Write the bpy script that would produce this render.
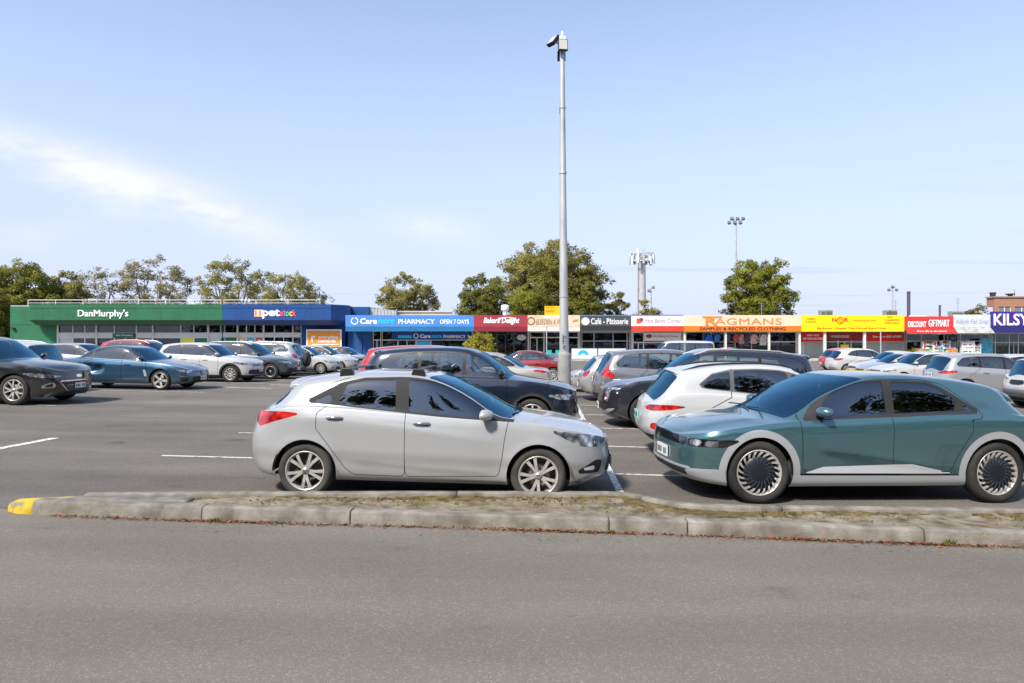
import bpy, bmesh, math, random
import numpy as np
from mathutils import Vector, Matrix

SC = bpy.context.scene
for _o in list(bpy.data.objects):
    bpy.data.objects.remove(_o, do_unlink=True)
COL = SC.collection
R = math.radians

# ------------------------------------------------------------------ camera
HC = 1.825          # eye height
F = 683.0          # focal length in pixels of a 1024 px wide frame
cam_d = bpy.data.cameras.new('camera')
cam = bpy.data.objects.new('camera', cam_d)
COL.objects.link(cam)
cam_d.sensor_width = 36.0
cam_d.lens = 36.0 * F / 1024.0
cam_d.clip_start = 0.05
cam_d.clip_end = 3000.0
cam.location = (0, 0, HC)
cam.rotation_euler = (R(90), 0, 0)
SC.camera = cam

# ------------------------------------------------------------------ sky, sun, exposure
SUN_EL, SUN_AZ = 47.0, 215.0     # azimuth: clockwise from +Y (north) -> behind the camera, left
w = bpy.data.worlds.new('World')
SC.world = w
w.use_nodes = True
nt = w.node_tree
nt.nodes.clear()
def _n(t, **k):
    n = nt.nodes.new(t)
    for a, b in k.items():
        setattr(n, a, b)
    return n
out = _n('ShaderNodeOutputWorld')
bg = _n('ShaderNodeBackground')
sky = _n('ShaderNodeTexSky', sky_type='NISHITA', sun_disc=False)
sky.sun_elevation = R(SUN_EL)
sky.sun_rotation = R(SUN_AZ)
sky.air_density = 1.0
sky.dust_density = 0.6
sky.ozone_density = 1.0
bg.inputs['Strength'].default_value = 0.108
# high thin veil of cirrus: pale, thicker towards the horizon, with a few streaks
tc = _n('ShaderNodeTexCoord')
sep = _n('ShaderNodeSeparateXYZ')
nt.links.new(tc.outputs['Generated'], sep.inputs[0])
# project the direction on a cloud plane
zc = _n('ShaderNodeMath', operation='MAXIMUM'); zc.inputs[1].default_value = 0.03
nt.links.new(sep.outputs['Z'], zc.inputs[0])
dv = _n('ShaderNodeVectorMath', operation='DIVIDE')
cmb = _n('ShaderNodeCombineXYZ')
for i in range(3):
    nt.links.new(zc.outputs[0], cmb.inputs[i])
nt.links.new(tc.outputs['Generated'], dv.inputs[0])
nt.links.new(cmb.outputs[0], dv.inputs[1])
mp = _n('ShaderNodeMapping')
mp.inputs['Rotation'].default_value = (0, 0, R(-33))
mp.inputs['Scale'].default_value = (0.22, 0.85, 1)
mp.inputs['Location'].default_value = (0.35, 0.9, 0)
nt.links.new(dv.outputs[0], mp.inputs[0])
nz = _n('ShaderNodeTexNoise')
nz.inputs['Scale'].default_value = 1.0
nz.inputs['Detail'].default_value = 7.0
nz.inputs['Roughness'].default_value = 0.55
nt.links.new(mp.outputs[0], nz.inputs['Vector'])
mr = _n('ShaderNodeMapRange'); mr.interpolation_type = 'SMOOTHSTEP'
mr.inputs[1].default_value = 0.54; mr.inputs[2].default_value = 0.74
mr.inputs[3].default_value = 0.0; mr.inputs[4].default_value = 0.12
nt.links.new(nz.outputs['Fac'], mr.inputs[0])
# veil by elevation
ve = _n('ShaderNodeMapRange'); ve.interpolation_type = 'SMOOTHSTEP'
ve.inputs[1].default_value = -0.05; ve.inputs[2].default_value = 0.62
ve.inputs[3].default_value = 0.97; ve.inputs[4].default_value = 0.10
nt.links.new(sep.outputs['Z'], ve.inputs[0])
addm = _n('ShaderNodeMath', operation='ADD'); addm.use_clamp = True
nt.links.new(mr.outputs[0], addm.inputs[0]); nt.links.new(ve.outputs[0], addm.inputs[1])
vcol = _n('ShaderNodeRGB'); vcol.outputs[0].default_value = (2.72, 3.0, 4.1, 1)
VEIL = vcol
mx = _n('ShaderNodeMix', data_type='RGBA')
nt.links.new(addm.outputs[0], mx.inputs[0])
nt.links.new(sky.outputs[0], mx.inputs[6]); nt.links.new(vcol.outputs[0], mx.inputs[7])
# two soft cirrus wisps low over the shops, placed by direction
def M(op, a, b=None, c=None, clamp=False):
    n = _n('ShaderNodeMath', operation=op); n.use_clamp = clamp
    for i, v in enumerate((a, b, c)):
        if v is None: continue
        if isinstance(v, (int, float)): n.inputs[i].default_value = v
        else: nt.links.new(v, n.inputs[i])
    return n.outputs[0]
ysafe = M('MAXIMUM', sep.outputs['Y'], .05)
ca = M('DIVIDE', sep.outputs['X'], ysafe); cb = M('DIVIDE', sep.outputs['Z'], ysafe)
cn = _n('ShaderNodeTexNoise'); cn.inputs['Scale'].default_value = 7; cn.inputs['Detail'].default_value = 9; cn.inputs['Roughness'].default_value = .62
cm = _n('ShaderNodeMapping'); cm.inputs['Rotation'].default_value = (0, 0, R(18)); cm.inputs['Scale'].default_value = (.8, 2.6, 1)
cc_ = _n('ShaderNodeCombineXYZ'); nt.links.new(ca, cc_.inputs[0]); nt.links.new(cb, cc_.inputs[1])
nt.links.new(cc_.outputs[0], cm.inputs[0]); nt.links.new(cm.outputs[0], cn.inputs['Vector'])
def wisp(a0, b0, ang, la, lb, amt):
    ca_, sa_ = math.cos(ang), math.sin(ang)
    u = M('ADD', M('MULTIPLY', M('SUBTRACT', ca, a0), ca_), M('MULTIPLY', M('SUBTRACT', cb, b0), sa_))
    v = M('SUBTRACT', M('MULTIPLY', M('SUBTRACT', cb, b0), ca_), M('MULTIPLY', M('SUBTRACT', ca, a0), sa_))
    v = M('ADD', v, M('MULTIPLY', M('SUBTRACT', cn.outputs['Fac'], .5), lb*1.6))
    r = M('ADD', M('POWER', M('DIVIDE', u, la), 2), M('POWER', M('DIVIDE', v, lb), 2))
    e = M('EXPONENT', M('MULTIPLY', r, -1))
    k = M('MULTIPLY', M('SUBTRACT', cn.outputs['Fac'], .30), 3.2, clamp=True)
    return M('MULTIPLY', M('MULTIPLY', e, k), amt)
wsp = M('ADD', M('ADD', wisp(-.60, .245, -.30, .25, .034, 1.25), wisp(-.13, .170, -.10, .07, .022, .55)), M('ADD', wisp(-.70, .155, .1, .10, .02, .3), wisp(-.42, .185, -.35, .08, .016, .5)), clamp=True)
wm = _n('ShaderNodeMath', operation='MULTIPLY'); nt.links.new(wsp, wm.inputs[0])
nt.links.new(M('GREATER_THAN', sep.outputs['Y'], .05), wm.inputs[1])
mx2 = _n('ShaderNodeMix', data_type='RGBA'); mx2.inputs[7].default_value = (3.9, 4.0, 4.15, 1)
nt.links.new(wm.outputs[0], mx2.inputs[0]); nt.links.new(mx.outputs[2], mx2.inputs[6])
nt.links.new(mx2.outputs[2], bg.inputs['Color'])
nt.links.new(bg.outputs[0], out.inputs['Surface'])

sun_d = bpy.data.lights.new('sun', 'SUN')
sun_d.energy = 2.6
sun_d.angle = R(7.0)
sun_d.color = (1.0, 0.94, 0.83)
sun = bpy.data.objects.new('sun', sun_d)
COL.objects.link(sun)
_az = R(SUN_AZ); _el = R(SUN_EL)
sdir = Vector((math.sin(_az) * math.cos(_el), math.cos(_az) * math.cos(_el), math.sin(_el)))
sun.rotation_euler = sdir.to_track_quat('Z', 'Y').to_euler()
sun.location = sdir * 100

SC.view_settings.view_transform = 'Standard'
SC.view_settings.look = 'None'
SC.view_settings.gamma = 1.0
SC.view_settings.use_curve_mapping = False
SC.view_settings.exposure = 1.22
SC.render.engine = 'CYCLES'
SC.cycles.max_bounces = 8
SC.cycles.transparent_max_bounces = 16
SC.cycles.use_denoising = True
SC.cycles.sample_clamp_direct = 10.0
SC.cycles.sample_clamp_indirect = 6.0
SC.cycles.caustics_reflective = False
SC.cycles.caustics_refractive = False

# ------------------------------------------------------------------ ground level
GK = 0.0175
def gz(x, y):
    """the car park falls gently to the right and levels out before the shops"""
    t = min(1.0, max(0.0, (y - 20.0) / 34.0))
    wgt = 1 - t * t * (3 - 2 * t)
    xx = max(-45.0, min(45.0, x))
    return -GK * xx * wgt

# ------------------------------------------------------------------ object helpers
def tag(o, label=None, cat=None, group=None, kind=None):
    if label: o['label'] = label
    if cat: o['category'] = cat
    if group: o['group'] = group
    if kind: o['kind'] = kind
    return o

def empty(name, loc=(0, 0, 0), rz=0, label=None, cat=None, group=None):
    o = bpy.data.objects.new(name, None)
    o.empty_display_size = 0.2
    COL.objects.link(o)
    o.location = loc
    o.rotation_euler = (0, 0, rz)
    return tag(o, label, cat, group)

class MB:
    """collects shapes, links them as one mesh object"""
    def __init__(s):
        s.v = []; s.f = []; s.m = []; s.sm = []
    def add(s, v, f, m=0, smooth=False):
        b = len(s.v)
        s.v.extend([tuple(p) for p in v])
        for q in f:
            s.f.append([i + b for i in q]); s.m.append(m); s.sm.append(smooth)
    def box(s, x0, y0, z0, x1, y1, z1, m=0):
        v = [(x0,y0,z0),(x1,y0,z0),(x1,y1,z0),(x0,y1,z0),(x0,y0,z1),(x1,y0,z1),(x1,y1,z1),(x0,y1,z1)]
        s.add(v, [(0,3,2,1),(4,5,6,7),(0,1,5,4),(1,2,6,5),(2,3,7,6),(3,0,4,7)], m)
    def obox(s, c, ax, ay, az, m=0):
        c = Vector(c); ax = Vector(ax); ay = Vector(ay); az = Vector(az)
        v = [c+a*ax+b*ay+d*az for d in (-1,1) for a, b in ((-1,-1),(1,-1),(1,1),(-1,1))]
        s.add(v, [(0,3,2,1),(4,5,6,7),(0,1,5,4),(1,2,6,5),(2,3,7,6),(3,0,4,7)], m)
    def tube(s, p, r, n=8, m=0, caps=True, smooth=True):
        p = [Vector(q) for q in p]
        if not hasattr(r, '__len__'): r = [r] * len(p)
        rings = []; v = []
        prev = None
        for i, q in enumerate(p):
            d = (p[min(i+1, len(p)-1)] - p[max(i-1, 0)])
            if d.length < 1e-9: d = Vector((0,0,1))
            d.normalize()
            if prev is None:
                a = Vector((0,0,1)) if abs(d.z) < .9 else Vector((1,0,0))
                u = d.cross(a).normalized()
            else:
                u = (prev - d * prev.dot(d))
                if u.length < 1e-6: u = d.orthogonal()
                u.normalize()
            prev = u
            t = d.cross(u)
            for k in range(n):
                a = 2*math.pi*k/n
                v.append(q + (u*math.cos(a) + t*math.sin(a)) * r[i])
        f = []
        for i in range(len(p)-1):
            for k in range(n):
                k2 = (k+1) % n
                f.append((i*n+k, i*n+k2, (i+1)*n+k2, (i+1)*n+k))
        s.add(v, f, m, smooth)
        if caps:
            s.add(v[:n], [tuple(range(n))[::-1]], m)
            s.add(v[-n:], [tuple(range(n))], m)
    def cyl(s, c, r, h, n=16, m=0, r2=None):
        c = Vector(c)
        s.tube([c, c+Vector((0,0,h))], [r, r if r2 is None else r2], n, m)
    def lathe(s, prof, n, axis='y', c=(0,0,0), m=0, smooth=True):
        """prof: (radius, offset along the axis)"""
        v = []; c = Vector(c)
        for r, o in prof:
            for k in range(n):
                a = 2*math.pi*k/n
                if axis == 'y': v.append(c + Vector((r*math.cos(a), o, r*math.sin(a))))
                else: v.append(c + Vector((r*math.cos(a), r*math.sin(a), o)))
        f = []
        for i in range(len(prof)-1):
            for k in range(n):
                k2 = (k+1) % n
                f.append((i*n+k, (i+1)*n+k, (i+1)*n+k2, i*n+k2))
        s.add(v, f, m, smooth)
    def prism(s, poly, axis, a, b, m=0):
        """2-D polygon swept along an axis ('y': poly is (x,z); 'x': (y,z); 'z': (x,y))"""
        def P(q, t):
            return {'y': (q[0], t, q[1]), 'x': (t, q[0], q[1]), 'z': (q[0], q[1], t)}[axis]
        n = len(poly)
        v = [P(q, a) for q in poly] + [P(q, b) for q in poly]
        f = [tuple(range(n))[::-1], tuple(range(n, 2*n))] + [(i, (i+1) % n, n+(i+1) % n, n+i) for i in range(n)]
        s.add(v, f, m)
    def mesh(s, name, mats, fix=True):
        me = bpy.data.meshes.new(name)
        me.from_pydata(s.v, [], s.f)
        for m in (mats if isinstance(mats, (list, tuple)) else [mats]):
            me.materials.append(m)
        me.polygons.foreach_set('material_index', s.m)
        me.polygons.foreach_set('use_smooth', s.sm)
        if fix:
            bm = bmesh.new(); bm.from_mesh(me)
            bmesh.ops.recalc_face_normals(bm, faces=bm.faces)
            bm.to_mesh(me); bm.free()
        me.update()
        return me
    def build(s, name, mats, parent=None, fix=True, bevel=0):
        o = bpy.data.objects.new(name, s.mesh(name, mats, fix))
        COL.objects.link(o)
        if parent is not None: o.parent = parent
        if bevel:
            b = o.modifiers.new('b', 'BEVEL'); b.width = bevel; b.segments = 2; b.limit_method = 'ANGLE'
        return o

def kids(o):
    return [c for c in bpy.data.objects if c.parent == o]

def copy_tree(o, parent=None):
    ch = kids(o)
    c = o.copy(); COL.objects.link(c); c.parent = parent
    for k in ch: copy_tree(k, c)
    return c

# ------------------------------------------------------------------ materials
MATS = {}
def mat(name, col, rough=0.5, metal=0.0, spec=0.5, coat=0.0, emit=None, alpha=None):
    if name in MATS: return MATS[name]
    m = bpy.data.materials.new(name); m.use_nodes = True
    b = m.node_tree.nodes['Principled BSDF']
    b.inputs['Base Color'].default_value = (*col, 1)
    b.inputs['Roughness'].default_value = rough
    b.inputs['Metallic'].default_value = metal
    b.inputs['Specular IOR Level'].default_value = spec
    if coat:
        b.inputs['Coat Weight'].default_value = coat
        b.inputs['Coat Roughness'].default_value = 0.03
    MATS[name] = m
    return m

def nmat(name, cols, scale=8.0, detail=6.0, rough=0.8, bump=0.0, bscale=None, lo=.35, hi=.65, coord='Object', metal=0.0, stretch=(1,1,1), spec=0.4, rvar=0.0):
    """noise between two colours (plus optional bump)"""
    if name in MATS: return MATS[name]
    m = bpy.data.materials.new(name); m.use_nodes = True
    t = m.node_tree; b = t.nodes['Principled BSDF']
    tc = t.nodes.new('ShaderNodeTexCoord'); mp = t.nodes.new('ShaderNodeMapping')
    mp.inputs['Scale'].default_value = stretch
    t.links.new(tc.outputs[coord], mp.inputs[0])
    n = t.nodes.new('ShaderNodeTexNoise'); n.inputs['Scale'].default_value = scale; n.inputs['Detail'].default_value = detail
    t.links.new(mp.outputs[0], n.inputs['Vector'])
    r = t.nodes.new('ShaderNodeValToRGB')
    r.color_ramp.elements[0].position = lo; r.color_ramp.elements[0].color = (*cols[0], 1)
    r.color_ramp.elements[1].position = hi; r.color_ramp.elements[1].color = (*cols[-1], 1)
    for i, c in enumerate(cols[1:-1]):
        e = r.color_ramp.elements.new(lo + (hi-lo)*(i+1)/(len(cols)-1)); e.color = (*c, 1)
    t.links.new(n.outputs['Fac'], r.inputs[0]); t.links.new(r.outputs[0], b.inputs['Base Color'])
    b.inputs['Roughness'].default_value = rough; b.inputs['Metallic'].default_value = metal
    b.inputs['Specular IOR Level'].default_value = spec
    if bump:
        n2 = t.nodes.new('ShaderNodeTexNoise'); n2.inputs['Scale'].default_value = bscale or scale*4; n2.inputs['Detail'].default_value = 4
        t.links.new(mp.outputs[0], n2.inputs['Vector'])
        bp = t.nodes.new('ShaderNodeBump'); bp.inputs['Strength'].default_value = bump; bp.inputs['Distance'].default_value = 0.02
        t.links.new(n2.outputs['Fac'], bp.inputs['Height']); t.links.new(bp.outputs[0], b.inputs['Normal'])
    MATS[name] = m
    return m

def paint(name, col, metal=0.5, rough=0.32, flake=True):
    """car paint: metallic base under clear coat, with a thin film of road dust low on the body"""
    if name in MATS: return MATS[name]
    m = mat(name, col, rough, metal, 0.5, 1.0)
    m.node_tree.nodes['Principled BSDF'].inputs['Coat IOR'].default_value = 1.62
    t = m.node_tree; b = t.nodes['Principled BSDF']
    tc = t.nodes.new('ShaderNodeTexCoord')
    n = t.nodes.new('ShaderNodeTexNoise'); n.inputs['Scale'].default_value = 2.3; n.inputs['Detail'].default_value = 6
    t.links.new(tc.outputs['Object'], n.inputs['Vector'])
    mr = t.nodes.new('ShaderNodeMapRange'); mr.inputs[3].default_value = .02; mr.inputs[4].default_value = .09
    t.links.new(n.outputs['Fac'], mr.inputs[0]); t.links.new(mr.outputs[0], b.inputs['Coat Roughness'])
    s = t.nodes.new('ShaderNodeSeparateXYZ'); t.links.new(tc.outputs['Object'], s.inputs[0])
    d = t.nodes.new('ShaderNodeMapRange'); d.inputs[1].default_value = .7; d.inputs[2].default_value = .15
    d.inputs[3].default_value = 0; d.inputs[4].default_value = .42
    t.links.new(s.outputs['Z'], d.inputs[0])
    mu = t.nodes.new('ShaderNodeMath'); mu.operation = 'MULTIPLY'
    t.links.new(d.outputs[0], mu.inputs[0]); t.links.new(n.outputs['Fac'], mu.inputs[1])
    mx = t.nodes.new('ShaderNodeMix'); mx.data_type = 'RGBA'
    mx.inputs[6].default_value = (*col, 1); mx.inputs[7].default_value = (.22, .19, .16, 1)
    t.links.new(mu.outputs[0], mx.inputs[0]); t.links.new(mx.outputs[2], b.inputs['Base Color'])
    return m

def glass(name, tint, gloss_tint=(1, 1, 1), ior=1.5, rough=0.0):
    if name in MATS: return MATS[name]
    m = bpy.data.materials.new(name); m.use_nodes = True
    t = m.node_tree; t.nodes.clear()
    o = t.nodes.new('ShaderNodeOutputMaterial')
    tr = t.nodes.new('ShaderNodeBsdfTransparent'); tr.inputs[0].default_value = (*tint, 1)
    gl = t.nodes.new('ShaderNodeBsdfGlossy'); gl.inputs['Color'].default_value = (*gloss_tint, 1); gl.inputs['Roughness'].default_value = rough
    fr = t.nodes.new('ShaderNodeFresnel'); fr.inputs[0].default_value = ior
    mx = t.nodes.new('ShaderNodeMixShader')
    t.links.new(fr.outputs[0], mx.inputs[0]); t.links.new(tr.outputs[0], mx.inputs[1]); t.links.new(gl.outputs[0], mx.inputs[2])
    t.links.new(mx.outputs[0], o.inputs[0])
    MATS[name] = m
    return m

RUBBER2 = nmat('clean_tyre_rubber', [(.016, .016, .016), (.035, .033, .031)], 5, 5, .8)
BLACK = mat('black_plastic', (.012, .012, .013), .45)
BLACKM = mat('matt_black_plastic', (.02, .02, .021), .75)
GLOSSBLACK = mat('gloss_black', (.008, .008, .009), .08, 0, .5, 1.0)
GAP = mat('panel_gap', (.006, .006, .006), .9, spec=.1)
RUBBER = nmat('tyre_rubber', [(.035, .033, .031), (.075, .068, .06)], 5, 5, .85)
CHROME = mat('chrome', (.75, .76, .78), .12, 1.0)
ALLOY = nmat('alloy', [(.44, .42, .39), (.60, .58, .55)], 6, 5, .35, metal=.45)
DARKALLOY = mat('dark_alloy', (.03, .034, .04), .35, .6)
INTERIOR = mat('car_interior', (.07, .068, .066), .85)
SEAT = mat('seat_cloth', (.12, .12, .122), .9)
GLASS_T = glass('tinted_glass', (.05, .055, .06), (.86, .93, 1.0), ior=2.3)
GLASS_C = glass('clear_car_glass', (.55, .62, .62), ior=2.2)
GLASS_W = glass('windscreen_glass', (.62, .72, .76), (.34, .74, 1.0), ior=2.7)  # blue of the reflected sky is put into the gloss tint
LENS = glass('lamp_lens', (.85, .87, .9), ior=1.45)
LAMPRED = nmat('lamp_red', [(.16, .004, .004), (.42, .010, .010), (.60, .03, .02)], 9, 2, .12)
LAMPRED.node_tree.nodes['Principled BSDF'].inputs['Coat Weight'].default_value = 1
LAMPAMB = mat('lamp_amber', (.7, .2, .01), .15, 0, .5, 1.0)
LAMPIN = mat('lamp_reflector', (.6, .6, .62), .12, .7, .5, 1.0)
def _lampin():
    t = LAMPIN.node_tree; b = t.nodes['Principled BSDF']
    tc = t.nodes.new('ShaderNodeTexCoord'); v = t.nodes.new('ShaderNodeTexVoronoi'); v.inputs['Scale'].default_value = 11
    t.links.new(tc.outputs['Object'], v.inputs['Vector'])
    r = t.nodes.new('ShaderNodeValToRGB'); e = r.color_ramp.elements
    e[0].position = .18; e[0].color = (.80, .81, .84, 1); e[1].position = .70; e[1].color = (.14, .14, .15, 1)
    m_ = e.new(.36); m_.color = (.55, .56, .58, 1)
    t.links.new(v.outputs['Distance'], r.inputs[0]); t.links.new(r.outputs[0], b.inputs['Base Color'])
_lampin()
LAMPWHITE = mat('lamp_white', (.85, .86, .9), .15, 0, .5, 1.0)
WHITE = mat('white_paint', (.78, .78, .77), .5)
PLATE = mat('number_plate', (.75, .76, .74), .35)
PLATEG = mat('number_plate_green', (.25, .62, .55), .35)
PLATEINK = mat('plate_ink', (.03, .04, .08), .5)
# ------------------------------------------------------------------ car shells
def pchip(pts):
    p = sorted(pts); x = np.array([a for a, _ in p], float); y = np.array([b for _, b in p], float)
    h = np.diff(x); d = np.diff(y) / h
    m = np.zeros(len(x))
    for i in range(1, len(x)-1):
        if d[i-1]*d[i] > 0:
            w1 = 2*h[i]+h[i-1]; w2 = h[i]+2*h[i-1]
            m[i] = (w1+w2) / (w1/d[i-1] + w2/d[i])
    m[0] = d[0]; m[-1] = d[-1]
    def f(q):
        q = np.clip(np.asarray(q, float), x[0], x[-1])
        i = np.clip(np.searchsorted(x, q) - 1, 0, len(x)-2)
        t = (q - x[i]) / h[i]
        return (2*t**3-3*t**2+1)*y[i] + (t**3-2*t**2+t)*h[i]*m[i] + (-2*t**3+3*t**2)*y[i+1] + (t**3-t**2)*h[i]*m[i+1]
    return f

def sst(a, b, x):
    t = np.clip((np.asarray(x, float) - a) / (b - a), 0, 1)
    return t*t*(3-2*t)

def sdf(poly, x, y):
    """distance to a polygon, positive inside"""
    P = np.array(poly, float); n = len(P)
    d = np.full(x.shape, 1e9); ins = np.zeros(x.shape, bool)
    for i in range(n):
        a = P[i]; b = P[(i+1) % n]; e = b - a
        wx = x - a[0]; wy = y - a[1]
        t = np.clip((wx*e[0]+wy*e[1]) / max(e.dot(e), 1e-12), 0, 1)
        d = np.minimum(d, np.hypot(wx - e[0]*t, wy - e[1]*t))
        c = (a[1] > y) != (b[1] > y)
        with np.errstate(divide='ignore', invalid='ignore'):
            xi = a[0] + (y - a[1]) * e[0] / (e[1] if abs(e[1]) > 1e-12 else 1e-12)
        ins ^= c & (x < xi)
    return np.where(ins, d, -d)

def rsdf(poly, x, y, r=.03):
    """polygon with rounded corners (radius about r): evaluated as an inset then grown outline"""
    P = np.array(poly, float)
    c = P.mean(0)
    area = 0.5*sum(P[i][0]*P[(i+1) % len(P)][1] - P[(i+1) % len(P)][0]*P[i][1] for i in range(len(P)))
    if area < 0: P = P[::-1]
    n = len(P); Q = []
    for i in range(n):
        a = P[i-1]; b = P[i]; d = P[(i+1) % n]
        e1 = (b-a)/max(np.linalg.norm(b-a), 1e-9); e2 = (d-b)/max(np.linalg.norm(d-b), 1e-9)
        n1 = np.array([-e1[1], e1[0]]); n2 = np.array([-e2[1], e2[0]])
        k = n1 + n2; L = max(k.dot(n1), .35)
        Q.append(b + k * (r / L))
    return sdf(Q, x, y) + r

class Shell:
    X, Y, Z, NX, NY, NZ, CF, CR, T, D = range(10)
    def __init__(s, V, T):
        s.V = V; s.T = T
    def col(s, i): return s.V[:, i]
    def clip(s, T, f):
        """split triangles T by the field f (per vertex): returns (inside, outside)"""
        if len(T) == 0: return T, T
        f = np.where(np.abs(f) < 1e-5, 1e-5, f)
        sg = f > 0
        ts = sg[T]; c = ts.sum(1)
        ins = [T[c == 3]]; outs = [T[c == 0]]
        for lone, cnt in ((True, 1), (False, 2)):
            sel = T[c == cnt]
            if len(sel) == 0: continue
            m = sg[sel] == lone
            k = m.argmax(1); ar = np.arange(len(sel))
            a = sel[ar, k]; b = sel[ar, (k+1) % 3]; d = sel[ar, (k+2) % 3]
            E = np.concatenate([np.stack([a, b], 1), np.stack([a, d], 1)])
            Es = np.sort(E, 1)
            U, inv = np.unique(Es, axis=0, return_inverse=True)
            inv = inv.reshape(-1)
            t = f[U[:, 0]] / (f[U[:, 0]] - f[U[:, 1]])
            NVt = s.V[U[:, 0]] * (1-t)[:, None] + s.V[U[:, 1]] * t[:, None]
            base = len(s.V)
            s.V = np.concatenate([s.V, NVt])
            f = np.concatenate([f, np.zeros(len(U))]); sg = np.concatenate([sg, np.zeros(len(U), bool)])
            ab = inv[:len(sel)] + base; ad = inv[len(sel):] + base
            one = np.stack([a, ab, ad], 1)
            two = np.concatenate([np.stack([ab, b, d], 1), np.stack([ab, d, ad], 1)])
            if lone: ins.append(one); outs.append(two)
            else: outs.append(one); ins.append(two)
        return np.concatenate(ins), np.concatenate(outs)
    def obj(s, name, groups, parent, side=0, push=0.0):
        """groups: list of (T, material). side 0: both halves, +1 left half (+y), -1 mirrored half"""
        mats = []; tris = []; mi = []; vs = []; ns = []; off = 0
        used = np.concatenate([g[0].ravel() for g in groups if len(g[0])]) if any(len(g[0]) for g in groups) else np.zeros(0, int)
        if len(used) == 0: return None
        U, inv = np.unique(used, return_inverse=True)
        V = s.V[U]
        N = V[:, 3:6] / np.maximum(np.linalg.norm(V[:, 3:6], axis=1), 1e-9)[:, None]
        P = V[:, :3] + N * push
        k = 0; TT = []; MI = []
        for T, m in groups:
            if len(T) == 0: continue
            TT.append(inv[k:k+T.size].reshape(-1, 3)); k += T.size
            if m not in mats: mats.append(m)
            MI += [mats.index(m)] * len(T)
        TT = np.concatenate(TT)
        Ps, Ns, Fs, Ms = [], [], [], []
        for sd in ((1, -1) if side == 0 else (side,)):
            o = sum(len(p) for p in Ps)
            Ps.append(P * np.array([1, sd, 1])); Ns.append(N * np.array([1, sd, 1]))
            Fs.append((TT if sd > 0 else TT[:, ::-1]) + o); Ms += MI
        P = np.concatenate(Ps); N = np.concatenate(Ns); Fq = np.concatenate(Fs)
        me = bpy.data.meshes.new(name)
        me.from_pydata(P.tolist(), [], Fq.tolist())
        for m in mats: me.materials.append(m)
        me.polygons.foreach_set('material_index', Ms)
        me.polygons.foreach_set('use_smooth', [True]*len(Fq))
        me.update()
        me.normals_split_custom_set_from_vertices(N.tolist())
        ob = bpy.data.objects.new(name, me); COL.objects.link(ob); ob.parent = parent
        return ob

GH = [(1, 0), (.988, .010), (.972, .028), (.956, .065), (.915, .36), (.872, .63), (.822, .81), (.775, .895), (.70, .95), (.57, .98), (.34, .995), (0, 1)]
HD_Y = [1, .992, .98, .965, .94, .91, .88, .85, .78, .66, .40, 0]

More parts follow.
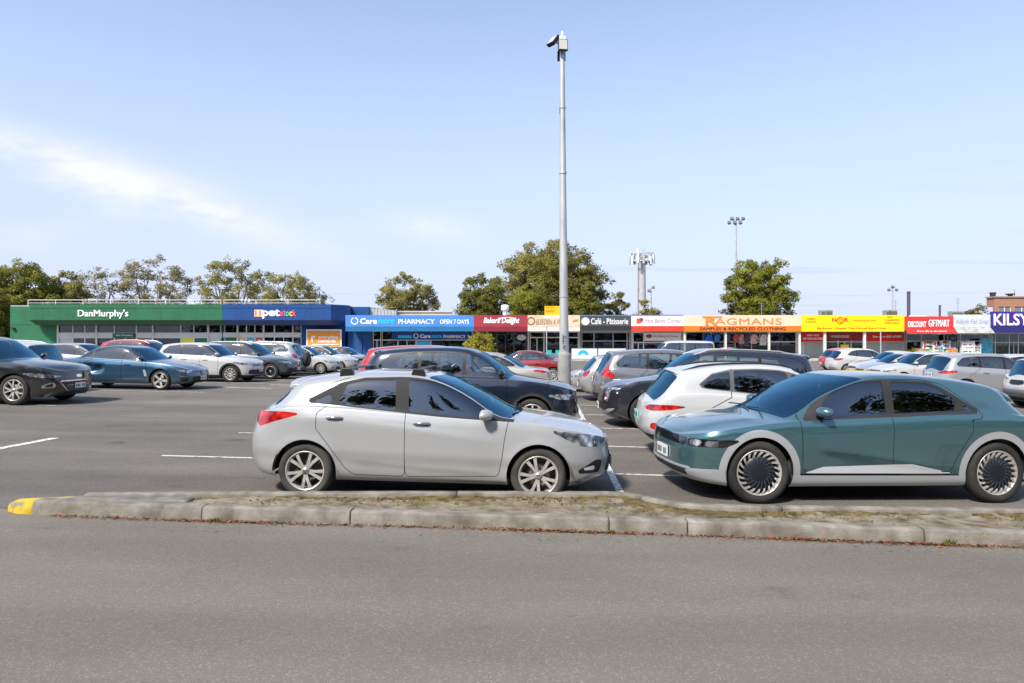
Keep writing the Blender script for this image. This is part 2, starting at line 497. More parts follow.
def make_shell(sp, nc=70, nl=16, nu=22):
    """half shell (y>=0). Local frame: +x is the nose, origin on the ground under the middle.
    All profiles are given against d, the distance behind the nose."""
    L = sp['L']; Wh = sp['W'] / 2
    top = pchip(sp['top']); belt = pchip(sp['belt']); bot = pchip(sp['bot'])
    Rf, nf, Rr, nr = sp.get('corner', (.75, 2.7, .55, 3.1))
    dr = sp.get('d_rear', L)                     # d of the tail at belt level
    # side columns spread by the arc length of the top profile
    dd = np.linspace(Rf, dr - Rr, 1200)
    tz = top(dd); ds = np.hypot(np.diff(dd), np.diff(tz)*1.2); S = np.concatenate([[0], np.cumsum(ds)])
    side = np.interp(np.linspace(0, S[-1], nc), S, dd)
    ne = max(8, nc // 5)
    th = np.linspace(0, math.pi/2, ne + 1)[:-1]
    cf_d = Rf * (1 - np.cos(th)**(2/nf)); cf_y = np.sin(th)**(2/nf)
    # more even spread of the corner points
    def even(dx, yy, n, Wn):
        t = np.linspace(0, math.pi/2, 400)
        return t
    tt = np.linspace(0, math.pi/2, 800)
    def corner(Rc, n):
        dx = Rc * (1 - np.cos(tt)**(2/n)); yy = np.sin(tt)**(2/n) * Wh
        s_ = np.concatenate([[0], np.cumsum(np.hypot(np.diff(dx), np.diff(yy)))])
        q = np.linspace(0, s_[-1], ne + 1)
        return np.interp(q, s_, dx), np.interp(q, s_, yy) / Wh
    fx, fy = corner(Rf, nf); rx, ry = corner(Rr, nr)
    # rows stay attached to steep hatches too: extra columns inside the rear corner follow the top profile
    d_all = np.concatenate([fx[:-1], side, (dr - rx[::-1])[1:]])
    y_all = np.concatenate([fy[:-1], np.ones(nc), ry[::-1][1:]])
    bow = sp.get('bow', .03)
    y_all = y_all * (1 - bow * ((d_all - L*.5) / (L*.5))**2)
    n = len(d_all)
    # belt outline arc length from the nose and from the tail
    yb = y_all * Wh * sp['wv'][-1][1]
    sl = np.concatenate([[0], np.cumsum(np.hypot(np.diff(d_all), np.diff(yb)))])
    CF = sl; CR = sl[-1] - sl
    wv = pchip(sp['wv']); dxf = pchip(sp['dxf']); dxr = pchip(sp['dxr'])
    zb = belt(d_all); z0 = bot(d_all)
    rows = []
    for v in np.linspace(0, 1, nl)**.95:
        sh = dxf(v) * (1 - sst(.0, .95, d_all)) - dxr(v) * sst(dr - .85, dr, d_all)
        d = d_all - sh                                     # positive dxf pushes the nose forward
        rows.append(np.stack([d, y_all*Wh*wv(v), z0 + v*(zb - z0), np.full(n, v)], 1))
    xm = sp.get('xmid', L*.5); kc = sp.get('wrap', .28)
    gy = np.array([a for a, _ in GH]); gzf = np.array([b for _, b in GH]); hy = np.array(HD_Y)
    tb = np.linspace(0, 1, len(GH)); gyp = pchip(list(zip(tb, gy))); gzp = pchip(list(zip(tb, gzf))); hyp = pchip(list(zip(tb, hy)))
    rw = sp.get('roof_w', 1.0)
    dzc = np.maximum(top(d_all) - zb, 0)
    wg = sst(.10, .38, dzc)
    for t in np.linspace(0, 1, nu+1)[1:]:
        yf = (1-wg)*hyp(t) + wg*(gyp(t) if t < .25 else gyp(t)*(1-(1-rw)*sst(.2, .6, t)))
        y = yb * yf
        deff = d_all - kc * y**2 * np.tanh((xm - d_all)/.35)      # screens bow out in the middle
        ztop = np.maximum(top(np.clip(deff, 0, dr)), zb + .0005)
        zf = (1-wg)*(1 - yf**3.2) + wg*gzp(t)
        rows.append(np.stack([d_all, y, zb + (ztop - zb)*zf, np.full(n, 1 + t)], 1))
    G = np.array(rows)                                      # rows x cols x (d,y,z,t)
    d = G[..., 0]; y = G[..., 1]; z = G[..., 2]; t = G[..., 3]
    sidew = sst(.62, .9, y / Wh)
    for c in sp.get('creases', []):
        zl = np.interp(d, [p[0] for p in c['line']], [p[1] for p in c['line']])
        e = sst(c['line'][0][0]-.01, c['line'][0][0]+c.get('fade', .3), d) * (1 - sst(c['line'][-1][0]-c.get('fade', .3), c['line'][-1][0]+.01, d))
        q = z - zl
        y += c['amp'] * e * sidew * np.where(q > 0, np.exp(-np.abs(q)/c['up']), np.exp(-np.abs(q)/c['dn']))
    for wd in sp['wheels']:
        rr = np.hypot(d - wd, z - sp['wr'])
        y += sp.get('flare', .018) * sidew * np.exp(-np.abs(rr - sp['ar'])/.05) * (t <= 1)
    for hc in sp.get('hoodlines', []):                     # ridges along the bonnet
        yl = np.interp(d, [p[0] for p in hc], [p[1] for p in hc])
        e = sst(hc[0][0], hc[0][0]+.2, d) * (1 - sst(hc[-1][0]-.2, hc[-1][0], d)) * (t > 1)
        z += .012 * e * np.where(y < yl, np.exp(-np.abs(y-yl)/.25), np.exp(-np.abs(y-yl)/.05))
    x = L/2 - d
    nrw, ncl = x.shape
    P = np.stack([x, y, z], -1)
    idx = np.arange(nrw*ncl).reshape(nrw, ncl)
    a = idx[:-1, :-1].ravel(); b = idx[:-1, 1:].ravel(); c_ = idx[1:, 1:].ravel(); e_ = idx[1:, :-1].ravel()
    T = np.concatenate([np.stack([a, c_, b], 1), np.stack([a, e_, c_], 1)])
    Pf = P.reshape(-1, 3)
    fn = np.cross(Pf[T[:, 1]] - Pf[T[:, 0]], Pf[T[:, 2]] - Pf[T[:, 0]])
    ok = np.linalg.norm(fn, axis=1) > 1e-10
    T = T[ok]; fn = fn[ok]
    N = np.zeros_like(Pf)
    for k in range(3): np.add.at(N, T[:, k], fn)
    # orientation: pointing outward on the side
    mid = (np.abs(Pf[:, 1]) > .6*Wh) & (Pf[:, 2] > .3) & (Pf[:, 2] < .8)
    if (N[mid, 1]).mean() < 0: N = -N; T = T[:, ::-1]
    ctr = Pf[:, 1] < 1e-6; N[ctr, 1] = 0
    # collapsed points (nose and tail centre) share the normals of their neighbours
    bad = np.linalg.norm(N, axis=1) < 1e-9; N[bad] = (0, 0, 1)
    N /= np.maximum(np.linalg.norm(N, axis=1), 1e-9)[:, None]
    V = np.concatenate([Pf, N, np.tile(CF, nrw)[:, None], np.tile(CR, nrw)[:, None], t.reshape(-1, 1), d.reshape(-1, 1)], 1)
    sh = Shell(V, T)
    sh.side_y = lambda dq, zq: None
    sh.grid = P
    sh.cf_of = lambda dq: np.interp(dq, d_all, CF)
    return sh

def side_point(sh, L, d, z):
    """a point of the shell's side at (d, z)"""
    G = sh.grid.reshape(-1, 3)
    q = np.hypot(G[:, 0] - (L/2 - d), G[:, 2] - z) - 0.02*G[:, 1]
    i = np.argsort(q)[:3]
    return float(G[i, 1].mean())

def spoiler_part(root, sh, sp, d0, ln, drop, ymax, th=.03, side_rake=.5):
    """lip that carries the roof line on over the rear screen, following the roof's curve across"""
    G = sh.grid; L = sp['L']
    dcol = L/2 - G[-1, :, 0]
    j = int(np.argmin(np.abs(dcol - d0)))
    ys = G[:, j, 1]; zs = G[:, j, 2]
    top = (np.arange(len(ys)) > len(ys)*.5)
    o = np.argsort(ys[top]); yy = np.linspace(0, ymax, 9); zz = np.interp(yy, ys[top][o], zs[top][o])
    v = []; n_ = 0
    cols = [(-y, z) for y, z in zip(yy[::-1], zz[::-1])] + [(y, z) for y, z in zip(yy[1:], zz[1:])]
    for y, z in cols:
        l2 = ln*(1 - .35*(abs(y)/ymax)**2.5)
        x0 = L/2-d0+.03; x1 = L/2-d0-l2
        v += [(x0, y, z+.004), (L/2-d0-l2*.5, y, z-drop*.35+.004), (x1, y, z-drop), (x1, y, z-drop-th), (x0, y, z-th-.03)]
    g = MB(); f = []
    for i in range(len(cols)-1):
        for k in range(5): f.append((i*5+k, i*5+(k+1) % 5, (i+1)*5+(k+1) % 5, (i+1)*5+k))
    f += [tuple(range(5)), tuple(range((len(cols)-1)*5, len(cols)*5))]
    g.add(v, f, 0, False)
    g.sm = [True]*(len(g.f)-2) + [False]*2
    ob = g.build('spoiler', [sp['paint']], root)
    ob.modifiers.new('b', 'BEVEL').width = .008
    return ob

# ------------------------------------------------------------------ wheels
WHEELS = {}
def wheel_meshes(style, r, rim, hi=True, rubber=None):
    rubber = rubber or RUBBER2
    key = (style, round(r, 3), round(rim, 3), hi, rubber.name)
    if key in WHEELS: return WHEELS[key]
    n = 48 if hi else 24
    wd = .205
    t = MB()     # tyre, outer face at +y
    t.lathe([(rim*.97, -wd/2+.02), (rim+.012, -wd/2), (r-.03, -wd/2+.004), (r-.008, -wd/2+.022), (r, -wd/2+.05), (r, 0), (r, wd/2-.05), (r-.008, wd/2-.022), (r-.03, wd/2-.002), ((r+rim)/2, wd/2+.008), (rim+.015, wd/2), (rim, wd/2-.012), (rim*.97, wd/2-.03)], n)
    k = MB()
    y0 = wd/2
    k.lathe([(rim*.99, y0-.012), (rim+.006, y0-.004), (rim-.008, y0-.004), (rim-.022, y0-.03), (rim-.03, -wd/2+.03), (rim*.97, -wd/2+.02)], n, m=0)
    k.lathe([(rim-.03, y0-.13), (.001, y0-.13)], n, m=1)                    # dark back
    k.lathe([(rim*.62, y0-.105), (rim*.62, y0-.095), (rim*.3, y0-.095), (.001, y0-.095)], n, m=2)   # brake disc
    k.lathe([(rim*.28, y0-.09), (rim*.24, y0-.03), (rim*.16, y0-.02), (rim*.15, y0-.012), (.001, y0-.010)], n, m=0)
    k.lathe([(rim*.13, y0-.011), (rim*.12, y0-.006), (.001, y0-.005)], n, m=3)
    def spoke(a, w0, w1, r0=None, r1=None, sk=0.0, m=0, dep=.022, yo=0):
        r0 = rim*.2 if r0 is None else r0; r1 = rim-.012 if r1 is None else r1
        for sgn in (1,):
            pts = []
            for (rr, ww, yy, tw) in ((r0, w0, y0-.022, 0), ((r0+r1)/2, (w0+w1)/2*.92, y0-.010, sk*.5), (r1, w1, y0-.012, sk)):
                for s2, d2 in ((-1, 0), (1, 0), (.7, dep+.012), (-.7, dep+.012)):
                    th = a + tw
                    cx, cz = math.cos(th), math.sin(th)
                    pts.append((rr*cx - s2*ww/2*cz, yy - d2 + yo, rr*cz + s2*ww/2*cx))
            f = []
            for i in range(2):
                for j in range(4):
                    j2 = (j+1) % 4
                    f.append((i*4+j, i*4+j2, (i+1)*4+j2, (i+1)*4+j))
            f.append((8, 9, 10, 11))
            k.add(pts, f, m)
    if style == 'double5':
        for i in range(5):
            a = 2*math.pi*i/5 + math.pi/2
            for s in (-1, 1): spoke(a + s*.15, .030, .040, sk=s*.085)
    elif style == 'split5':
        for i in range(5):
            a = 2*math.pi*i/5 + math.pi/2
            for s in (-1, 1): spoke(a + s*.10, .045, .035, sk=s*.20)
    elif style == 'five':
        for i in range(5): spoke(2*math.pi*i/5 + math.pi/2, .07, .085)
    elif style == 'ten':
        for i in range(10): spoke(2*math.pi*i/10 + math.pi/2, .03, .038)
    elif style == 'blade':
        k.lathe([(rim*.72, y0-.02), (rim*.70, y0-.012), (rim*.4, y0-.004), (.03, y0-.002), (.001, y0-.002)], n, m=1)
        for i in range(20):
            a = 2*math.pi*i/20
            spoke(a, .018, .036, rim*.66, rim-.006, sk=.24, m=0, dep=.02, yo=.004)
            spoke(a, .006, .012, rim*.25, rim*.70, sk=.30, m=4, dep=.003, yo=.012)
    elif style == 'steel':
        for i in range(9): spoke(2*math.pi*i/9, .05, .055, m=0)
    mats = [ALLOY, DARKALLOY, mat('brake_disc', (.22, .21, .2), .4, .7), CHROME, mat('navy_blade', (.085, .098, .13), .3, .5)]
    if style == 'dark5':
        for i in range(5):
            a = 2*math.pi*i/5 + math.pi/2
            for s in (-1, 1): spoke(a + s*.15, .04, .05, sk=s*.05, m=1)
    WHEELS[key] = (t.mesh('tyre', rubber), k.mesh('rim', mats))
    return WHEELS[key]

SEATM = {}
def seat_mesh():
    if SEATM: return SEATM['m']
    m = MB()
    def pad(c, ax, ay, az, tap=.85):
        c = Vector(c); v = []
        for q, s in ((-1, 1), (-.8, 1.06), (.8, 1.0), (1, tap)):
            for a, b in ((-1, -.8), (-.8, -1), (.8, -1), (1, -.8), (1, .8), (.8, 1), (-.8, 1), (-1, .8)):
                v.append(c + Vector(ax)*a*s + Vector(ay)*b*s + Vector(az)*q)
        f = [tuple(range(8))[::-1], tuple(range(24, 32))]
        for i in range(3):
            for j in range(8): f.append((i*8+j, i*8+(j+1) % 8, (i+1)*8+(j+1) % 8, (i+1)*8+j))
        m.add(v, f, 0, True)
    pad((0, 0, .10), (.26, 0, .03), (0, .25, 0), (0, 0, .09))
    pad((-.30, 0, .42), (.07, 0, .02), (0, .24, 0), (-.09, 0, .30))
    pad((-.42, 0, .83), (.05, 0, 0), (0, .13, 0), (-.015, 0, .085))
    SEATM['m'] = m.mesh('seat', SEAT)
    return SEATM['m']

def link(name, me, parent, loc=(0, 0, 0), rot=(0, 0, 0), scale=(1, 1, 1)):
    o = bpy.data.objects.new(name, me); COL.objects.link(o); o.parent = parent
    o.location = loc; o.rotation_euler = rot; o.scale = scale
    return o

def front_poly(h):  # helper: polygon given as list -> same
    return h

def build_car(sp, lod=1):
    """returns the Empty of the finished car, standing at the origin, nose to +x.
    lod 2 hero, 1 mid distance, 0 far"""
    L = sp['L']; Wh = sp['W']/2; wr = sp['wr']; ar = sp['ar']
    nc, nl, nu = {2: (120, 30, 34), 1: (74, 18, 24), 0: (48, 12, 18)}[lod]
    sh = make_shell(sp, nc, nl, nu)
    root = empty(sp['name'])
    pm = sp['paint']
    T = sh.T
    C = lambda i: sh.V[:, i]
    D = lambda: sh.V[:, 9]
    S = Shell
    low = lambda: C(S.T)
    # wheel arches
    for wd in sp['wheels']:
        f = ar - np.hypot(D() - wd, C(S.Z) - wr)
        f = np.where((C(S.T) < 1.02) & (C(S.Y) > .3*Wh), f, -1.0)
        _, T = sh.clip(T, f)
    body = []        # (T, mat)
    parts = {}
    # windscreen and rear screen
    ws0, ws1 = sp['screen'][:2]
    zc = C(S.Y)
    kc = sp.get('wrap', .28)
    def scr_field(d0, d1, sgn, tmin):
        e = D() - sgn*kc*.9*C(S.Y)**2
        f = np.minimum(e - d0, d1 - e)
        return np.minimum(f, (C(S.T) - tmin) * .5)
    tg = sp.get('screen_t', 1.66)
    IN, T = sh.clip(T, scr_field(ws0, ws1, 1, tg)); wind = IN
    r0, r1 = sp['rear_screen']
    f = np.minimum(D() + kc*.5*C(S.Y)**2 - r0, r1 - (D() + kc*.5*C(S.Y)**2))
    f = np.minimum(f, (C(S.T) - sp.get('rscreen_t', 1.66))*.5)
    IN, T = sh.clip(T, f); rearw = IN
    # side glazing: dark surround, then the panes inside it
    sidez = lambda f: np.where((C(S.T) > 1.02) & (C(S.T) < 1.64) & (C(S.Y) > .25*Wh), f, -1.0)
    IN, T = sh.clip(T, sidez(rsdf(sp['dlo'], D(), C(S.Z), .03))); surround = IN
    panes = []
    for pn in sp['panes']:
        IN, surround = sh.clip(surround, sidez(rsdf(pn, D(), C(S.Z), .02)))
        panes.append(IN)
    # lamps and fascia pieces
    cut = {}
    for key, where, poly, m, *opt in sp.get('pieces', []):
        cc = C(S.CF) if where == 'f' else C(S.CR) if where == 'r' else D()
        f = rsdf(poly, cc, C(S.Z), opt[0] if opt else .012)
        if where in 'fr': f = np.where(cc < 2.0, f, -1)
        f = np.where(C(S.T) < (1.5 if where != 's' else 1.02), f, -1)
        IN, T = sh.clip(T, f)
        cut.setdefault(key, []).append((IN, m))
    # cladding along the sills and round the arches
    if 'clad' in sp:
        cm, zc0, band = sp['clad']
        f = zc0 - C(S.Z) if not callable(zc0) else zc0(D()) - C(S.Z)
        for wd in sp['wheels']:
            f = np.maximum(f, ar + band - np.hypot(D() - wd, C(S.Z) - wr))
        f = np.where(C(S.T) < 1.0, f, -1)
        IN, T = sh.clip(T, f); body.append((IN, cm))
    if 'sillband' in sp:
        cm, z0_, z1_ = sp['sillband']
        f = np.minimum(C(S.Z) - z0_, z1_ - C(S.Z)); f = np.where((C(S.T) < 1) & (D() > sp['wheels'][0]) & (D() < sp['wheels'][1]), f, -1)
        IN, T = sh.clip(T, f); body.append((IN, cm))
    # doors
    doors = []
    lowt = lambda f: np.where(C(S.T) < 1.62, np.where(C(S.Y) > .3*Wh, f, -1), -1)
    gapw = .0035 if lod == 2 else .006
    for dp in sp.get('doors', []):
        f = lowt(rsdf(dp, D(), C(S.Z), .06))
        IN, rest = sh.clip(T, f + gapw)
        f2 = lowt(rsdf(dp, D(), C(S.Z), .06))
        core, ring = sh.clip(IN, f2 - gapw)
        T = rest
        body.append((ring, GAP)); doors.append(core)
        # cladding and other paint below stays on the body (already cut)
    for ln, wdt in sp.get('lines', []):                 # bonnet shut lines etc. in (d, y)
        a = np.array(ln); dmin = np.full(len(sh.V), 9.)
        for i in range(len(a)-1):
            e = a[i+1]-a[i]; q = np.stack([D(), C(S.Y)], 1) - a[i]
            t = np.clip(q @ e / e.dot(e), 0, 1)
            dmin = np.minimum(dmin, np.linalg.norm(q - t[:, None]*e, axis=1))
        f = np.where(C(S.T) > sp.get('line_t', 1.0), wdt - dmin, -1)
        IN, T = sh.clip(T, f); body.append((IN, GAP))
    if 'roofcol' in sp:                                  # contrasting roof
        f = np.where(C(S.T) > 1.70, np.minimum(D() - ws1, sp['roofcol'][1] - D()), -1)
        IN, T = sh.clip(T, f); body.append((IN, sp['roofcol'][0]))
    body.append((T, pm))
    bo = sh.obj('body', body, root)
    gm = sp.get('glass', GLASS_C)
    for sd in (1, -1): sh.obj('window_surround', [(surround, sp.get('trim', BLACK))], root, sd)
    for p, im in zip(panes, sp.get('pane_glass', [gm]*9)):
        for sd in (1, -1): sh.obj('side_window', [(p, im)], root, sd, -.004)
    sh.obj('windscreen', [(wind, GLASS_W)], root, 0, -.002)
    sh.obj('rear_window', [(rearw, sp.get('rear_glass', GLASS_W))], root, 0, -.002)
    for i, dcore in enumerate(doors):
        for sd in (1, -1):
            do = sh.obj('door', [(dcore, pm)], root, sd)
            if do is None: continue
            hd, hz = sp['handles'][i]
            hy = side_point(sh, L, hd, hz)
            h = MB()
            hw = .10
            if sp.get('flush'):
                h.obox((L/2-hd, sd*(hy+.001), hz), (hw*1.05, 0, 0), (0, .004, 0), (0, 0, .013), 0)
            elif lod == 2:
                h.tube([(L/2-hd-hw, sd*(hy+.002), hz-.004), (L/2-hd-hw*.8, sd*(hy+.022), hz), (L/2-hd, sd*(hy+.03), hz+.004), (L/2-hd+hw*.8, sd*(hy+.022), hz+.002), (L/2-hd+hw, sd*(hy+.002), hz)], [.006, .014, .015, .014, .006], 8, 0)
                h.obox((L/2-hd, sd*(hy+.003), hz-.012), (.075, 0, 0), (0, .003, 0), (0, 0, .016), 1)
            else:
                h.obox((L/2-hd, sd*(hy+.012), hz), (hw, 0, 0), (0, .014, 0), (0, 0, .016), 0)
            h.build('handle', [sp.get('handle_mat', pm), GAP], do)
    for key, gl in cut.items():
        if key in ('headlight', 'taillight', 'fog_lamp', 'reflector', 'indicator', 'fog_bulb', 'running_lamp', 'fog_trim', 'side_vent', 'door_trim'):
            for sd in (1, -1):
                o = sh.obj(key, gl, root, sd, .001)
        else:
            sh.obj(key, gl, root, 0, -.002 if key in ('grille', 'intake') else .0015)
    # underbody with wheel housings
    ub = MB()
    ds = np.linspace(.35, L-.48, 44)
    pts = []
    for d in ds:
        inn = any(abs(d-wd) < ar+.02 for wd in sp['wheels'])
        hw = Wh-.32 if inn else Wh*.86
        pts.append((L/2-d, hw))
    zu = float(np.interp(.5, [0, 1], [sp['bot'][len(sp['bot'])//2][1]]*2)) + .015
    v = []
    for x, hw in pts: v += [(x, hw, zu), (x, -hw, zu)]
    ub.add(v, [(2*i, 2*i+1, 2*i+3, 2*i+2) for i in range(len(pts)-1)])
    for wd in sp['wheels']:
        for sd in (1, -1):
            x0 = L/2-wd; na = 20; v = []; rr = ar+.012
            yo = side_point(sh, L, wd, wr+ar+.02)
            for k in range(na+1):
                a = -.02 + (math.pi+.04)*k/na
                ca, sa = math.cos(a)*rr, math.sin(a)*rr
                v += [(x0+ca, sd*(yo-.025), wr+sa), (x0+ca, sd*(Wh-.34), wr+sa)]
            ub.add(v, [(2*i, 2*i+2, 2*i+3, 2*i+1) for i in range(na)])
            c = len(v)
            ub.add([(x0, sd*(Wh-.34), wr)] + [v[2*i+1] for i in range(na+1)], [(0, i+1, i+2) for i in range(na)])
    ub.build('underbody', mat('underbody', (.008, .008, .008), .9), root, fix=False)
    # interior tub
    it = MB()
    d0, d1 = ws0+.05, r1-.12
    zb = sp['beltz'] - .06
    it.box(L/2-d1, -Wh*.84, zu+.02, L/2-d0-.1, Wh*.84, zu+.05)
    it.obox((L/2-ws0-.30, 0, zb-.07), (.24, 0, 0), (0, Wh*.82, 0), (.0, 0, .075))
    for sd in (1, -1): it.obox((L/2-(d0+d1)/2, sd*Wh*.86, (zu+zb)/2), ((d1-d0)/2-.12, 0, 0), (0, .012, 0), (0, 0, (zb-zu)/2))
    it.obox((L/2-r0-.02, 0, zb-.12), (.02, 0, 0), (0, Wh*.8, 0), (-.02, 0, .2))
    if lod == 2:
        ring = [(0, .17*math.cos(a), .17*math.sin(a)) for a in np.linspace(0, 2*math.pi, 25)]
        q = Matrix.Translation((L/2-ws0-.62, -.36, zb+.03)) @ Matrix.Rotation(R(-24), 4, 'Y')
        it.tube([q @ Vector(p) for p in ring], .015, 6)
    it.build('interior', INTERIOR, root)
    sd0 = sp['seats']
    for d, zz in sd0:
        for sd in (1, -1): link('seat', seat_mesh(), root, (L/2-d, sd*.36, zu+.16), scale=(1, 1, zz))
    # wheels
    tm, rm = wheel_meshes(sp['wheel_style'], wr, sp['rim'], lod == 2, sp.get('rubber'))
    yo = sp.get('track', Wh-.125)
    for i, wd in enumerate(sp['wheels']):
        for sd in (1, -1):
            o = link('wheel', tm, root, (L/2-wd, sd*yo, wr), (0, 0, 0 if sd > 0 else math.pi))
            if i == 0 and 'steer' in sp: o.rotation_euler = (0, 0, (0 if sd > 0 else math.pi) + sp['steer'])
            link('rim', rm, o)
            o.rotation_euler.rotate_axis('Y', random.uniform(0, 6.28))
    # mirrors
    md, mz = sp['mirror']
    my = side_point(sh, L, md, mz - .03)
    for sd in (1, -1):
        m = MB()
        seg = 10 if lod else 6
        v = []; rings = 7 if lod else 5
        for i in range(rings):
            u = -1 + 2*i/(rings-1)
            rr = max(.05, (1-abs(u)**2.6))**.5
            for k in range(seg):
                a = 2*math.pi*k/seg
                cx = math.cos(a); cz = math.sin(a)
                xx = ((.105 if lod == 2 else .085)*abs(cx)**.7*math.copysign(1, cx)) * rr * (1 if cx > 0 else .35)
                v.append((L/2-md + xx - .02*u, sd*(my + .12 + .11*u), mz + .07*abs(cz)**.8*math.copysign(1, cz)*rr*(1 if cz > 0 else .8)))
        f = []
        for i in range(rings-1):
            for k in range(seg): f.append((i*seg+k, i*seg+(k+1) % seg, (i+1)*seg+(k+1) % seg, (i+1)*seg+k))
        f += [tuple(range(seg)), tuple(range((rings-1)*seg, rings*seg))]
        m.add(v, f, 0, True)
        m.tube([(L/2-md, sd*(my-.02), mz-.055), (L/2-md, sd*(my+.06), mz-.05)], .02, 6, 1)
        m.build('wing_mirror', [sp.get('mirror_mat', pm), BLACK], root)
    # number plates
    for where, (pz, pm_) in sp.get('plates', {}).items():
        pl = MB()
        row = int(np.argmin(np.abs(sh.grid[:, 0 if where == 'f' else -1, 2] - pz)))
        if where == 'f':
            x = float(np.max(sh.grid[(np.abs(sh.grid[:, :, 2]-pz) < .12) & (sh.grid[:, :, 1] < .12), 0])) + .012; s = 1
        else:
            x = float(np.min(sh.grid[(np.abs(sh.grid[:, :, 2]-pz) < .12) & (sh.grid[:, :, 1] < .12), 0])) - .012; s = -1
        pl.obox((x, 0, pz), (.008, 0, 0), (0, .19, 0), (0, 0, .067), 0)
        for k in range(6):
            if k == 3: continue
            yy = -.145 + .058*k
            pl.obox((x+s*.0085, yy, pz-.005), (.001, 0, 0), (0, .019, 0), (0, 0, .036), 1)
        pl.build('number_plate', [pm_, PLATEINK], root)
    sp['_sh'] = sh
    if sp.get('spoil') and lod: spoiler_part(root, sh, sp, r0 - .16, .17, .03, Wh*.66)
    if 'extra' in sp: sp['extra'](root, sh, sp, lod)
    return root

# ------------------------------------------------------------------ body types (profiles as fractions of length and height)
def spec(kind, name, L, W, H, pm, wr=.33, rim=.22, wheels=None, style='ten', **kw):
    top, belt, dlo, sc, rs = KIND[kind]
    fr = lambda P: [(a*L, b*H) for a, b in P]
    w0 = wheels[0] if wheels else L*.195
    w1 = wheels[1] if wheels else L*.81
    ar = wr + .045
    gc = kw.pop('clear', .20)
    s = dict(name=name, L=L, W=W, H=H, paint=pm, wr=wr, rim=rim, ar=ar, wheels=(w0, w1), wheel_style=style)
    s['top'] = fr(top); s['belt'] = fr(belt)
    s['bot'] = [(0, gc+.03), (.3, gc), (L*.5, gc), (L-.35, gc+.04), (L, gc+.12)]
    s['wv'] = [(0, .90), (.07, .955), (.22, .985), (.45, 1.0), (.72, 1.0), (.9, .985), (1, .962)]
    s['dxf'] = [(0, -.10), (.12, -.02), (.3, .03), (.5, .035), (.75, .02), (1, 0)]
    s['dxr'] = [(0, -.10), (.15, -.01), (.4, .06), (.6, .06), (.75, .035), (1, 0)]
    s['screen'] = (sc[0]*L, sc[1]*L, .74); s['rear_screen'] = (rs[0]*L, rs[1]*L)
    s['dlo'] = fr(dlo)
    bz = float(np.interp(.5, [a for a, _ in belt], [b for _, b in belt])) * H
    s['beltz'] = bz
    s['d_rear'] = L - .06
    # split the glazing into panes by pillars
    pil = kw.pop('pillars', (.485, .50, .68, .695) if kind in ('suv', 'wagon') else (.46, .475, .67, .685))
    dl = s['dlo']
    def piece(a, b, lean=0.0, lean2=0.0):
        # part of the glazing between d=a and d=b inset a little
        P = []
        cx = np.linspace(a, b, 14)
        up = np.array([_edge(dl, c, True) for c in cx]); dn = np.array([_edge(dl, c, False) for c in cx])
        ok = up - dn > .045
        if ok.sum() < 2: return None
        cx, up, dn = cx[ok], up[ok], dn[ok]
        return [(c, q-.022) for c, q in zip(cx, up)] + [(c, q+.014) for c, q in zip(cx[::-1], dn[::-1])]
    x0 = min(a for a, _ in dl); x1 = max(a for a, _ in dl)
    pn = [piece(x0+.03, pil[0]*L), piece(pil[1]*L, pil[2]*L), piece(pil[3]*L, x1-.03)]
    s['panes'] = [p for p in pn if p]
    gz0 = gc + .10
    dtop = H*.99
    pA, pB, pC = x0+.06, (pil[0]+pil[1])*.5*L, (pil[2]+pil[3])*.5*L
    rear_arch = w1 - ar - .03
    s['doors'] = [[(w0+ar+.12, gz0), (pB, gz0), (pB, dtop), (x0+.55, dtop), (pA, bz+.02), (w0+ar+.10, bz-.12)],
                  [(pB, gz0), (min(pC-.05, rear_arch-.02), gz0), (rear_arch+.03, wr+.22), (w1-.08, wr+ar+.06), (pC+.02, bz+.03), (pC, dtop), (pB, dtop)]]
    s['handles'] = [(pB-.20, bz-.13), (pC-.16, bz-.11)]
    s['seats'] = [(sc[1]*L+.12, .98), (sc[1]*L+1.02, .95)]
    s['mirror'] = (x0+.20, bz+.10)
    s['creases'] = [dict(line=[(.75, bz-.20), (L*.5, bz-.13), (L-.5, bz-.10)], amp=.016, up=.05, dn=.22, fade=.5),
                    dict(line=[(w0+ar, gc+.20), (w1-ar, gc+.24)], amp=.016, up=.16, dn=.05, fade=.4)]
    hz = float(np.interp(0, [a for a, _ in belt], [b for _, b in belt])) * H
    s['pieces'] = kw.pop('pieces', None) or car_face(s, hz, kw.pop('face', 'plain'), kw.pop('tail', 'wrap'), gc)
    s['plates'] = {'f': (gc+.22, PLATE), 'r': (gc+.30 if kind != 'suv' else hz+.02, PLATE)}
    s['spoil'] = kind in ('hatch', 'suv', 'wagon')
    s.update(kw)
    return s

def _edge(poly, x, upper):
    z = []
    n = len(poly)
    for i in range(n):
        a, b = poly[i], poly[(i+1) % n]
        if (a[0] <= x <= b[0]) or (b[0] <= x <= a[0]):
            if abs(a[0]-b[0]) < 1e-9: z += [a[1], b[1]]
            else: z.append(a[1] + (b[1]-a[1])*(x-a[0])/(b[0]-a[0]))
    if not z: return 0
    return max(z) if upper else min(z)

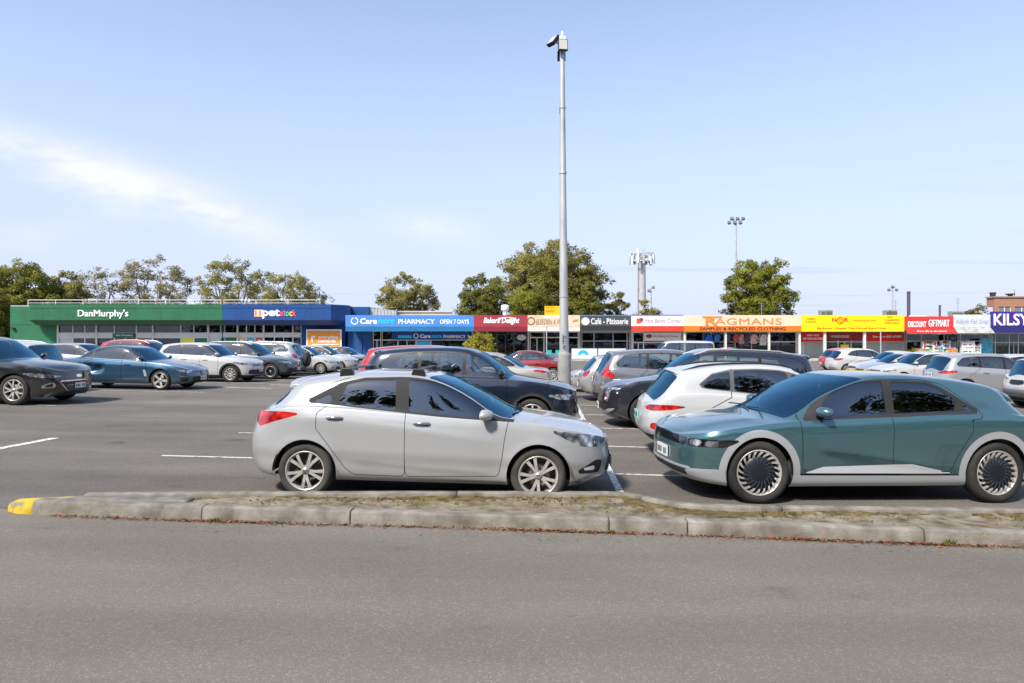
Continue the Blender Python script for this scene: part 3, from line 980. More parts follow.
def car_face(s, hz, face, tail, gc):
    """lamps, grille and intakes in arc-length / height"""
    W = s['W']/2
    P = []
    if face == 'plain':
        P += [('headlight', 'f', [(W*.62, hz-.13), (W*.98, hz-.06), (W*1.30, hz+.045), (W*1.28, hz+.005), (W*.64, hz-.015)], LAMPIN)]
        P += [('grille', 'f', [(-.2, hz-.16), (W*.50, hz-.13), (W*.54, hz-.02), (-.2, hz-.02)], GLOSSBLACK)]
        P += [('intake', 'f', [(-.2, gc+.08), (W*.62, gc+.08), (W*.55, gc+.22), (-.2, gc+.22)], BLACKM)]
        P += [('fog_lamp', 'f', [(W*.72, gc+.14), (W*.90, gc+.15), (W*.90, gc+.24), (W*.74, gc+.22)], LAMPIN)]
    elif face == 'suv':
        P += [('headlight', 'f', [(W*.58, hz-.14), (W*.98, hz-.10), (W*1.30, hz+.035), (W*1.24, hz+.005), (W*.60, hz-.03)], LAMPIN)]
        P += [('grille', 'f', [(-.2, hz-.32), (W*.42, hz-.30), (W*.55, hz-.05), (-.2, hz-.05)], GLOSSBLACK)]
        P += [('intake', 'f', [(-.2, gc+.05), (W*.74, gc+.07), (W*.62, gc+.19), (-.2, gc+.19)], BLACKM)]
        P += [('fog_lamp', 'f', [(W*.78, gc+.20), (W*1.0, gc+.21), (W*1.0, gc+.29), (W*.80, gc+.28)], LAMPIN)]
    L = s['L']; rz = s['belt'][-1][1]
    if tail == 'wrap':
        P += [('taillight', 'r', [(W*.60, rz+.06), (W*.95, rz+.02), (W*1.28, rz+.10), (W*1.26, rz+.17), (W*.9, rz+.17), (W*.60, rz+.13)], LAMPRED)]
    elif tail == 'slim':
        P += [('taillight', 'r', [(W*.52, rz+.10), (W*.95, rz+.07), (W*1.32, rz+.13), (W*1.1, rz+.18), (W*.52, rz+.17)], LAMPRED)]
    elif tail == 'tall':
        P += [('taillight', 'r', [(W*.70, rz-.02), (W*.92, rz-.04), (W*1.02, rz+.10), (W*1.05, rz+.20), (W*.80, rz+.20)], LAMPRED)]
    return P

KIND = {
 'hatch': ([(0, .46), (.012, .475), (.05, .54), (.12, .60), (.20, .655), (.235, .675), (.34, .84), (.44, .965), (.50, .99), (.58, 1.0), (.72, .985), (.84, .935), (.875, .91), (.93, .76), (.965, .64), (.985, .56), (1, .54)],
           [(0, .45), (.07, .52), (.20, .60), (.30, .625), (.55, .645), (.78, .68), (.90, .66), (.97, .58), (1, .53)],
           [(.27, .635), (.37, .795), (.44, .90), (.50, .938), (.58, .947), (.68, .935), (.75, .89), (.81, .755), (.77, .735), (.56, .685)],
           (.235, .425), (.885, .965)),
 'suv': ([(0, .50), (.012, .52), (.04, .575), (.12, .62), (.22, .655), (.27, .675), (.345, .81), (.425, .94), (.48, .985), (.57, 1.0), (.72, .99), (.86, .955), (.905, .93), (.95, .77), (.972, .64), (.985, .55), (1, .53)],
         [(0, .49), (.06, .55), (.20, .615), (.30, .63), (.55, .645), (.80, .66), (.92, .645), (.97, .58), (1, .52)],
         [(.29, .645), (.37, .79), (.43, .90), (.50, .937), (.60, .945), (.72, .935), (.82, .90), (.875, .76), (.86, .71), (.56, .675)],
         (.27, .42), (.91, .972)),
 'wagon': ([(0, .48), (.012, .50), (.04, .55), (.12, .60), (.21, .64), (.255, .66), (.33, .81), (.41, .945), (.47, .985), (.56, 1.0), (.75, .99), (.88, .96), (.925, .935), (.96, .77), (.978, .62), (.988, .54), (1, .52)],
         [(0, .47), (.06, .53), (.20, .605), (.30, .615), (.55, .625), (.80, .64), (.92, .63), (.97, .57), (1, .51)],
         [(.275, .63), (.355, .78), (.415, .905), (.48, .935), (.58, .945), (.74, .935), (.86, .90), (.91, .75), (.90, .69), (.56, .655)],
         (.255, .405), (.93, .975)),
 'sedan': ([(0, .45), (.012, .47), (.05, .53), (.14, .60), (.23, .655), (.265, .68), (.34, .82), (.42, .955), (.48, .99), (.54, 1.0), (.64, .98), (.72, .915), (.80, .78), (.85, .715), (.92, .69), (.97, .665), (.985, .60), (1, .56)],
           [(0, .44), (.07, .52), (.20, .60), (.32, .635), (.55, .655), (.75, .68), (.90, .665), (.97, .62), (1, .55)],
           [(.30, .655), (.37, .79), (.43, .90), (.49, .938), (.56, .945), (.64, .925), (.70, .86), (.77, .735), (.75, .715), (.56, .69)],
           (.265, .415), (.70, .83)),
 'van': ([(0, .40), (.01, .43), (.05, .50), (.10, .545), (.13, .57), (.20, .78), (.27, .94), (.33, .985), (.5, 1.0), (.8, .995), (.93, .975), (.955, .95), (.975, .72), (.985, .55), (1, .5)],
         [(0, .39), (.06, .48), (.20, .56), (.5, .57), (.92, .58), (.97, .53), (1, .48)],
         [(.16, .575), (.24, .80), (.28, .90), (.34, .925), (.5, .93), (.90, .925), (.93, .88), (.935, .62), (.5, .60)],
         (.13, .26), (.955, .975)),
}
# ------------------------------------------------------------------ the two cars in front
P_SILVER = paint('silver_paint', (.375, .383, .396), .15, .34)
P_TEAL = paint('teal_paint', (.062, .148, .172), .5, .26)
SATIN = mat('satin_silver', (.50, .52, .54), .36, .45)

def silver_extra(root, sh, sp, lod):
    L = sp['L']
    # roof rack feet with low cross bars
    for d in (2.26, 3.10):
        rk = MB()
        yr = .60
        top = pchip(sp['top'])
        zc = float(top(d))
        for sd in (1, -1):
            rk.prism([(-.085, zc-.10), (.085, zc-.10), (.075, zc+.01), (.045, zc+.05), (-.055, zc+.05), (-.075, zc+.005)], 'y', sd*yr-.035, sd*yr+.035, 0)
            rk.v = [(x + (L/2-d if i >= len(rk.v)-12 else 0), y, z) for i, (x, y, z) in enumerate(rk.v)]
        rk.tube([(L/2-d-.0, -yr, zc+.03), (L/2-d, 0, zc+.045), (L/2-d, yr, zc+.03)], .016, 8, 1)
        rk.build('roof_rack', [BLACK, mat('rack_bar', (.1, .1, .1), .4, .5)], root, bevel=.006)
    # spoiler over the hatch
    spoiler_part(root, sh, sp, 3.66, .19, .03, .58)
    # wipers and bonnet base
    m = MB()
    for y0, y1 in ((.42, -.12), (-.1, -.58)):
        m.tube([(L/2-1.05, y0, 1.0), (L/2-1.14, (y0+y1)/2, 1.035), (L/2-1.12, y1, 1.02)], .009, 6)
    m.build('wiper', BLACKM, root)

def spec_silver():
    L, W, H = 4.30, 1.78, 1.45
    s = spec('hatch', 'silver_hatchback', L, W, H, P_SILVER, .315, .222, (.845, 3.495), 'double5', clear=.19)
    s.update(
        top=[(0, .70), (.04, .74), (.12, .79), (.3, .85), (.6, .915), (.9, .96), (1.02, .975), (1.10, .99), (1.5, 1.19), (1.9, 1.365), (2.15, 1.425), (2.45, 1.448), (2.8, 1.448), (3.2, 1.42), (3.55, 1.375), (3.70, 1.345), (3.78, 1.30), (3.94, 1.15), (4.02, 1.075), (4.10, 1.03), (4.17, .98), (4.21, .92), (4.24, .87)],
        belt=[(0, .685), (.15, .74), (.4, .81), (.8, .885), (1.1, .912), (1.5, .93), (2.4, .985), (3.1, 1.03), (3.5, 1.04), (3.8, 1.02), (4.0, .985), (4.15, .93), (4.24, .86)],
        bot=[(0, .20), (.35, .185), (1.2, .20), (3.1, .215), (3.9, .235), (4.3, .27)],
        corner=(.85, 2.45, .62, 2.8), bow=.035, d_rear=4.24,
        wv=[(0, .90), (.06, .945), (.16, .965), (.26, .972), (.45, 1.0), (.72, 1.0), (.88, .99), (1, .965)],
        dxf=[(0, -.12), (.1, -.02), (.25, .03), (.5, .04), (.75, .02), (1, 0)],
        dxr=[(0, .0), (.15, .035), (.35, .06), (.55, .065), (.75, .04), (1, 0)],
        screen=(1.04, 2.02), rear_screen=(3.82, 4.0), wrap=.30,
        dlo=[(1.12, .905), (1.36, 1.06), (1.62, 1.205), (1.86, 1.315), (2.07, 1.372), (2.40, 1.395), (2.86, 1.378), (3.14, 1.315), (3.50, 1.115), (3.47, 1.085), (3.26, 1.07), (2.40, .995)],
        panes=[[(1.42, .945), (1.48, 1.05), (1.66, 1.17), (1.88, 1.29), (2.09, 1.345), (2.35, 1.37), (2.33, 1.01)],
               [(2.48, 1.02), (2.50, 1.37), (2.86, 1.352), (3.06, 1.30), (3.14, 1.10), (3.12, 1.075)],
               [(3.22, 1.085), (3.23, 1.19), (3.42, 1.11), (3.40, 1.09)]],
        pane_glass=[GLASS_T]*3,
        beltz=.97,
        doors=[[(1.30, .30), (2.355, .275), (2.36, .5), (2.36, 1.42), (2.0, 1.42), (1.60, 1.30), (1.16, .97), (1.20, .90), (1.235, .72), (1.26, .5)],
               [(2.36, .275), (2.94, .285), (3.04, .36), (3.21, .60), (3.37, .80), (3.37, .98), (3.27, 1.05), (3.27, 1.30), (2.9, 1.42), (2.36, 1.42)]],
        handles=[(2.17, .885), (3.16, .93)],
        mirror=(1.47, .99), seats=[(2.25, .93), (3.05, .88)],
        creases=[dict(line=[(1.2, .68), (1.8, .75), (2.6, .85), (3.3, .905), (3.9, .90)], amp=.024, up=.10, dn=.26, fade=.5),
                 dict(line=[(1.3, .33), (2.2, .385), (3.1, .46)], amp=.011, up=.14, dn=.02, fade=.3)],
        hoodlines=[[(.1, .30), (.6, .48), (1.0, .60)]],
        flare=.022,
        lines=[([(.10, .62), (.5, .70), (1.0, .735)], .0035)], line_t=1.0,
        pieces=[('headlight', 'f', [(.44, .675), (.64, .625), (.88, .645), (1.08, .735), (1.25, .825), (1.23, .83), (1.06, .81), (.78, .775), (.46, .72)], LAMPIN, .006),
                ('badge', 'f', [(-.075, .61), (.075, .61), (.075, .665), (-.075, .665)], CHROME, .02),
                ('grille', 'f', [(-.3, .59), (.36, .59), (.42, .645), (.34, .675), (-.3, .68)], GLOSSBLACK),
                ('intake', 'f', [(-.3, .27), (.40, .27), (.50, .36), (.34, .54), (-.3, .54)], BLACKM),
                ('fog_bulb', 'f', [(.70, .365), (.87, .37), (.86, .40), (.71, .42)], LAMPWHITE),
                ('fog_lamp', 'f', [(.62, .325), (.92, .335), (.95, .365), (.70, .485), (.58, .47)], BLACK),
                ('taillight', 'r', [(.64, .86), (.80, .80), (.98, .865), (1.25, .95), (1.26, .975), (1.05, .985), (.72, .975), (.62, .93)], LAMPRED, .01)],
        plates={'f': (.40, PLATE), 'r': (.60, PLATE)},
        extra=silver_extra)
    s['handle_mat'] = CHROME; s['rubber'] = RUBBER; s['trim'] = BLACKM; s['spoil'] = False
    return s

def teal_extra(root, sh, sp, lod):
    L = sp['L']
    spoiler_part(root, sh, sp, 4.07, .21, .05, .70)
    m = MB()
    for y0, y1 in ((.1, -.6), (.5, .0)):
        m.tube([(L/2-1.06, y0, 1.035), (L/2-1.12, (y0+y1)/2, 1.055), (L/2-1.10, y1, 1.04)], .009, 6)
    m.build('wiper', BLACKM, root)

def spec_teal():
    L, W, H = 4.635, 1.89, 1.52
    s = spec('hatch', 'teal_hatchback', L, W, H, P_TEAL, .365, .262, (.845, 3.845), 'blade', clear=.20)
    s.update(
        top=[(0, .75), (.03, .775), (.12, .815), (.35, .885), (.7, .955), (.98, .995), (1.06, 1.015), (1.14, 1.045), (1.55, 1.255), (1.95, 1.42), (2.2, 1.485), (2.5, 1.515), (2.85, 1.52), (3.3, 1.495), (3.8, 1.44), (4.05, 1.395), (4.14, 1.36), (4.22, 1.29), (4.32, 1.19), (4.45, 1.065), (4.54, .98), (4.60, .89)],
        belt=[(0, .74), (.12, .785), (.4, .845), (.8, .905), (1.2, .95), (1.8, .985), (2.6, 1.02), (3.5, 1.055), (4.0, 1.055), (4.3, 1.02), (4.48, .96), (4.60, .87)],
        bot=[(0, .24), (.3, .215), (.6, .19), (1.4, .20), (3.3, .21), (4.1, .25), (4.6, .34)],
        corner=(.62, 3.2, .5, 3.4), bow=.03, d_rear=4.60,
        wv=[(0, .91), (.06, .95), (.18, .965), (.45, .985), (.72, .995), (.90, .99), (1, .96)],
        dxf=[(0, -.06), (.1, .0), (.25, .035), (.42, .03), (.65, .03), (.82, .02), (1, 0)],
        dxr=[(0, -.10), (.15, -.01), (.35, .05), (.55, .04), (.75, .02), (1, 0)],
        screen=(1.07, 2.12), rear_screen=(4.19, 4.45), wrap=.26,
        dlo=[(1.36, .945), (1.55, 1.140), (1.78, 1.295), (1.95, 1.390), (2.12, 1.438), (2.45, 1.455), (3.06, 1.435), (3.20, 1.370), (3.66, 1.085), (3.60, 1.065), (2.45, .975)],
        panes=[[(1.62, .985), (1.66, 1.150), (1.82, 1.280), (1.98, 1.365), (2.14, 1.413), (2.44, 1.430), (2.43, 1.050)],
               [(2.54, 1.055), (2.55, 1.430), (3.03, 1.408), (3.14, 1.360), (3.36, 1.210), (3.30, 1.080)],
               [(3.40, 1.090), (3.44, 1.165), (3.58, 1.095)]],
        pane_glass=[GLASS_T]*3,
        beltz=1.0,
        clad=(SATIN, .335, .085),
        sillband=(GLOSSBLACK, .335, .362),
        doors=[[(1.37, .38), (2.48, .38), (2.48, 1.45), (2.1, 1.45), (1.75, 1.36), (1.33, 1.0), (1.34, .9)],
               [(2.48, .38), (3.24, .38), (3.31, .55), (3.44, .76), (3.50, .85), (3.50, 1.0), (3.72, 1.03), (3.22, 1.40), (3.0, 1.45), (2.48, 1.45)]],
        handles=[(2.28, .865), (3.30, .905)],
        mirror=(1.62, 1.065), seats=[(2.25, .98), (3.15, .95)],
        creases=[dict(line=[(1.2, .80), (2.2, .855), (3.3, .895), (4.3, .91)], amp=.018, up=.06, dn=.12, fade=.3),
                 dict(line=[(1.45, .66), (2.0, .60), (2.6, .50), (3.2, .40)], amp=.026, up=.18, dn=.06, fade=.25)],
        hoodlines=[[(.1, .42), (.6, .55), (1.0, .66)]],
        flare=.006,
        lines=[([(.02, .55), (.3, .80), (1.0, .835)], .0035)], line_t=1.0,
        pieces=[('running_lamp', 'f', [(.67, .652), (.83, .652), (.83, .722), (.67, .722)], LAMPIN, .004),
                ('running_lamp', 'f', [(.86, .652), (1.02, .652), (1.02, .722), (.86, .722)], LAMPIN, .004),
                ('grille', 'f', [(-.3, .64), (.62, .64), (.62, .735), (-.3, .735)], GLOSSBLACK, .004),
                ('headlight', 'f', [(.63, .64), (1.10, .65), (1.28, .735), (.63, .735)], GLOSSBLACK, .006),
                ('intake', 'f', [(-.3, .29), (.66, .29), (.60, .36), (-.3, .36)], BLACKM),
                ('skid_plate', 'f', [(.55, .27), (1.12, .24), (1.10, .37), (1.02, .40), (.66, .38)], SATIN),
                ('skid_plate', 'f', [(-.3, .37), (.70, .37), (.72, .40), (-.3, .40)], SATIN),
                ('door_trim', 's', [(1.40, .365), (3.24, .365), (2.72, .475), (2.48, .468), (1.62, .438)], mat('door_trim_silver', (.70, .73, .76), .35, .3), .004),
                ('taillight', 'r', [(-.3, .80), (1.05, .80), (1.05, .90), (-.3, .90)], LAMPRED, .006)],
        plates={'f': (.50, PLATE), 'r': (.62, PLATE)},
        extra=teal_extra, steer=-.10)
    s['handle_mat'] = P_TEAL; s['flush'] = True; s['trim'] = BLACKM; s['spoil'] = False
    return s

def place(o, x, y, rz, label=None, group=None):
    """stand a thing on the sloping ground"""
    e = .4
    n = Vector((gz(x-e, y)-gz(x+e, y), gz(x, y-e)-gz(x, y+e), 2*e)).normalized()
    q = Vector((0, 0, 1)).rotation_difference(n)
    m = q.to_matrix() @ Matrix.Rotation(rz, 3, 'Z')
    o.location = (x, y, gz(x, y))
    o.rotation_euler = m.to_euler()
    if label: o['label'] = label
    if group: o['group'] = group
    return o
# ------------------------------------------------------------------ pixel helpers (only to read positions off the photo)
def WX(px, y): return (px - 512.0) / F * y
def WZ(py, y): return HC + (341.5 - py) / F * y

# ------------------------------------------------------------------ ground
def asphalt(name, c0, c1, patch, grain=220.0):
    m = nmat(name, [c0, c1], grain, 3, .92, .55, 260, .3, .72, spec=.25)
    t = m.node_tree; b = t.nodes['Principled BSDF']
    lk = b.inputs['Base Color'].links[0]; src = lk.from_socket
    tc = t.nodes.new('ShaderNodeTexCoord')
    n = t.nodes.new('ShaderNodeTexNoise'); n.inputs['Scale'].default_value = .35; n.inputs['Detail'].default_value = 9; n.inputs['Roughness'].default_value = .62
    mp = t.nodes.new('ShaderNodeMapping'); mp.inputs['Scale'].default_value = (.55, 1.5, 1)
    t.links.new(tc.outputs['Object'], mp.inputs[0]); t.links.new(mp.outputs[0], n.inputs['Vector'])
    r = t.nodes.new('ShaderNodeMapRange'); r.inputs[1].default_value = .32; r.inputs[2].default_value = .7
    r.inputs[3].default_value = 1 - patch; r.inputs[4].default_value = 1 + patch
    t.links.new(n.outputs['Fac'], r.inputs[0])
    # pale stones in the binder
    v = t.nodes.new('ShaderNodeTexVoronoi'); v.inputs['Scale'].default_value = 85
    t.links.new(tc.outputs['Object'], v.inputs['Vector'])
    sp = t.nodes.new('ShaderNodeSeparateColor'); t.links.new(v.outputs['Color'], sp.inputs[0])
    st = t.nodes.new('ShaderNodeMapRange'); st.inputs[1].default_value = .72; st.inputs[2].default_value = 1; st.inputs[3].default_value = 0; st.inputs[4].default_value = .5
    t.links.new(sp.outputs[0], st.inputs[0])
    mx = t.nodes.new('ShaderNodeMix'); mx.data_type = 'RGBA'; mx.inputs[7].default_value = (.30, .29, .275, 1)
    t.links.new(st.outputs[0], mx.inputs[0]); t.links.new(src, mx.inputs[6])
    mu = t.nodes.new('ShaderNodeVectorMath'); mu.operation = 'SCALE'
    t.links.new(mx.outputs[2], mu.inputs[0]); t.links.new(r.outputs[0], mu.inputs['Scale'])
    # oil drips, scuffs and old patches
    o1 = t.nodes.new('ShaderNodeTexNoise'); o1.inputs['Scale'].default_value = 1.15; o1.inputs['Detail'].default_value = 5; o1.inputs['Roughness'].default_value = .7
    mp2 = t.nodes.new('ShaderNodeMapping'); mp2.inputs['Location'].default_value = (3.3, 8.1, 0); mp2.inputs['Scale'].default_value = (.8, 1.6, 1)
    t.links.new(tc.outputs['Object'], mp2.inputs[0]); t.links.new(mp2.outputs[0], o1.inputs['Vector'])
    orr = t.nodes.new('ShaderNodeMapRange'); orr.interpolation_type = 'SMOOTHSTEP'; orr.inputs[1].default_value = .60; orr.inputs[2].default_value = .74; orr.inputs[3].default_value = 1.0; orr.inputs[4].default_value = 1 - patch*1.7
    t.links.new(o1.outputs['Fac'], orr.inputs[0])
    # long worn wheel tracks, lighter than the rest
    wv_ = t.nodes.new('ShaderNodeTexNoise'); wv_.inputs['Scale'].default_value = .9; wv_.inputs['Detail'].default_value = 3
    mp3 = t.nodes.new('ShaderNodeMapping'); mp3.inputs['Scale'].default_value = (.05, 1.1, 1); mp3.inputs['Rotation'].default_value = (0, 0, R(3))
    t.links.new(tc.outputs['Object'], mp3.inputs[0]); t.links.new(mp3.outputs[0], wv_.inputs['Vector'])
    wr_ = t.nodes.new('ShaderNodeMapRange'); wr_.inputs[1].default_value = .35; wr_.inputs[2].default_value = .65; wr_.inputs[3].default_value = .93; wr_.inputs[4].default_value = 1.08
    t.links.new(wv_.outputs['Fac'], wr_.inputs[0])
    # fine cracks
    cv = t.nodes.new('ShaderNodeTexVoronoi'); cv.feature = 'DISTANCE_TO_EDGE'; cv.inputs['Scale'].default_value = .32
    cw = t.nodes.new('ShaderNodeTexNoise'); cw.inputs['Scale'].default_value = 1.6; cw.inputs['Detail'].default_value = 6
    t.links.new(tc.outputs['Object'], cw.inputs['Vector'])
    ca2 = t.nodes.new('ShaderNodeVectorMath'); ca2.operation = 'MULTIPLY_ADD'; ca2.inputs[1].default_value = (1.1, 1.1, 0); t.links.new(cw.outputs['Color'], ca2.inputs[0]); t.links.new(tc.outputs['Object'], ca2.inputs[2])
    t.links.new(ca2.outputs[0], cv.inputs['Vector'])
    cr2 = t.nodes.new('ShaderNodeMapRange'); cr2.inputs[1].default_value = .0; cr2.inputs[2].default_value = .0035; cr2.inputs[3].default_value = .90; cr2.inputs[4].default_value = 1.0
    t.links.new(cv.outputs['Distance'], cr2.inputs[0])
    def mulv(a, b_):
        q = t.nodes.new('ShaderNodeMath'); q.operation = 'MULTIPLY'; t.links.new(a, q.inputs[0]); t.links.new(b_, q.inputs[1]); return q.outputs[0]
    k_ = mulv(mulv(orr.outputs[0], wr_.outputs[0]), cr2.outputs[0])
    fin = t.nodes.new('ShaderNodeVectorMath'); fin.operation = 'SCALE'
    t.links.new(mu.outputs[0], fin.inputs[0]); t.links.new(k_, fin.inputs['Scale'])
    t.links.new(fin.outputs[0], b.inputs['Base Color'])
    return m
ASPH_ROAD = asphalt('road_asphalt', (.121, .107, .089), (.257, .229, .192), .15)
ASPH_PARK = asphalt('car_park_asphalt', (.097, .086, .073), (.210, .187, .160), .24)

def fline(pts):
    """y of a polyline at x"""
    xs = [p[0] for p in pts]; ys = [p[1] for p in pts]
    return lambda x: float(np.interp(x, xs, ys))
FRONT = fline([(-60, 9.0), (-4.8, 6.86), (-3.2, 6.74), (0, 6.62), (1.3, 6.55), (4.8, 6.31), (60, 3.3)])

def sheet(name, x0, x1, ny, m, ya, yb, dz=0.0, nx=80, kind='structure'):
    g = MB()
    xs = np.linspace(x0, x1, nx+1)
    for i, x in enumerate(xs):
        a = ya(x); b = yb(x)
        for j in range(ny+1):
            y = a + (b-a)*j/ny
            g.v.append((x, y, gz(x, y) + dz))
    for i in range(nx):
        for j in range(ny):
            g.f.append((i*(ny+1)+j, (i+1)*(ny+1)+j, (i+1)*(ny+1)+j+1, i*(ny+1)+j+1)); g.m.append(0); g.sm.append(True)
    o = g.build(name, m, None, fix=False); o['kind'] = kind
    return o
# the great ground sheet to the horizon lies under everything
gm = nmat('distant_ground', [(.09, .085, .07), (.13, .125, .11)], .2, 5, .95)
g = MB()
xs = [-900, -300, -120, -60, -45, -30, -15, 0, 15, 30, 45, 60, 120, 300, 900]; ys = [-300, -120, -60, -30, -10, 0, 10, 20, 27, 34, 40, 47, 54, 80, 120, 300, 900]
for y in ys:
    for x in xs: g.v.append((x, y, gz(x, y) - .03))
for j in range(len(ys)-1):
    for i in range(len(xs)-1):
        n_ = len(xs); g.f.append((j*n_+i, j*n_+i+1, (j+1)*n_+i+1, (j+1)*n_+i)); g.m.append(0); g.sm.append(True)
g.build('ground', gm, fix=False)['kind'] = 'structure'
sheet('road', -60, 60, 10, ASPH_ROAD, lambda x: -14.0, lambda x: FRONT(x) + .25, 0.0)
sheet('car_park', -60, 60, 60, ASPH_PARK, lambda x: FRONT(x) + .22, lambda x: 64.0, 0.004)
# footpath under the verandahs
PAVE = nmat('pavement_concrete', [(.34, .33, .31), (.46, .45, .43)], 1.5, 6, .85)
g = MB(); g.box(-56, 64, -.1, 62, 90, .12)
g.build('footpath', PAVE)['kind'] = 'structure'

# ------------------------------------------------------------------ kerbed island
CONC = nmat('kerb_concrete', [(.13, .112, .09), (.215, .195, .165), (.31, .29, .255)], 5, 10, .9, .35, 60, .30, .72)
def stain(m, scale=2.2):
    """dark lichen and dirt blotches on the concrete"""
    t = m.node_tree; b = t.nodes['Principled BSDF']; src = b.inputs['Base Color'].links[0].from_socket
    tc = t.nodes.new('ShaderNodeTexCoord'); n = t.nodes.new('ShaderNodeTexNoise'); n.inputs['Scale'].default_value = scale; n.inputs['Detail'].default_value = 12; n.inputs['Roughness'].default_value = .7
    t.links.new(tc.outputs['Object'], n.inputs['Vector'])
    r = t.nodes.new('ShaderNodeMapRange'); r.inputs[1].default_value = .53; r.inputs[2].default_value = .74; r.inputs[4].default_value = .6
    t.links.new(n.outputs['Fac'], r.inputs[0])
    mx = t.nodes.new('ShaderNodeMix'); mx.data_type = 'RGBA'; mx.inputs[7].default_value = (.085, .075, .055, 1)
    t.links.new(r.outputs[0], mx.inputs[0]); t.links.new(src, mx.inputs[6]); t.links.new(mx.outputs[2], b.inputs['Base Color'])
stain(CONC, 3.5)
def kerb_run(name, pts, wd, h, m, joints, dz=.0, r=.016):
    """kerb of rounded section along a polyline (left edge first); short gaps at joints. wd to the left of travel"""
    P = [Vector((x, y, 0)) for x, y in pts]
    # resample
    Q = []; rnd = random.Random(len(pts))
    for i in range(len(P)-1):
        n_ = max(1, int((P[i+1]-P[i]).length / .12))
        for k in range(n_): Q.append(P[i].lerp(P[i+1], k/n_))
    Q.append(P[-1])
    sec = [(0, -.06), (-.004, h*.35), (.008, h-r), (.008+r*.3, h-r*.3), (.008+r, h), (wd-r, h), (wd-r*.3, h-r*.3), (wd, h-r), (wd, -.06)]
    g = MB(); ring = None; s = 0.0; jn = sorted(joints); ji = 0
    segs = [[]]
    for i, q in enumerate(Q):
        d = (Q[min(i+1, len(Q)-1)] - Q[max(i-1, 0)]).normalized()
        nrm = Vector((-d.y, d.x, 0))
        if i: s += (q - Q[i-1]).length
        if ji < len(jn) and s > jn[ji]:
            ji += 1; a = q - d*.11
            segs[-1].append((a, nrm)); segs.append([(q - d*.10, nrm)])
        segs[-1].append((q, nrm))
    for sg in segs:
        b = len(g.v); oz = rnd.uniform(-.005, .005); oy = rnd.uniform(-.006, .006)
        for q, nrm in sg:
            w1 = rnd.uniform(-.0008, .0008)
            for o, z in sec:
                p = q + nrm*(o + oy)
                g.v.append((p.x, p.y, gz(p.x, p.y) + z + dz + (oz + w1 if z > 0 else 0)))
        ns = len(sec)
        for i in range(len(sg)-1):
            for k in range(ns-1):
                g.f.append((b+i*ns+k, b+(i+1)*ns+k, b+(i+1)*ns+k+1, b+i*ns+k+1)); g.m.append(0); g.sm.append(True)
        for e in (0, len(sg)-1):
            g.f.append(tuple(b+e*ns+k for k in range(ns))); g.m.append(0); g.sm.append(False)
    o = g.build(name, m, None, True)
    o['kind'] = 'structure'
    return o
# front kerb, nose, rear kerb with the step between the two bays
front = [(-4.82, 6.86), (-3.2, 6.74), (0, 6.62), (1.3, 6.55), (4.8, 6.31), (13, 5.85)]
kerb_run('kerb_front', front, .17, .135, CONC, [1.82, 3.3, 5.85, 6.5, 8.7, 11.2, 13.4])
rear = [(14, 7.62), (5.5, 7.32), (2.35, 7.24), (1.95, 7.27), (1.72, 7.36), (1.55, 7.52), (1.42, 7.68), (1.30, 7.76), (1.08, 7.79), (-1.2, 7.62), (-3.4, 7.42), (-4.5, 7.28)]
kerb_run('kerb_rear', rear, .13, .145, CONC, [3.2, 5.9, 8.3, 11.2, 12.6, 14.9])
# yellow painted nose
YEL = nmat('yellow_kerb_paint', [(.20, .185, .15), (.50, .34, .02), (.60, .42, .03)], 7, 10, .75, .3, 60, .33, .49)
nose = [(-4.5, 7.282), (-4.78, 7.25), (-5.02, 7.18), (-5.16, 7.08), (-5.15, 6.98), (-5.02, 6.90), (-4.82, 6.862)]
g = MB()
def dome(poly, h, inset):
    n_ = len(poly); c = Vector((sum(p[0] for p in poly)/n_, sum(p[1] for p in poly)/n_))
    rings = []
    for k, z in ((0, -.05), (0, h*.45), (.35, h*.85), (1, h)):
        rings.append([((Vector(p) + (c-Vector(p)).normalized()*inset*k).to_tuple(), z) for p in poly])
    for rg in rings:
        for (x, y), z in rg: g.v.append((x, y, gz(x, y) + z))
    for i in range(3):
        for k in range(n_):
            k2 = (k+1) % n_
            g.f.append((i*n_+k, i*n_+k2, (i+1)*n_+k2, (i+1)*n_+k)); g.m.append(0); g.sm.append(True)
    g.f.append(tuple(3*n_+k for k in range(n_))); g.m.append(0); g.sm.append(True)
dome(nose + [(-4.80, 7.0), (-4.49, 7.15)], .105, .06)
g.build('kerb_nose', YEL)['kind'] = 'structure'
g = MB()
dome([(-4.49, 7.278), (-4.78, 7.0), (-4.80, 6.866), (-4.1, 6.83), (-3.35, 6.92), (-3.35, 7.25), (-3.6, 7.40)], .125, .05)
g.build('kerb_apron', CONC)['kind'] = 'structure'
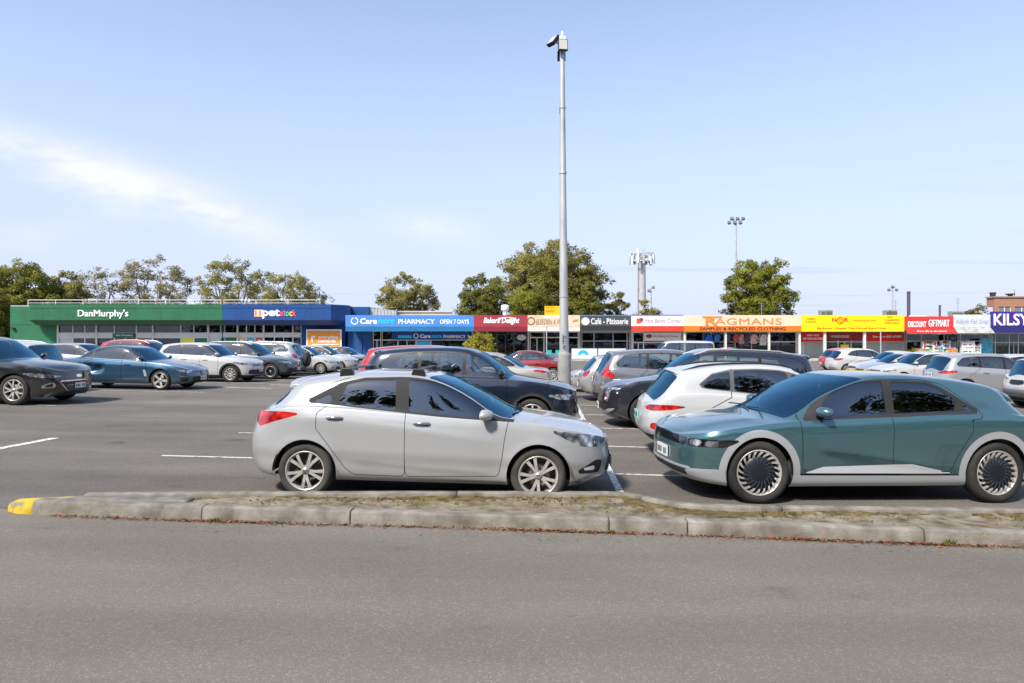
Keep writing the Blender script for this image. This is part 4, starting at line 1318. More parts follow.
# worn earth, moss and leaf litter in the island
SOIL = nmat('island_earth', [(.075, .058, .036), (.17, .135, .088), (.245, .208, .150), (.31, .27, .21)], 6, 12, .95, .8, 70, .3, .7)
def moss(m):
    t = m.node_tree; b = t.nodes['Principled BSDF']; src = b.inputs['Base Color'].links[0].from_socket
    tc = t.nodes.new('ShaderNodeTexCoord'); n = t.nodes.new('ShaderNodeTexNoise'); n.inputs['Scale'].default_value = 1.7; n.inputs['Detail'].default_value = 12; n.inputs['Roughness'].default_value = .68
    t.links.new(tc.outputs['Object'], n.inputs['Vector'])
    r = t.nodes.new('ShaderNodeMapRange'); r.inputs[1].default_value = .54; r.inputs[2].default_value = .66; r.inputs[4].default_value = .8
    t.links.new(n.outputs['Fac'], r.inputs[0])
    mx = t.nodes.new('ShaderNodeMix'); mx.data_type = 'RGBA'; mx.inputs[7].default_value = (.12, .105, .018, 1)
    t.links.new(r.outputs[0], mx.inputs[0]); t.links.new(src, mx.inputs[6]); t.links.new(mx.outputs[2], b.inputs['Base Color'])
moss(SOIL)
rx = sorted(rear); RE = fline(rx)
rnd = random.Random(5)
g = MB(); nx, ny = 300, 12
xs = np.linspace(-3.6, 13, nx+1)
for x in xs:
    a = FRONT(x)+.10; b = RE(x) - .05
    for j in range(ny+1):
        y = a + (b-a)*j/ny
        u = j/ny
        g.v.append((x, y, gz(x, y) + .108 - .012*math.sin(math.pi*u) + rnd.uniform(-.006, .006) + .01*math.sin(x*3.1+u*4)))
for i in range(nx):
    for j in range(ny):
        g.f.append((i*(ny+1)+j, (i+1)*(ny+1)+j, (i+1)*(ny+1)+j+1, i*(ny+1)+j+1)); g.sm.append(True)
        xx = xs[i]; g.m.append(1 if j/ny + rnd.uniform(-.09, .09) > .72 + .10*math.sin(xx*1.7) + .07*math.sin(xx*4.3+1) - (.35 if 1.2 < xx < 2.3 else 0) else 0)
MOSSY = nmat('mossy_earth', [(.035, .026, .013), (.095, .068, .026), (.155, .112, .038), (.20, .15, .075)], 9, 10, .95, .8, 60, .3, .7)
g.build('island_soil', [SOIL, MOSSY], fix=False)['kind'] = 'structure'
# moss tufts and grass blades
TUFT = nmat('moss_tuft', [(.07, .065, .02), (.15, .125, .035), (.20, .16, .06)], 4, 4, .95)
g = MB()
for i in range(2200):
    x = rnd.uniform(-3.4, 7.5)
    cl = math.sin(x*2.3) + math.sin(x*5.1+1) + rnd.gauss(0, .6)
    if cl < .1: continue
    a = FRONT(x)+.19; b = RE(x)-.10
    u = 1 - abs(rnd.gauss(0, .28))
    if rnd.random() < .25: u = rnd.random()
    y = a + (b-a)*max(0, min(1, u))
    z = gz(x, y) + .098; h = rnd.uniform(.008, .026); r_ = rnd.uniform(.006, .02); an = rnd.uniform(0, 6.3)
    dx, dy = math.cos(an)*r_, math.sin(an)*r_
    g.add([(x-dx, y-dy, z), (x+dx, y+dy, z), (x+rnd.uniform(-.01, .01), y+rnd.uniform(-.01, .01), z+h)], [(0, 1, 2)])
o = g.build('moss', TUFT, fix=False); tag(o, kind='stuff')
# reddish leaf litter lying in the gutter of the front kerb
LEAF = []
for nme, c in (('red', (.30, .085, .03)), ('brown', (.14, .075, .035)), ('straw', (.33, .22, .10)), ('dark', (.06, .04, .025))):
    LEAF.append(mat('litter_'+nme, c, .9))
g = MB()
for i in range(7500):
    x = rnd.uniform(-4.6, 6.5)
    dens = .35 + .65*max(0, math.sin(x*1.9+.6))**2 + (.5 if x > 1 else 0) * max(0, math.sin(x*2.7))**2
    if rnd.random() > dens: continue
    y = FRONT(x) - abs(rnd.gauss(0, .032)) - .002
    if rnd.random() < .05: y -= rnd.uniform(0, .35)
    z = gz(x, y) + .004 + max(0, rnd.uniform(-.004, .018)) * (1 if FRONT(x)-y < .06 else 0)
    l = rnd.uniform(.015, .06); w_ = rnd.uniform(.004, .014); an = rnd.gauss(0, .9); t_ = rnd.uniform(-.35, .35)
    ex = Vector((math.cos(an), math.sin(an), t_))*l/2; ey = Vector((-math.sin(an), math.cos(an), rnd.uniform(-.5, .5)))*w_/2
    c = Vector((x, y, z+.003))
    g.add([c-ex, c+ey, c+ex, c-ey], [(0, 1, 2, 3)], rnd.choice([0, 0, 0, 1, 1, 2, 3]))
for i in range(900):      # scattered on the soil
    x = rnd.uniform(-3.2, 6.5); y = rnd.uniform(FRONT(x)+.2, RE(x)-.1)
    if x < 1.0 and rnd.random() < .6: continue
    z = gz(x, y) + .112
    l = rnd.uniform(.01, .04); w_ = rnd.uniform(.003, .008); an = rnd.uniform(0, 6.3)
    ex = Vector((math.cos(an), math.sin(an), .1))*l/2; ey = Vector((-math.sin(an), math.cos(an), .2))*w_/2
    c = Vector((x, y, z)); g.add([c-ex, c+ey, c+ex, c-ey], [(0, 1, 2, 3)], rnd.choice([0, 1, 2, 3]))
o = g.build('leaf_litter', LEAF, fix=False); tag(o, kind='stuff')
# a few small weeds at the joints of the kerb
WEED = mat('weed_leaf', (.16, .20, .03), .8)
for wx, dy, hh in ((4.05, -.03, .10), (4.75, -.03, .07), (-2.93, -.02, .06), (0.95, -.02, .05)):
    g = MB()
    for k in range(26):
        an = rnd.uniform(0, 6.3); l = rnd.uniform(.5, 1)*hh
        b = Vector((rnd.uniform(-.04, .04), rnd.uniform(-.02, .02), 0)); d = Vector((math.cos(an)*.5, math.sin(an)*.5, 1)).normalized()
        s_ = Vector((-math.sin(an), math.cos(an), 0))*.005
        g.add([b-s_, b+s_, b+d*l*.6+s_*1.4, b+d*l, b+d*l*.6-s_*1.4], [(0, 1, 2, 3, 4)])
    y = FRONT(wx)+dy
    o = g.build('weed', WEED, fix=False); o.location = (wx, y, gz(wx, y))
    tag(o, {4.05: 'taller green weed growing from a kerb joint below the teal car', 4.75: 'yellow green weed by the kerb near the frame edge',
            -2.93: 'small weed in the crack of the kerb near its yellow nose', .95: 'tiny weed at the kerb joint in front of the silver car'}[wx], 'weed')

# ------------------------------------------------------------------ painted lines
LINE = nmat('line_paint', [(.12, .115, .11), (.50, .49, .47), (.62, .61, .59)], 14, 8, .8, 0, None, .36, .52)
def stripe(a, b, w_, dz=.009):
    a = Vector((*a, 0)); b = Vector((*b, 0)); n_ = max(2, int((b-a).length/.5))
    d = (b-a).normalized(); nr = Vector((-d.y, d.x, 0))*w_/2
    for i in range(n_+1):
        for s in (-1, 1):
            p = a.lerp(b, i/n_) + nr*s
            LN.v.append((p.x, p.y, gz(p.x, p.y)+dz))
    o = len(LN.v) - 2*(n_+1)
    for i in range(n_): LN.f.append((o+2*i, o+2*i+2, o+2*i+3, o+2*i+1)); LN.m.append(0); LN.sm.append(True)
LN = MB()
AX = lambda y: 1.32 + .048*(y-8.3)            # the line between the two facing rows
stripe((AX(7.9), 7.9), (AX(44), 44), .09, .012)
for y in (9.5, 12.05, 14.6, 17.3, 19.9, 22.5, 25.1, 27.7, 30.3):
    x = AX(y); stripe((x+.05, y), (x+5.2, y-.28), .08)
for y in (10.0, 12.6, 15.2, 17.8, 20.4, 23, 25.6, 28.2):
    x = AX(y); stripe((x-.05, y), (x-6.7, y+.33), .08)
for y in (22.1, 24.7, 27.3, 29.9, 32.5, 35.1):
    stripe((-15.5, y+.3), (-9.9, y), .09)
stripe((-12.3, 17.3), (-11.5, 17.25), .07)
stripe((-8.05, 10.4), (-7.95, 11.9), .16)
stripe((-8.6, 24.4), (-10.2, 24.4), .16); stripe((-7.6, 26.3), (-9.3, 26.3), .16)
for y in (21, 23.6, 26.2, 28.8, 31.4):
    stripe((16.2, y), (21.5, y-.25), .08)
o = LN.build('road_markings', LINE, fix=False); o['kind'] = 'structure'
# ------------------------------------------------------------------ lettering
def _text_mesh(body, bold=0.0, shear=0.0, spacing=1.0, extrude=.02):
    cu = bpy.data.curves.new('t', 'FONT')
    cu.body = body; cu.shear = shear; cu.offset = bold; cu.space_character = spacing; cu.extrude = extrude; cu.resolution_u = 3
    o = bpy.data.objects.new('t', cu); COL.objects.link(o)
    bpy.context.view_layer.update()
    dg = bpy.context.evaluated_depsgraph_get()
    me = bpy.data.meshes.new_from_object(o.evaluated_get(dg))
    bpy.data.objects.remove(o); bpy.data.curves.remove(cu)
    return me
def lettering(body, box, y, m, parent, bold=.0, shear=0.0, slab=False, name='lettering', spacing=1.0, tilt=0.0, ex=.02):
    """flat raised letters filling box=(x0,z0,x1,z1) on the plane y, facing -y"""
    dup_ = 'M' in body and bold > 0
    me = _text_mesh(body, 0.0 if dup_ else bold, shear, spacing)
    v = np.array([p.co for p in me.vertices]); x0, z0, x1, z1 = box
    lo = v.min(0); hi = v.max(0); s = (hi-lo); s[s < 1e-6] = 1
    q = (v-lo)/s
    P = np.stack([x0+q[:, 0]*(x1-x0), y - ex*q[:, 2] + 0*q[:, 1], z0+q[:, 1]*(z1-z0)], 1)
    if dup_:                     # heavy weight: the same outlines struck three times, each a hair in front of the last
        F_ = [list(p.vertices) for p in me.polygons]; n_ = len(P); V_ = []; FF = []
        w_ = bold*(z1-z0)*1.1
        for k in (-1, 0, 1):
            Q = P.copy(); Q[:, 0] += k*w_; Q[:, 1] -= .003*(k+1)
            FF += [[i + len(V_) for i in f] for f in F_]; V_ += Q.tolist()
        bpy.data.meshes.remove(me); me = bpy.data.meshes.new(name); me.from_pydata(V_, [], FF)
    else:
        for p, c in zip(me.vertices, P): p.co = c
    me.materials.clear(); me.materials.append(m); me.update()
    for pl in me.polygons: pl.material_index = 0
    o = bpy.data.objects.new(name, me); COL.objects.link(o); o.parent = parent
    return o
def pxbox(x0, y0, x1, y1, Y):
    """photo box -> world box on the plane Y (top y0, bottom y1)"""
    return (WX(x0, Y), WZ(y1, Y), WX(x1, Y), WZ(y0, Y))

# ------------------------------------------------------------------ shops
YF, YS, YB = 67.6, 70.4, 84.0
W_LET = mat('white_letters', (.85, .85, .84), .45)
FRAME = nmat('white_frame', [(.58, .57, .54), (.74, .73, .71)], 1.2, 5, .5)
DARKFR = mat('dark_frame', (.05, .05, .055), .45)
ALUF = mat('aluminium_frame', (.42, .43, .44), .4, .6)
SHOPGLASS = glass('shop_glass', (.62, .68, .70), ior=1.5)
DARKGLASS = glass('dark_shop_glass', (.58, .62, .68), ior=1.55)
SHOPIN = nmat('shop_inside', [(.36, .35, .33), (.55, .53, .50)], .6, 4, .9)
SOFFIT = mat('soffit', (.72, .71, .69), .8)
ROOF = nmat('metal_roof', [(.36, .37, .38), (.48, .49, .50)], .8, 5, .5, metal=.3)
def plain(name, c, var=.14, rough=.6, scale=.7, bump=0):
    return nmat(name, [tuple(k*(1-var) for k in c), tuple(min(1, k*(1+var)) for k in c)], scale, 6, rough, bump, 30)
def goods(name, hues, scale):
    """small coloured stock on shelves: cells of flat colour"""
    if name in MATS: return MATS[name]
    m = mat(name, (.3, .3, .3), .7)
    t = m.node_tree; b = t.nodes['Principled BSDF']
    tc = t.nodes.new('ShaderNodeTexCoord'); mp = t.nodes.new('ShaderNodeMapping'); mp.inputs['Scale'].default_value = (scale, scale, scale*.6)
    v = t.nodes.new('ShaderNodeTexVoronoi'); v.distance = 'CHEBYCHEV'; v.inputs['Scale'].default_value = 1; v.inputs['Randomness'].default_value = .6
    t.links.new(tc.outputs['Object'], mp.inputs[0]); t.links.new(mp.outputs[0], v.inputs['Vector'])
    s = t.nodes.new('ShaderNodeSeparateColor'); t.links.new(v.outputs['Color'], s.inputs[0])
    r = t.nodes.new('ShaderNodeValToRGB'); r.color_ramp.interpolation = 'CONSTANT'
    el = r.color_ramp.elements
    for i, c in enumerate(hues):
        e = el[i] if i < 2 else el.new(i/len(hues))
        e.position = i/len(hues); e.color = (*c, 1)
    t.links.new(s.outputs[0], r.inputs[0]); t.links.new(r.outputs[0], b.inputs['Base Color'])
    return m
GOODS_A = goods('grocery_goods', [(.5, .06, .05), (.6, .5, .1), (.08, .2, .4), (.6, .58, .55), (.1, .3, .1), (.05, .05, .05), (.5, .25, .08)], 3.2)
GOODS_B = goods('gift_goods', [(.6, .2, .35), (.65, .62, .6), (.1, .4, .5), (.55, .1, .08), (.7, .6, .2), (.05, .05, .06), (.2, .2, .45)], 3.6)
GOODS_C = goods('bread_goods', [(.35, .18, .06), (.22, .1, .04), (.5, .3, .12), (.06, .04, .03), (.42, .22, .1)], 3.4)

def shop(name, label, cat, p0, p1, wallm, ztop=4.3, ys=YS, yb=YB, glassm=None, goodsm=None, panels=(), rows=(333, 338.5, 357.5), frame=None, depth=5.0, goods_z=(.4, 2.0), wall_l=True, head=3.1):
    depth = min(depth, 3.6)
    """a shop with a glazed front seen from the car park. panels: (px0, px1, kind) left to right at the plane ys;
    kind: glass / door / wall / a material for a solid panel. rows: photo heights of head, transom, sill"""
    x0, x1 = WX(p0, ys), WX(p1, ys); xf0, xf1 = WX(p0, YF), WX(p1, YF)
    root = empty(name, ((x0+x1)/2, ys, .12), 0, label, cat)
    fm = frame or FRAME
    inv = Matrix.Translation(-root.location)
    def B(nm, mb, ms, par=root):
        o = mb.build(nm, ms)
        o.parent = par
        if par == root: o.matrix_parent_inverse = inv
        return o
    root['_inv'] = 0
    g = MB()
    g.box(x0+.004, yb, 0, x1-.004, yb+.25, ztop)                    # rear wall
    g.box(x0+.004, ys-.05, 0, x0+.17, yb, ztop); g.box(x1-.17, ys-.05, 0, x1-.004, yb, ztop)
    g.box(x0+.17, ys-.06, head, x1-.17, ys+.2, ztop)                 # beam above the glazing
    B('wall', g, wallm)
    g = MB(); g.box(x0+.02, ys-.02, ztop+.003, x1-.02, yb+.2, ztop+.12)
    B('roof', g, ROOF)
    g = MB(); g.box(x0+.18, ys+depth, .12, x1-.18, ys+depth+.1, head); g.box(x0+.18, ys+.2, head-.02, x1-.18, ys+depth, head+.1); g.box(x0+.18, ys+.05, .1, x1-.18, ys+depth, .125)
    B('interior', g, SHOPIN)
    zh, zt, zs = [WZ(r, ys) for r in rows]
    zs = max(zs, .16)
    fr = MB(); wins = []
    for k, pn in enumerate(panels):
        a, b, kind = pn[:3]
        xa, xb = WX(a, ys), WX(b, ys)
        xa = max(xa, x0+.175); xb = min(xb, x1-.175)
        t = .055
        if kind in ('glass', 'door', 'dark', 'upper'):
            fr.box(xa, ys-.04, .12, xa+t, ys+.05, head); fr.box(xb-t, ys-.04, .12, xb, ys+.05, head)
            fr.box(xa+t, ys-.03, zt-.05, xb-t, ys+.04, zt+.05)
            fr.box(xa+t, ys-.03, zh, xb-t, ys+.04, head)
            lo = zs
            if kind == 'glass': fr.box(xa+t, ys-.035, .12, xb-t, ys+.045, lo)
            if kind == 'door':
                lo = .24
                fr.box(xa+t, ys-.03, .12, xb-t, ys+.04, lo)
                fr.box((xa+xb)/2-.04, ys-.035, lo, (xa+xb)/2+.04, ys+.045, zt-.05)
            gm = pn[3] if len(pn) > 3 else (glassm or SHOPGLASS)
            w_ = MB(); w_.box(xa+t-.01, ys-.006, lo-.01, xb-t+.01, ys+.004, zt-.04); wins.append(('door' if kind == 'door' else 'window', w_, gm))
            w_ = MB(); w_.box(xa+t-.01, ys-.006, zt+.04, xb-t+.01, ys+.004, zh+.01); wins.append(('window', w_, gm))
        elif kind == 'wall':
            w_ = MB(); w_.box(xa, ys-.03, .12, xb, ys+.15, head); wins.append(('wall_panel', w_, pn[3] if len(pn) > 3 else wallm))
        elif kind == 'solid':            # coloured sheet in the lower light, glass above
            fr.box(xa, ys-.04, .12, xa+t, ys+.05, head); fr.box(xb-t, ys-.04, .12, xb, ys+.05, head)
            fr.box(xa+t, ys-.03, zt-.05, xb-t, ys+.04, zt+.05); fr.box(xa+t, ys-.03, zh, xb-t, ys+.04, head)
            w_ = MB(); w_.box(xa+t-.01, ys-.012, .12, xb-t+.01, ys+.02, zt-.04); wins.append(('window_poster', w_, pn[3]))
            w_ = MB(); w_.box(xa+t-.01, ys-.006, zt+.04, xb-t+.01, ys+.004, zh+.01); wins.append(('window', w_, glassm or DARKGLASS))
    if fr.v: B('window_frame', fr, fm)
    for nm, w_, m in wins: B(nm, w_, m)
    if goodsm:
        rnd_ = random.Random(int(p0))
        g = MB(); x = x0+.4
        while x < x1-1.4:
            wd = rnd_.uniform(.8, 1.6); yy = ys + rnd_.uniform(.4, 1.8)
            hz = rnd_.uniform(goods_z[0]+.6, goods_z[1])
            z = .14
            g.box(x, yy, z, x+wd, yy+.5, z+.25)
            while z < hz:
                g.box(x+.02, yy+rnd_.uniform(.0, .12), z+.26, x+wd-.02, yy+.5, z+.26+rnd_.uniform(.2, .34)); z += .38
                g.box(x, yy, z+.22, x+wd, yy+.5, z+.25)
            x += wd + rnd_.uniform(.05, 1.0)
            B('shelf', g, goodsm); g = MB()
    return root, B, xf0, xf1

def fascia(root, B, x0, x1, ytop, ymid, ybot, m, m2=None, proj=0.0, back=None, name='fascia', flare=0.0, lean=0.0):
    """sign face on the verandah edge: from photo height ytop to ymid, valance to ybot; verandah roof behind"""
    z0, z1, z2 = WZ(ybot, YF), WZ(ymid, YF), WZ(ytop, YF)
    g = MB(); g.prism([(YF+lean, z1), (YF, z1), (YF+lean*0, z1)][:0] or [(YF, z1), (YF+.10, z1), (YF+.10, z2), (YF, z2)], 'x', x0+.006, x1-.006)
    fo = B(name, g, m)
    if m2 is not None and z1 - z0 > .02:
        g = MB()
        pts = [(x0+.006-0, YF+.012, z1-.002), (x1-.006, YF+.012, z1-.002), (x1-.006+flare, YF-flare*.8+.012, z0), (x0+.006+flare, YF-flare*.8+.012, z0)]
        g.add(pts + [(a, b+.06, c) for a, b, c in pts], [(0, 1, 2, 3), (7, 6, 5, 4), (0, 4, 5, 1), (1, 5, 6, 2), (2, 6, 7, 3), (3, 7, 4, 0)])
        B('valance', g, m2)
    g = MB()
    zz = min(z1, z0)+.03
    g.box(x0+.01, YF+.101, z1+.02, x1-.01, YS+.3, z1+.12)
    B('verandah', g, SOFFIT)
    return fo, z0, z1, z2

def posts(root, B, pxs, ztop, m=FRAME, w_=.07, y=YF+.35):
    for p in pxs:
        g = MB(); x = WX(p, y); g.box(x-w_, y-w_, .1, x+w_, y+w_, ztop); g.box(x-w_*1.5, y-w_*1.5, .1, x+w_*1.5, y+w_*1.5, .16)
        B('post', g, m)

# ---- the long green and blue store block: two stores under one deep boxed canopy
GREEN = plain('store_green', (.018, .125, .055), .10); GREEN_SHADED = plain('store_green_shaded', (.009, .062, .026), .1)  # second green: darkened copy, shade under the canopy put into the colour
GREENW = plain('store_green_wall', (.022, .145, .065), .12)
BLUE = plain('store_blue', (.006, .058, .215), .10); BLUE_SHADED = plain('store_blue_shaded', (.006, .035, .14), .1)  # second blue: same wall colour with the canopy's underside shade painted in
PANELW = plain('pale_panel', (.60, .585, .55), .06)
ORANGE = mat('poster_orange', (.80, .28, .03), .5); CYAN = mat('poster_cyan', (.05, .42, .62), .5); REDP = mat('poster_red', (.70, .08, .07), .5)
YELP = mat('poster_yellow', (.75, .70, .02), .5); GREENP = plain('poster_green', (.02, .16, .08), .25); GREYR = plain('roller_shutter', (.52, .52, .52), .06)
ORP = mat('poster_pale_orange', (.80, .42, .18), .5)

def canopy(root, B, p0, p1, m, md, name='fascia', cl=0.0, cr=0.0, ribm=None):
    """boxed canopy: face, sloped underside and chamfered free ends"""
    yf = 68.0; yb_ = 70.6
    x0, x1 = WX(p0, yf), WX(p1, yf)
    zt, zf, zl = WZ(304.3, yf), WZ(320, yf), WZ(324.8, yf)
    g = MB()
    n_ = max(2, int((x1-x0)/.6))
    # face in shallow sheets so that the joints catch the light
    for i in range(n_):
        a = x0+(x1-x0)*i/n_; b = x0+(x1-x0)*(i+1)/n_
        g.box(a+.004, yf, zf, b-.004, yf+.04, zt-.38)
        g.box(a+.004, yf-.03, zt-.375, b-.004, yf+.04, zt)
    fo = B(name, g, m)
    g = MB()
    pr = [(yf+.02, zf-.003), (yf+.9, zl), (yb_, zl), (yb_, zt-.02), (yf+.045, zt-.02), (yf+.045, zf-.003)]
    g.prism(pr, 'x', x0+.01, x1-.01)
    B('canopy', g, md)
    for side, c in ((-1, cl), (1, cr)):
        if not c: continue
        xe = x0 if side < 0 else x1
        g = MB(); q = [(xe, yf+.005), (xe+side*c, yf+c*1.3), (xe+side*c, yb_), (xe, yb_)]
        g.prism(q, 'z', zf, zt-.004); B('canopy_end', g, m)
        g = MB(); q2 = [(xe, yf+.02), (xe+side*c, yf+c*1.3+.02), (xe+side*c*.3, yb_), (xe, yb_)]
        v = [(a, b, zf-.003) for a, b in q2] + [(xe, yf+.9, zl), (xe+side*c*.35, yf+.9+c*.6, zl), (xe+side*c*.3, yb_, zl), (xe, yb_, zl)]
        g.add(v, [(0, 1, 2, 3), (7, 6, 5, 4), (0, 4, 5, 1), (1, 5, 6, 2), (2, 6, 7, 3), (3, 7, 4, 0)]); B('canopy_end', g, md)
    return fo, yf

root, B, x0, x1 = shop('liquor_store', 'long green liquor store with white lettering on its boxed canopy', 'shop', 10.5, 222.5, GREENW, ztop=WZ(306.5, 70.4), ys=70.4, yb=92,
    rows=(325.2, 333.0, 352), head=WZ(325, 70.4)+.03, glassm=DARKGLASS, depth=7, goodsm=GOODS_A, panels=[
    (8, 58, 'wall', GREENW),
    (58, 73, 'solid', GREYR), (73, 85, 'dark'), (85, 97, 'dark'), (97, 114.5, 'dark'), (114.5, 136.5, 'door'), (136.5, 153.5, 'dark'), (153.5, 181, 'dark'),
    (181, 194, 'solid', YELP), (194, 209, 'solid', GREENP), (209, 224, 'solid', GREYR)])
# broad pale band between the two rows of lights
g = MB(); ys = 70.4
g.box(WX(58, ys)+.02, ys-.075, WZ(338.2, ys), WX(113, ys), ys-.045, WZ(332.6, ys)); g.box(WX(136.5, ys), ys-.075, WZ(338.2, ys), WX(222.5, ys)-.02, ys-.045, WZ(332.6, ys))
B('spandrel', g, PANELW)
for p in (58.5, 97, 153.5, 208.5):
    g = MB(); g.box(WX(p, ys)-.09, ys-.14, .1, WX(p, ys)+.09, ys-.08, WZ(325, ys)); B('column', g, PANELW)
fo, yf = canopy(root, B, 30, 222.5, GREEN, GREEN_SHADED, cl=1.0)
lettering("DanMurphy's", pxbox(78.3, 309.6, 128.5, 318.6, yf), yf-.003, W_LET, fo, bold=.022, ex=.06)
g = MB(); g.box(*[WX(114.5, ys), ys-.16, WZ(337.6, ys)], *[WX(135, ys), ys-.082, WZ(333, ys)])
s2 = B('door_sign', g, GREENP)
lettering("Dan Murphy's", pxbox(116.5, 334.3, 132.5, 336.3, ys-.16), ys-.163, W_LET, s2, bold=.02)
g = MB(); x = WX(13.8, 70.35); g.box(x-.12, 70.1, 3.05, x+.16, 70.33, 3.25); B('wall_lamp', g, BLACKM)
g = MB()
for a in range(31, 345, 1):
    pass
# handrail along the roof edge
def railing(label, p0, p1, zb, h, y, step=2.6, name='roof_railing'):
    xa, xb = WX(p0, y), WX(p1, y)
    r_ = empty(name, ((xa+xb)/2, y, zb), 0, label, 'railing')
    inv = Matrix.Translation(-r_.location)
    g = MB(); g.tube([(xa, y, zb+h), (xb, y, zb+h)], .035, 6); o = g.build('handrail', WHITE, r_); o.matrix_parent_inverse = inv
    g = MB(); g.tube([(xa, y, zb+h*.5), (xb, y, zb+h*.5)], .022, 6); o = g.build('mid_rail', WHITE, r_); o.matrix_parent_inverse = inv
    n_ = int((xb-xa)/step)
    for i in range(n_+1):
        x = xa+(xb-xa)*i/n_
        g = MB(); g.tube([(x, y, zb), (x, y, zb+h)], .03, 6); o = g.build('post', WHITE, r_); o.matrix_parent_inverse = inv
    return r_
railing('white handrail along the roof edge above the green store', 28, 221, WZ(306.5, 70.4)+.1, .62, 71.2)
railing('white handrail along the roof edge above the blue store', 224, 320, WZ(306.5, 70.4)+.1, .62, 71.2)

root, B, x0, x1 = shop('pet_store', 'deep blue pet store with coloured lettering on its boxed canopy', 'shop', 223, 347, BLUE, ztop=WZ(306.5, 70.4), ys=70.4, yb=92,
    rows=(325.2, 333.0, 352), head=WZ(325, 70.4)+.03, glassm=DARKGLASS, depth=7, goodsm=GOODS_A, panels=[
    (224, 237.5, 'solid', GREENP), (237.5, 246.5, 'solid', ORP), (246.5, 255, 'solid', CYAN), (255, 264, 'solid', REDP), (264, 274.5, 'dark'),
    (274.5, 293, 'door'), (293, 301.5, 'dark'), (301.5, 350, 'wall', BLUE)])
g = MB(); g.box(WX(223, ys)+.02, ys-.075, WZ(337.4, ys), WX(301, ys), ys-.045, WZ(332.6, ys)); B('spandrel', g, PANELW)
for p in (238, 264):
    g = MB(); g.box(WX(p, ys)-.09, ys-.14, .1, WX(p, ys)+.09, ys-.08, WZ(325, ys)); B('column', g, PANELW)
for i, p in enumerate((242, 250.7, 259.5)):     # pale motif on each window poster
    g = MB(); c = Vector((WX(p, ys), ys-.02, WZ(342, ys)))
    if i == 0: g.prism([(c.x-.22, c.z-.25), (c.x+.22, c.z-.25), (c.x+.22, c.z+.15), (c.x+.05, c.z+.28), (c.x-.22, c.z+.2)], 'y', ys-.035, ys-.013)
    else:
        pts = [(c.x+.25*math.cos(a)*(1 if i == 1 else 1.1), c.z+(.2 if i == 1 else .24)*math.sin(a)) for a in np.linspace(0, 6.28, 9)[:-1]]
        g.prism(pts, 'y', ys-.035, ys-.013)
        g.box(c.x-.1, ys-.034, c.z-.3, c.x+.1, ys-.014, c.z-.1)
    B('poster_motif', g, W_LET)
fo, yf = canopy(root, B, 222.6, 331, BLUE, BLUE_SHADED, cr=1.3)
bx = pxbox(254.5, 309.7, 263.2, 316.8, yf)
g = MB(); g.box(bx[0], yf-.06, bx[1], bx[2], yf-.002, bx[3]); mk = B('logo', g, mat('petstore_mark', (.80, .45, .28), .5))
for i in range(4):
    xx = bx[0]+(bx[2]-bx[0])*(.12+.24*i); g = MB(); g.box(xx, yf-.075, bx[1]+.12, xx+.10, yf-.06, bx[3]-.12+.05*(i % 2)); o = g.build('mark', W_LET if i % 2 else mat('mark_red', (.7, .12, .08), .5)); o.parent = mk
lettering('pet', pxbox(262.3, 309.0, 280, 318.6, yf), yf-.003, W_LET, fo, bold=.035, ex=.06)
for ch, a, b, c in (('s', 280, 283.4, (.72, .08, .16)), ('t', 283.6, 285.6, (.45, .16, .60)), ('o', 285.8, 289.2, (.1, .55, .2)), ('c', 289.5, 292.5, (.75, .55, .03)), ('k', 292.8, 296.4, (.75, .10, .10))):
    lettering(ch, pxbox(a, 309.8 if ch in 'tk' else 311.4, b, 316.2, yf), yf-.003, mat('letter_'+ch, c, .5), fo, bold=.03, ex=.06)
# big orange rewards board with a white border, fixed to the wall right of the windows
yb_ = 69.6
bx = pxbox(306.4, 329.4, 341.6, 356.5, yb_)
rw_ = empty('rewards_board', ((bx[0]+bx[2])/2, yb_, bx[1]), 0, 'orange rewards billboard with white border on the blue wall', 'sign')
inv = Matrix.Translation(-rw_.location)
g = MB(); g.box(bx[0], yb_-.04, bx[1], bx[2], yb_+.04, bx[3]); o = g.build('frame', W_LET, rw_); o.matrix_parent_inverse = inv
g = MB(); g.box(bx[0]+.12, yb_-.055, bx[1]+.12, bx[2]-.12, yb_-.041, bx[3]-.12); pa = g.build('panel', ORANGE, rw_); pa.matrix_parent_inverse = inv
g = MB(); g.box(bx[0]+.6, yb_+.041, bx[1]+.4, bx[2]-.6, 70.37, bx[3]-.4); o = g.build('bracket', BLACKM, rw_); o.matrix_parent_inverse = inv
for t_, q in (('r', (311.3, 335.6, 315.8, 342)), ('everyday', (318.5, 335.5, 338.5, 339.2)), ('rewards', (318.5, 339.6, 336, 342.6))):
    lettering(t_, pxbox(*q, yb_), yb_-.057, W_LET, pa, bold=.03, ex=.02)
q = pxbox(312, 344.1, 338.8, 344.8, yb_); g = MB(); g.box(q[0], yb_-.07, q[1], q[2], yb_-.057, q[3]); o = g.build('underline', W_LET); o.parent = pa

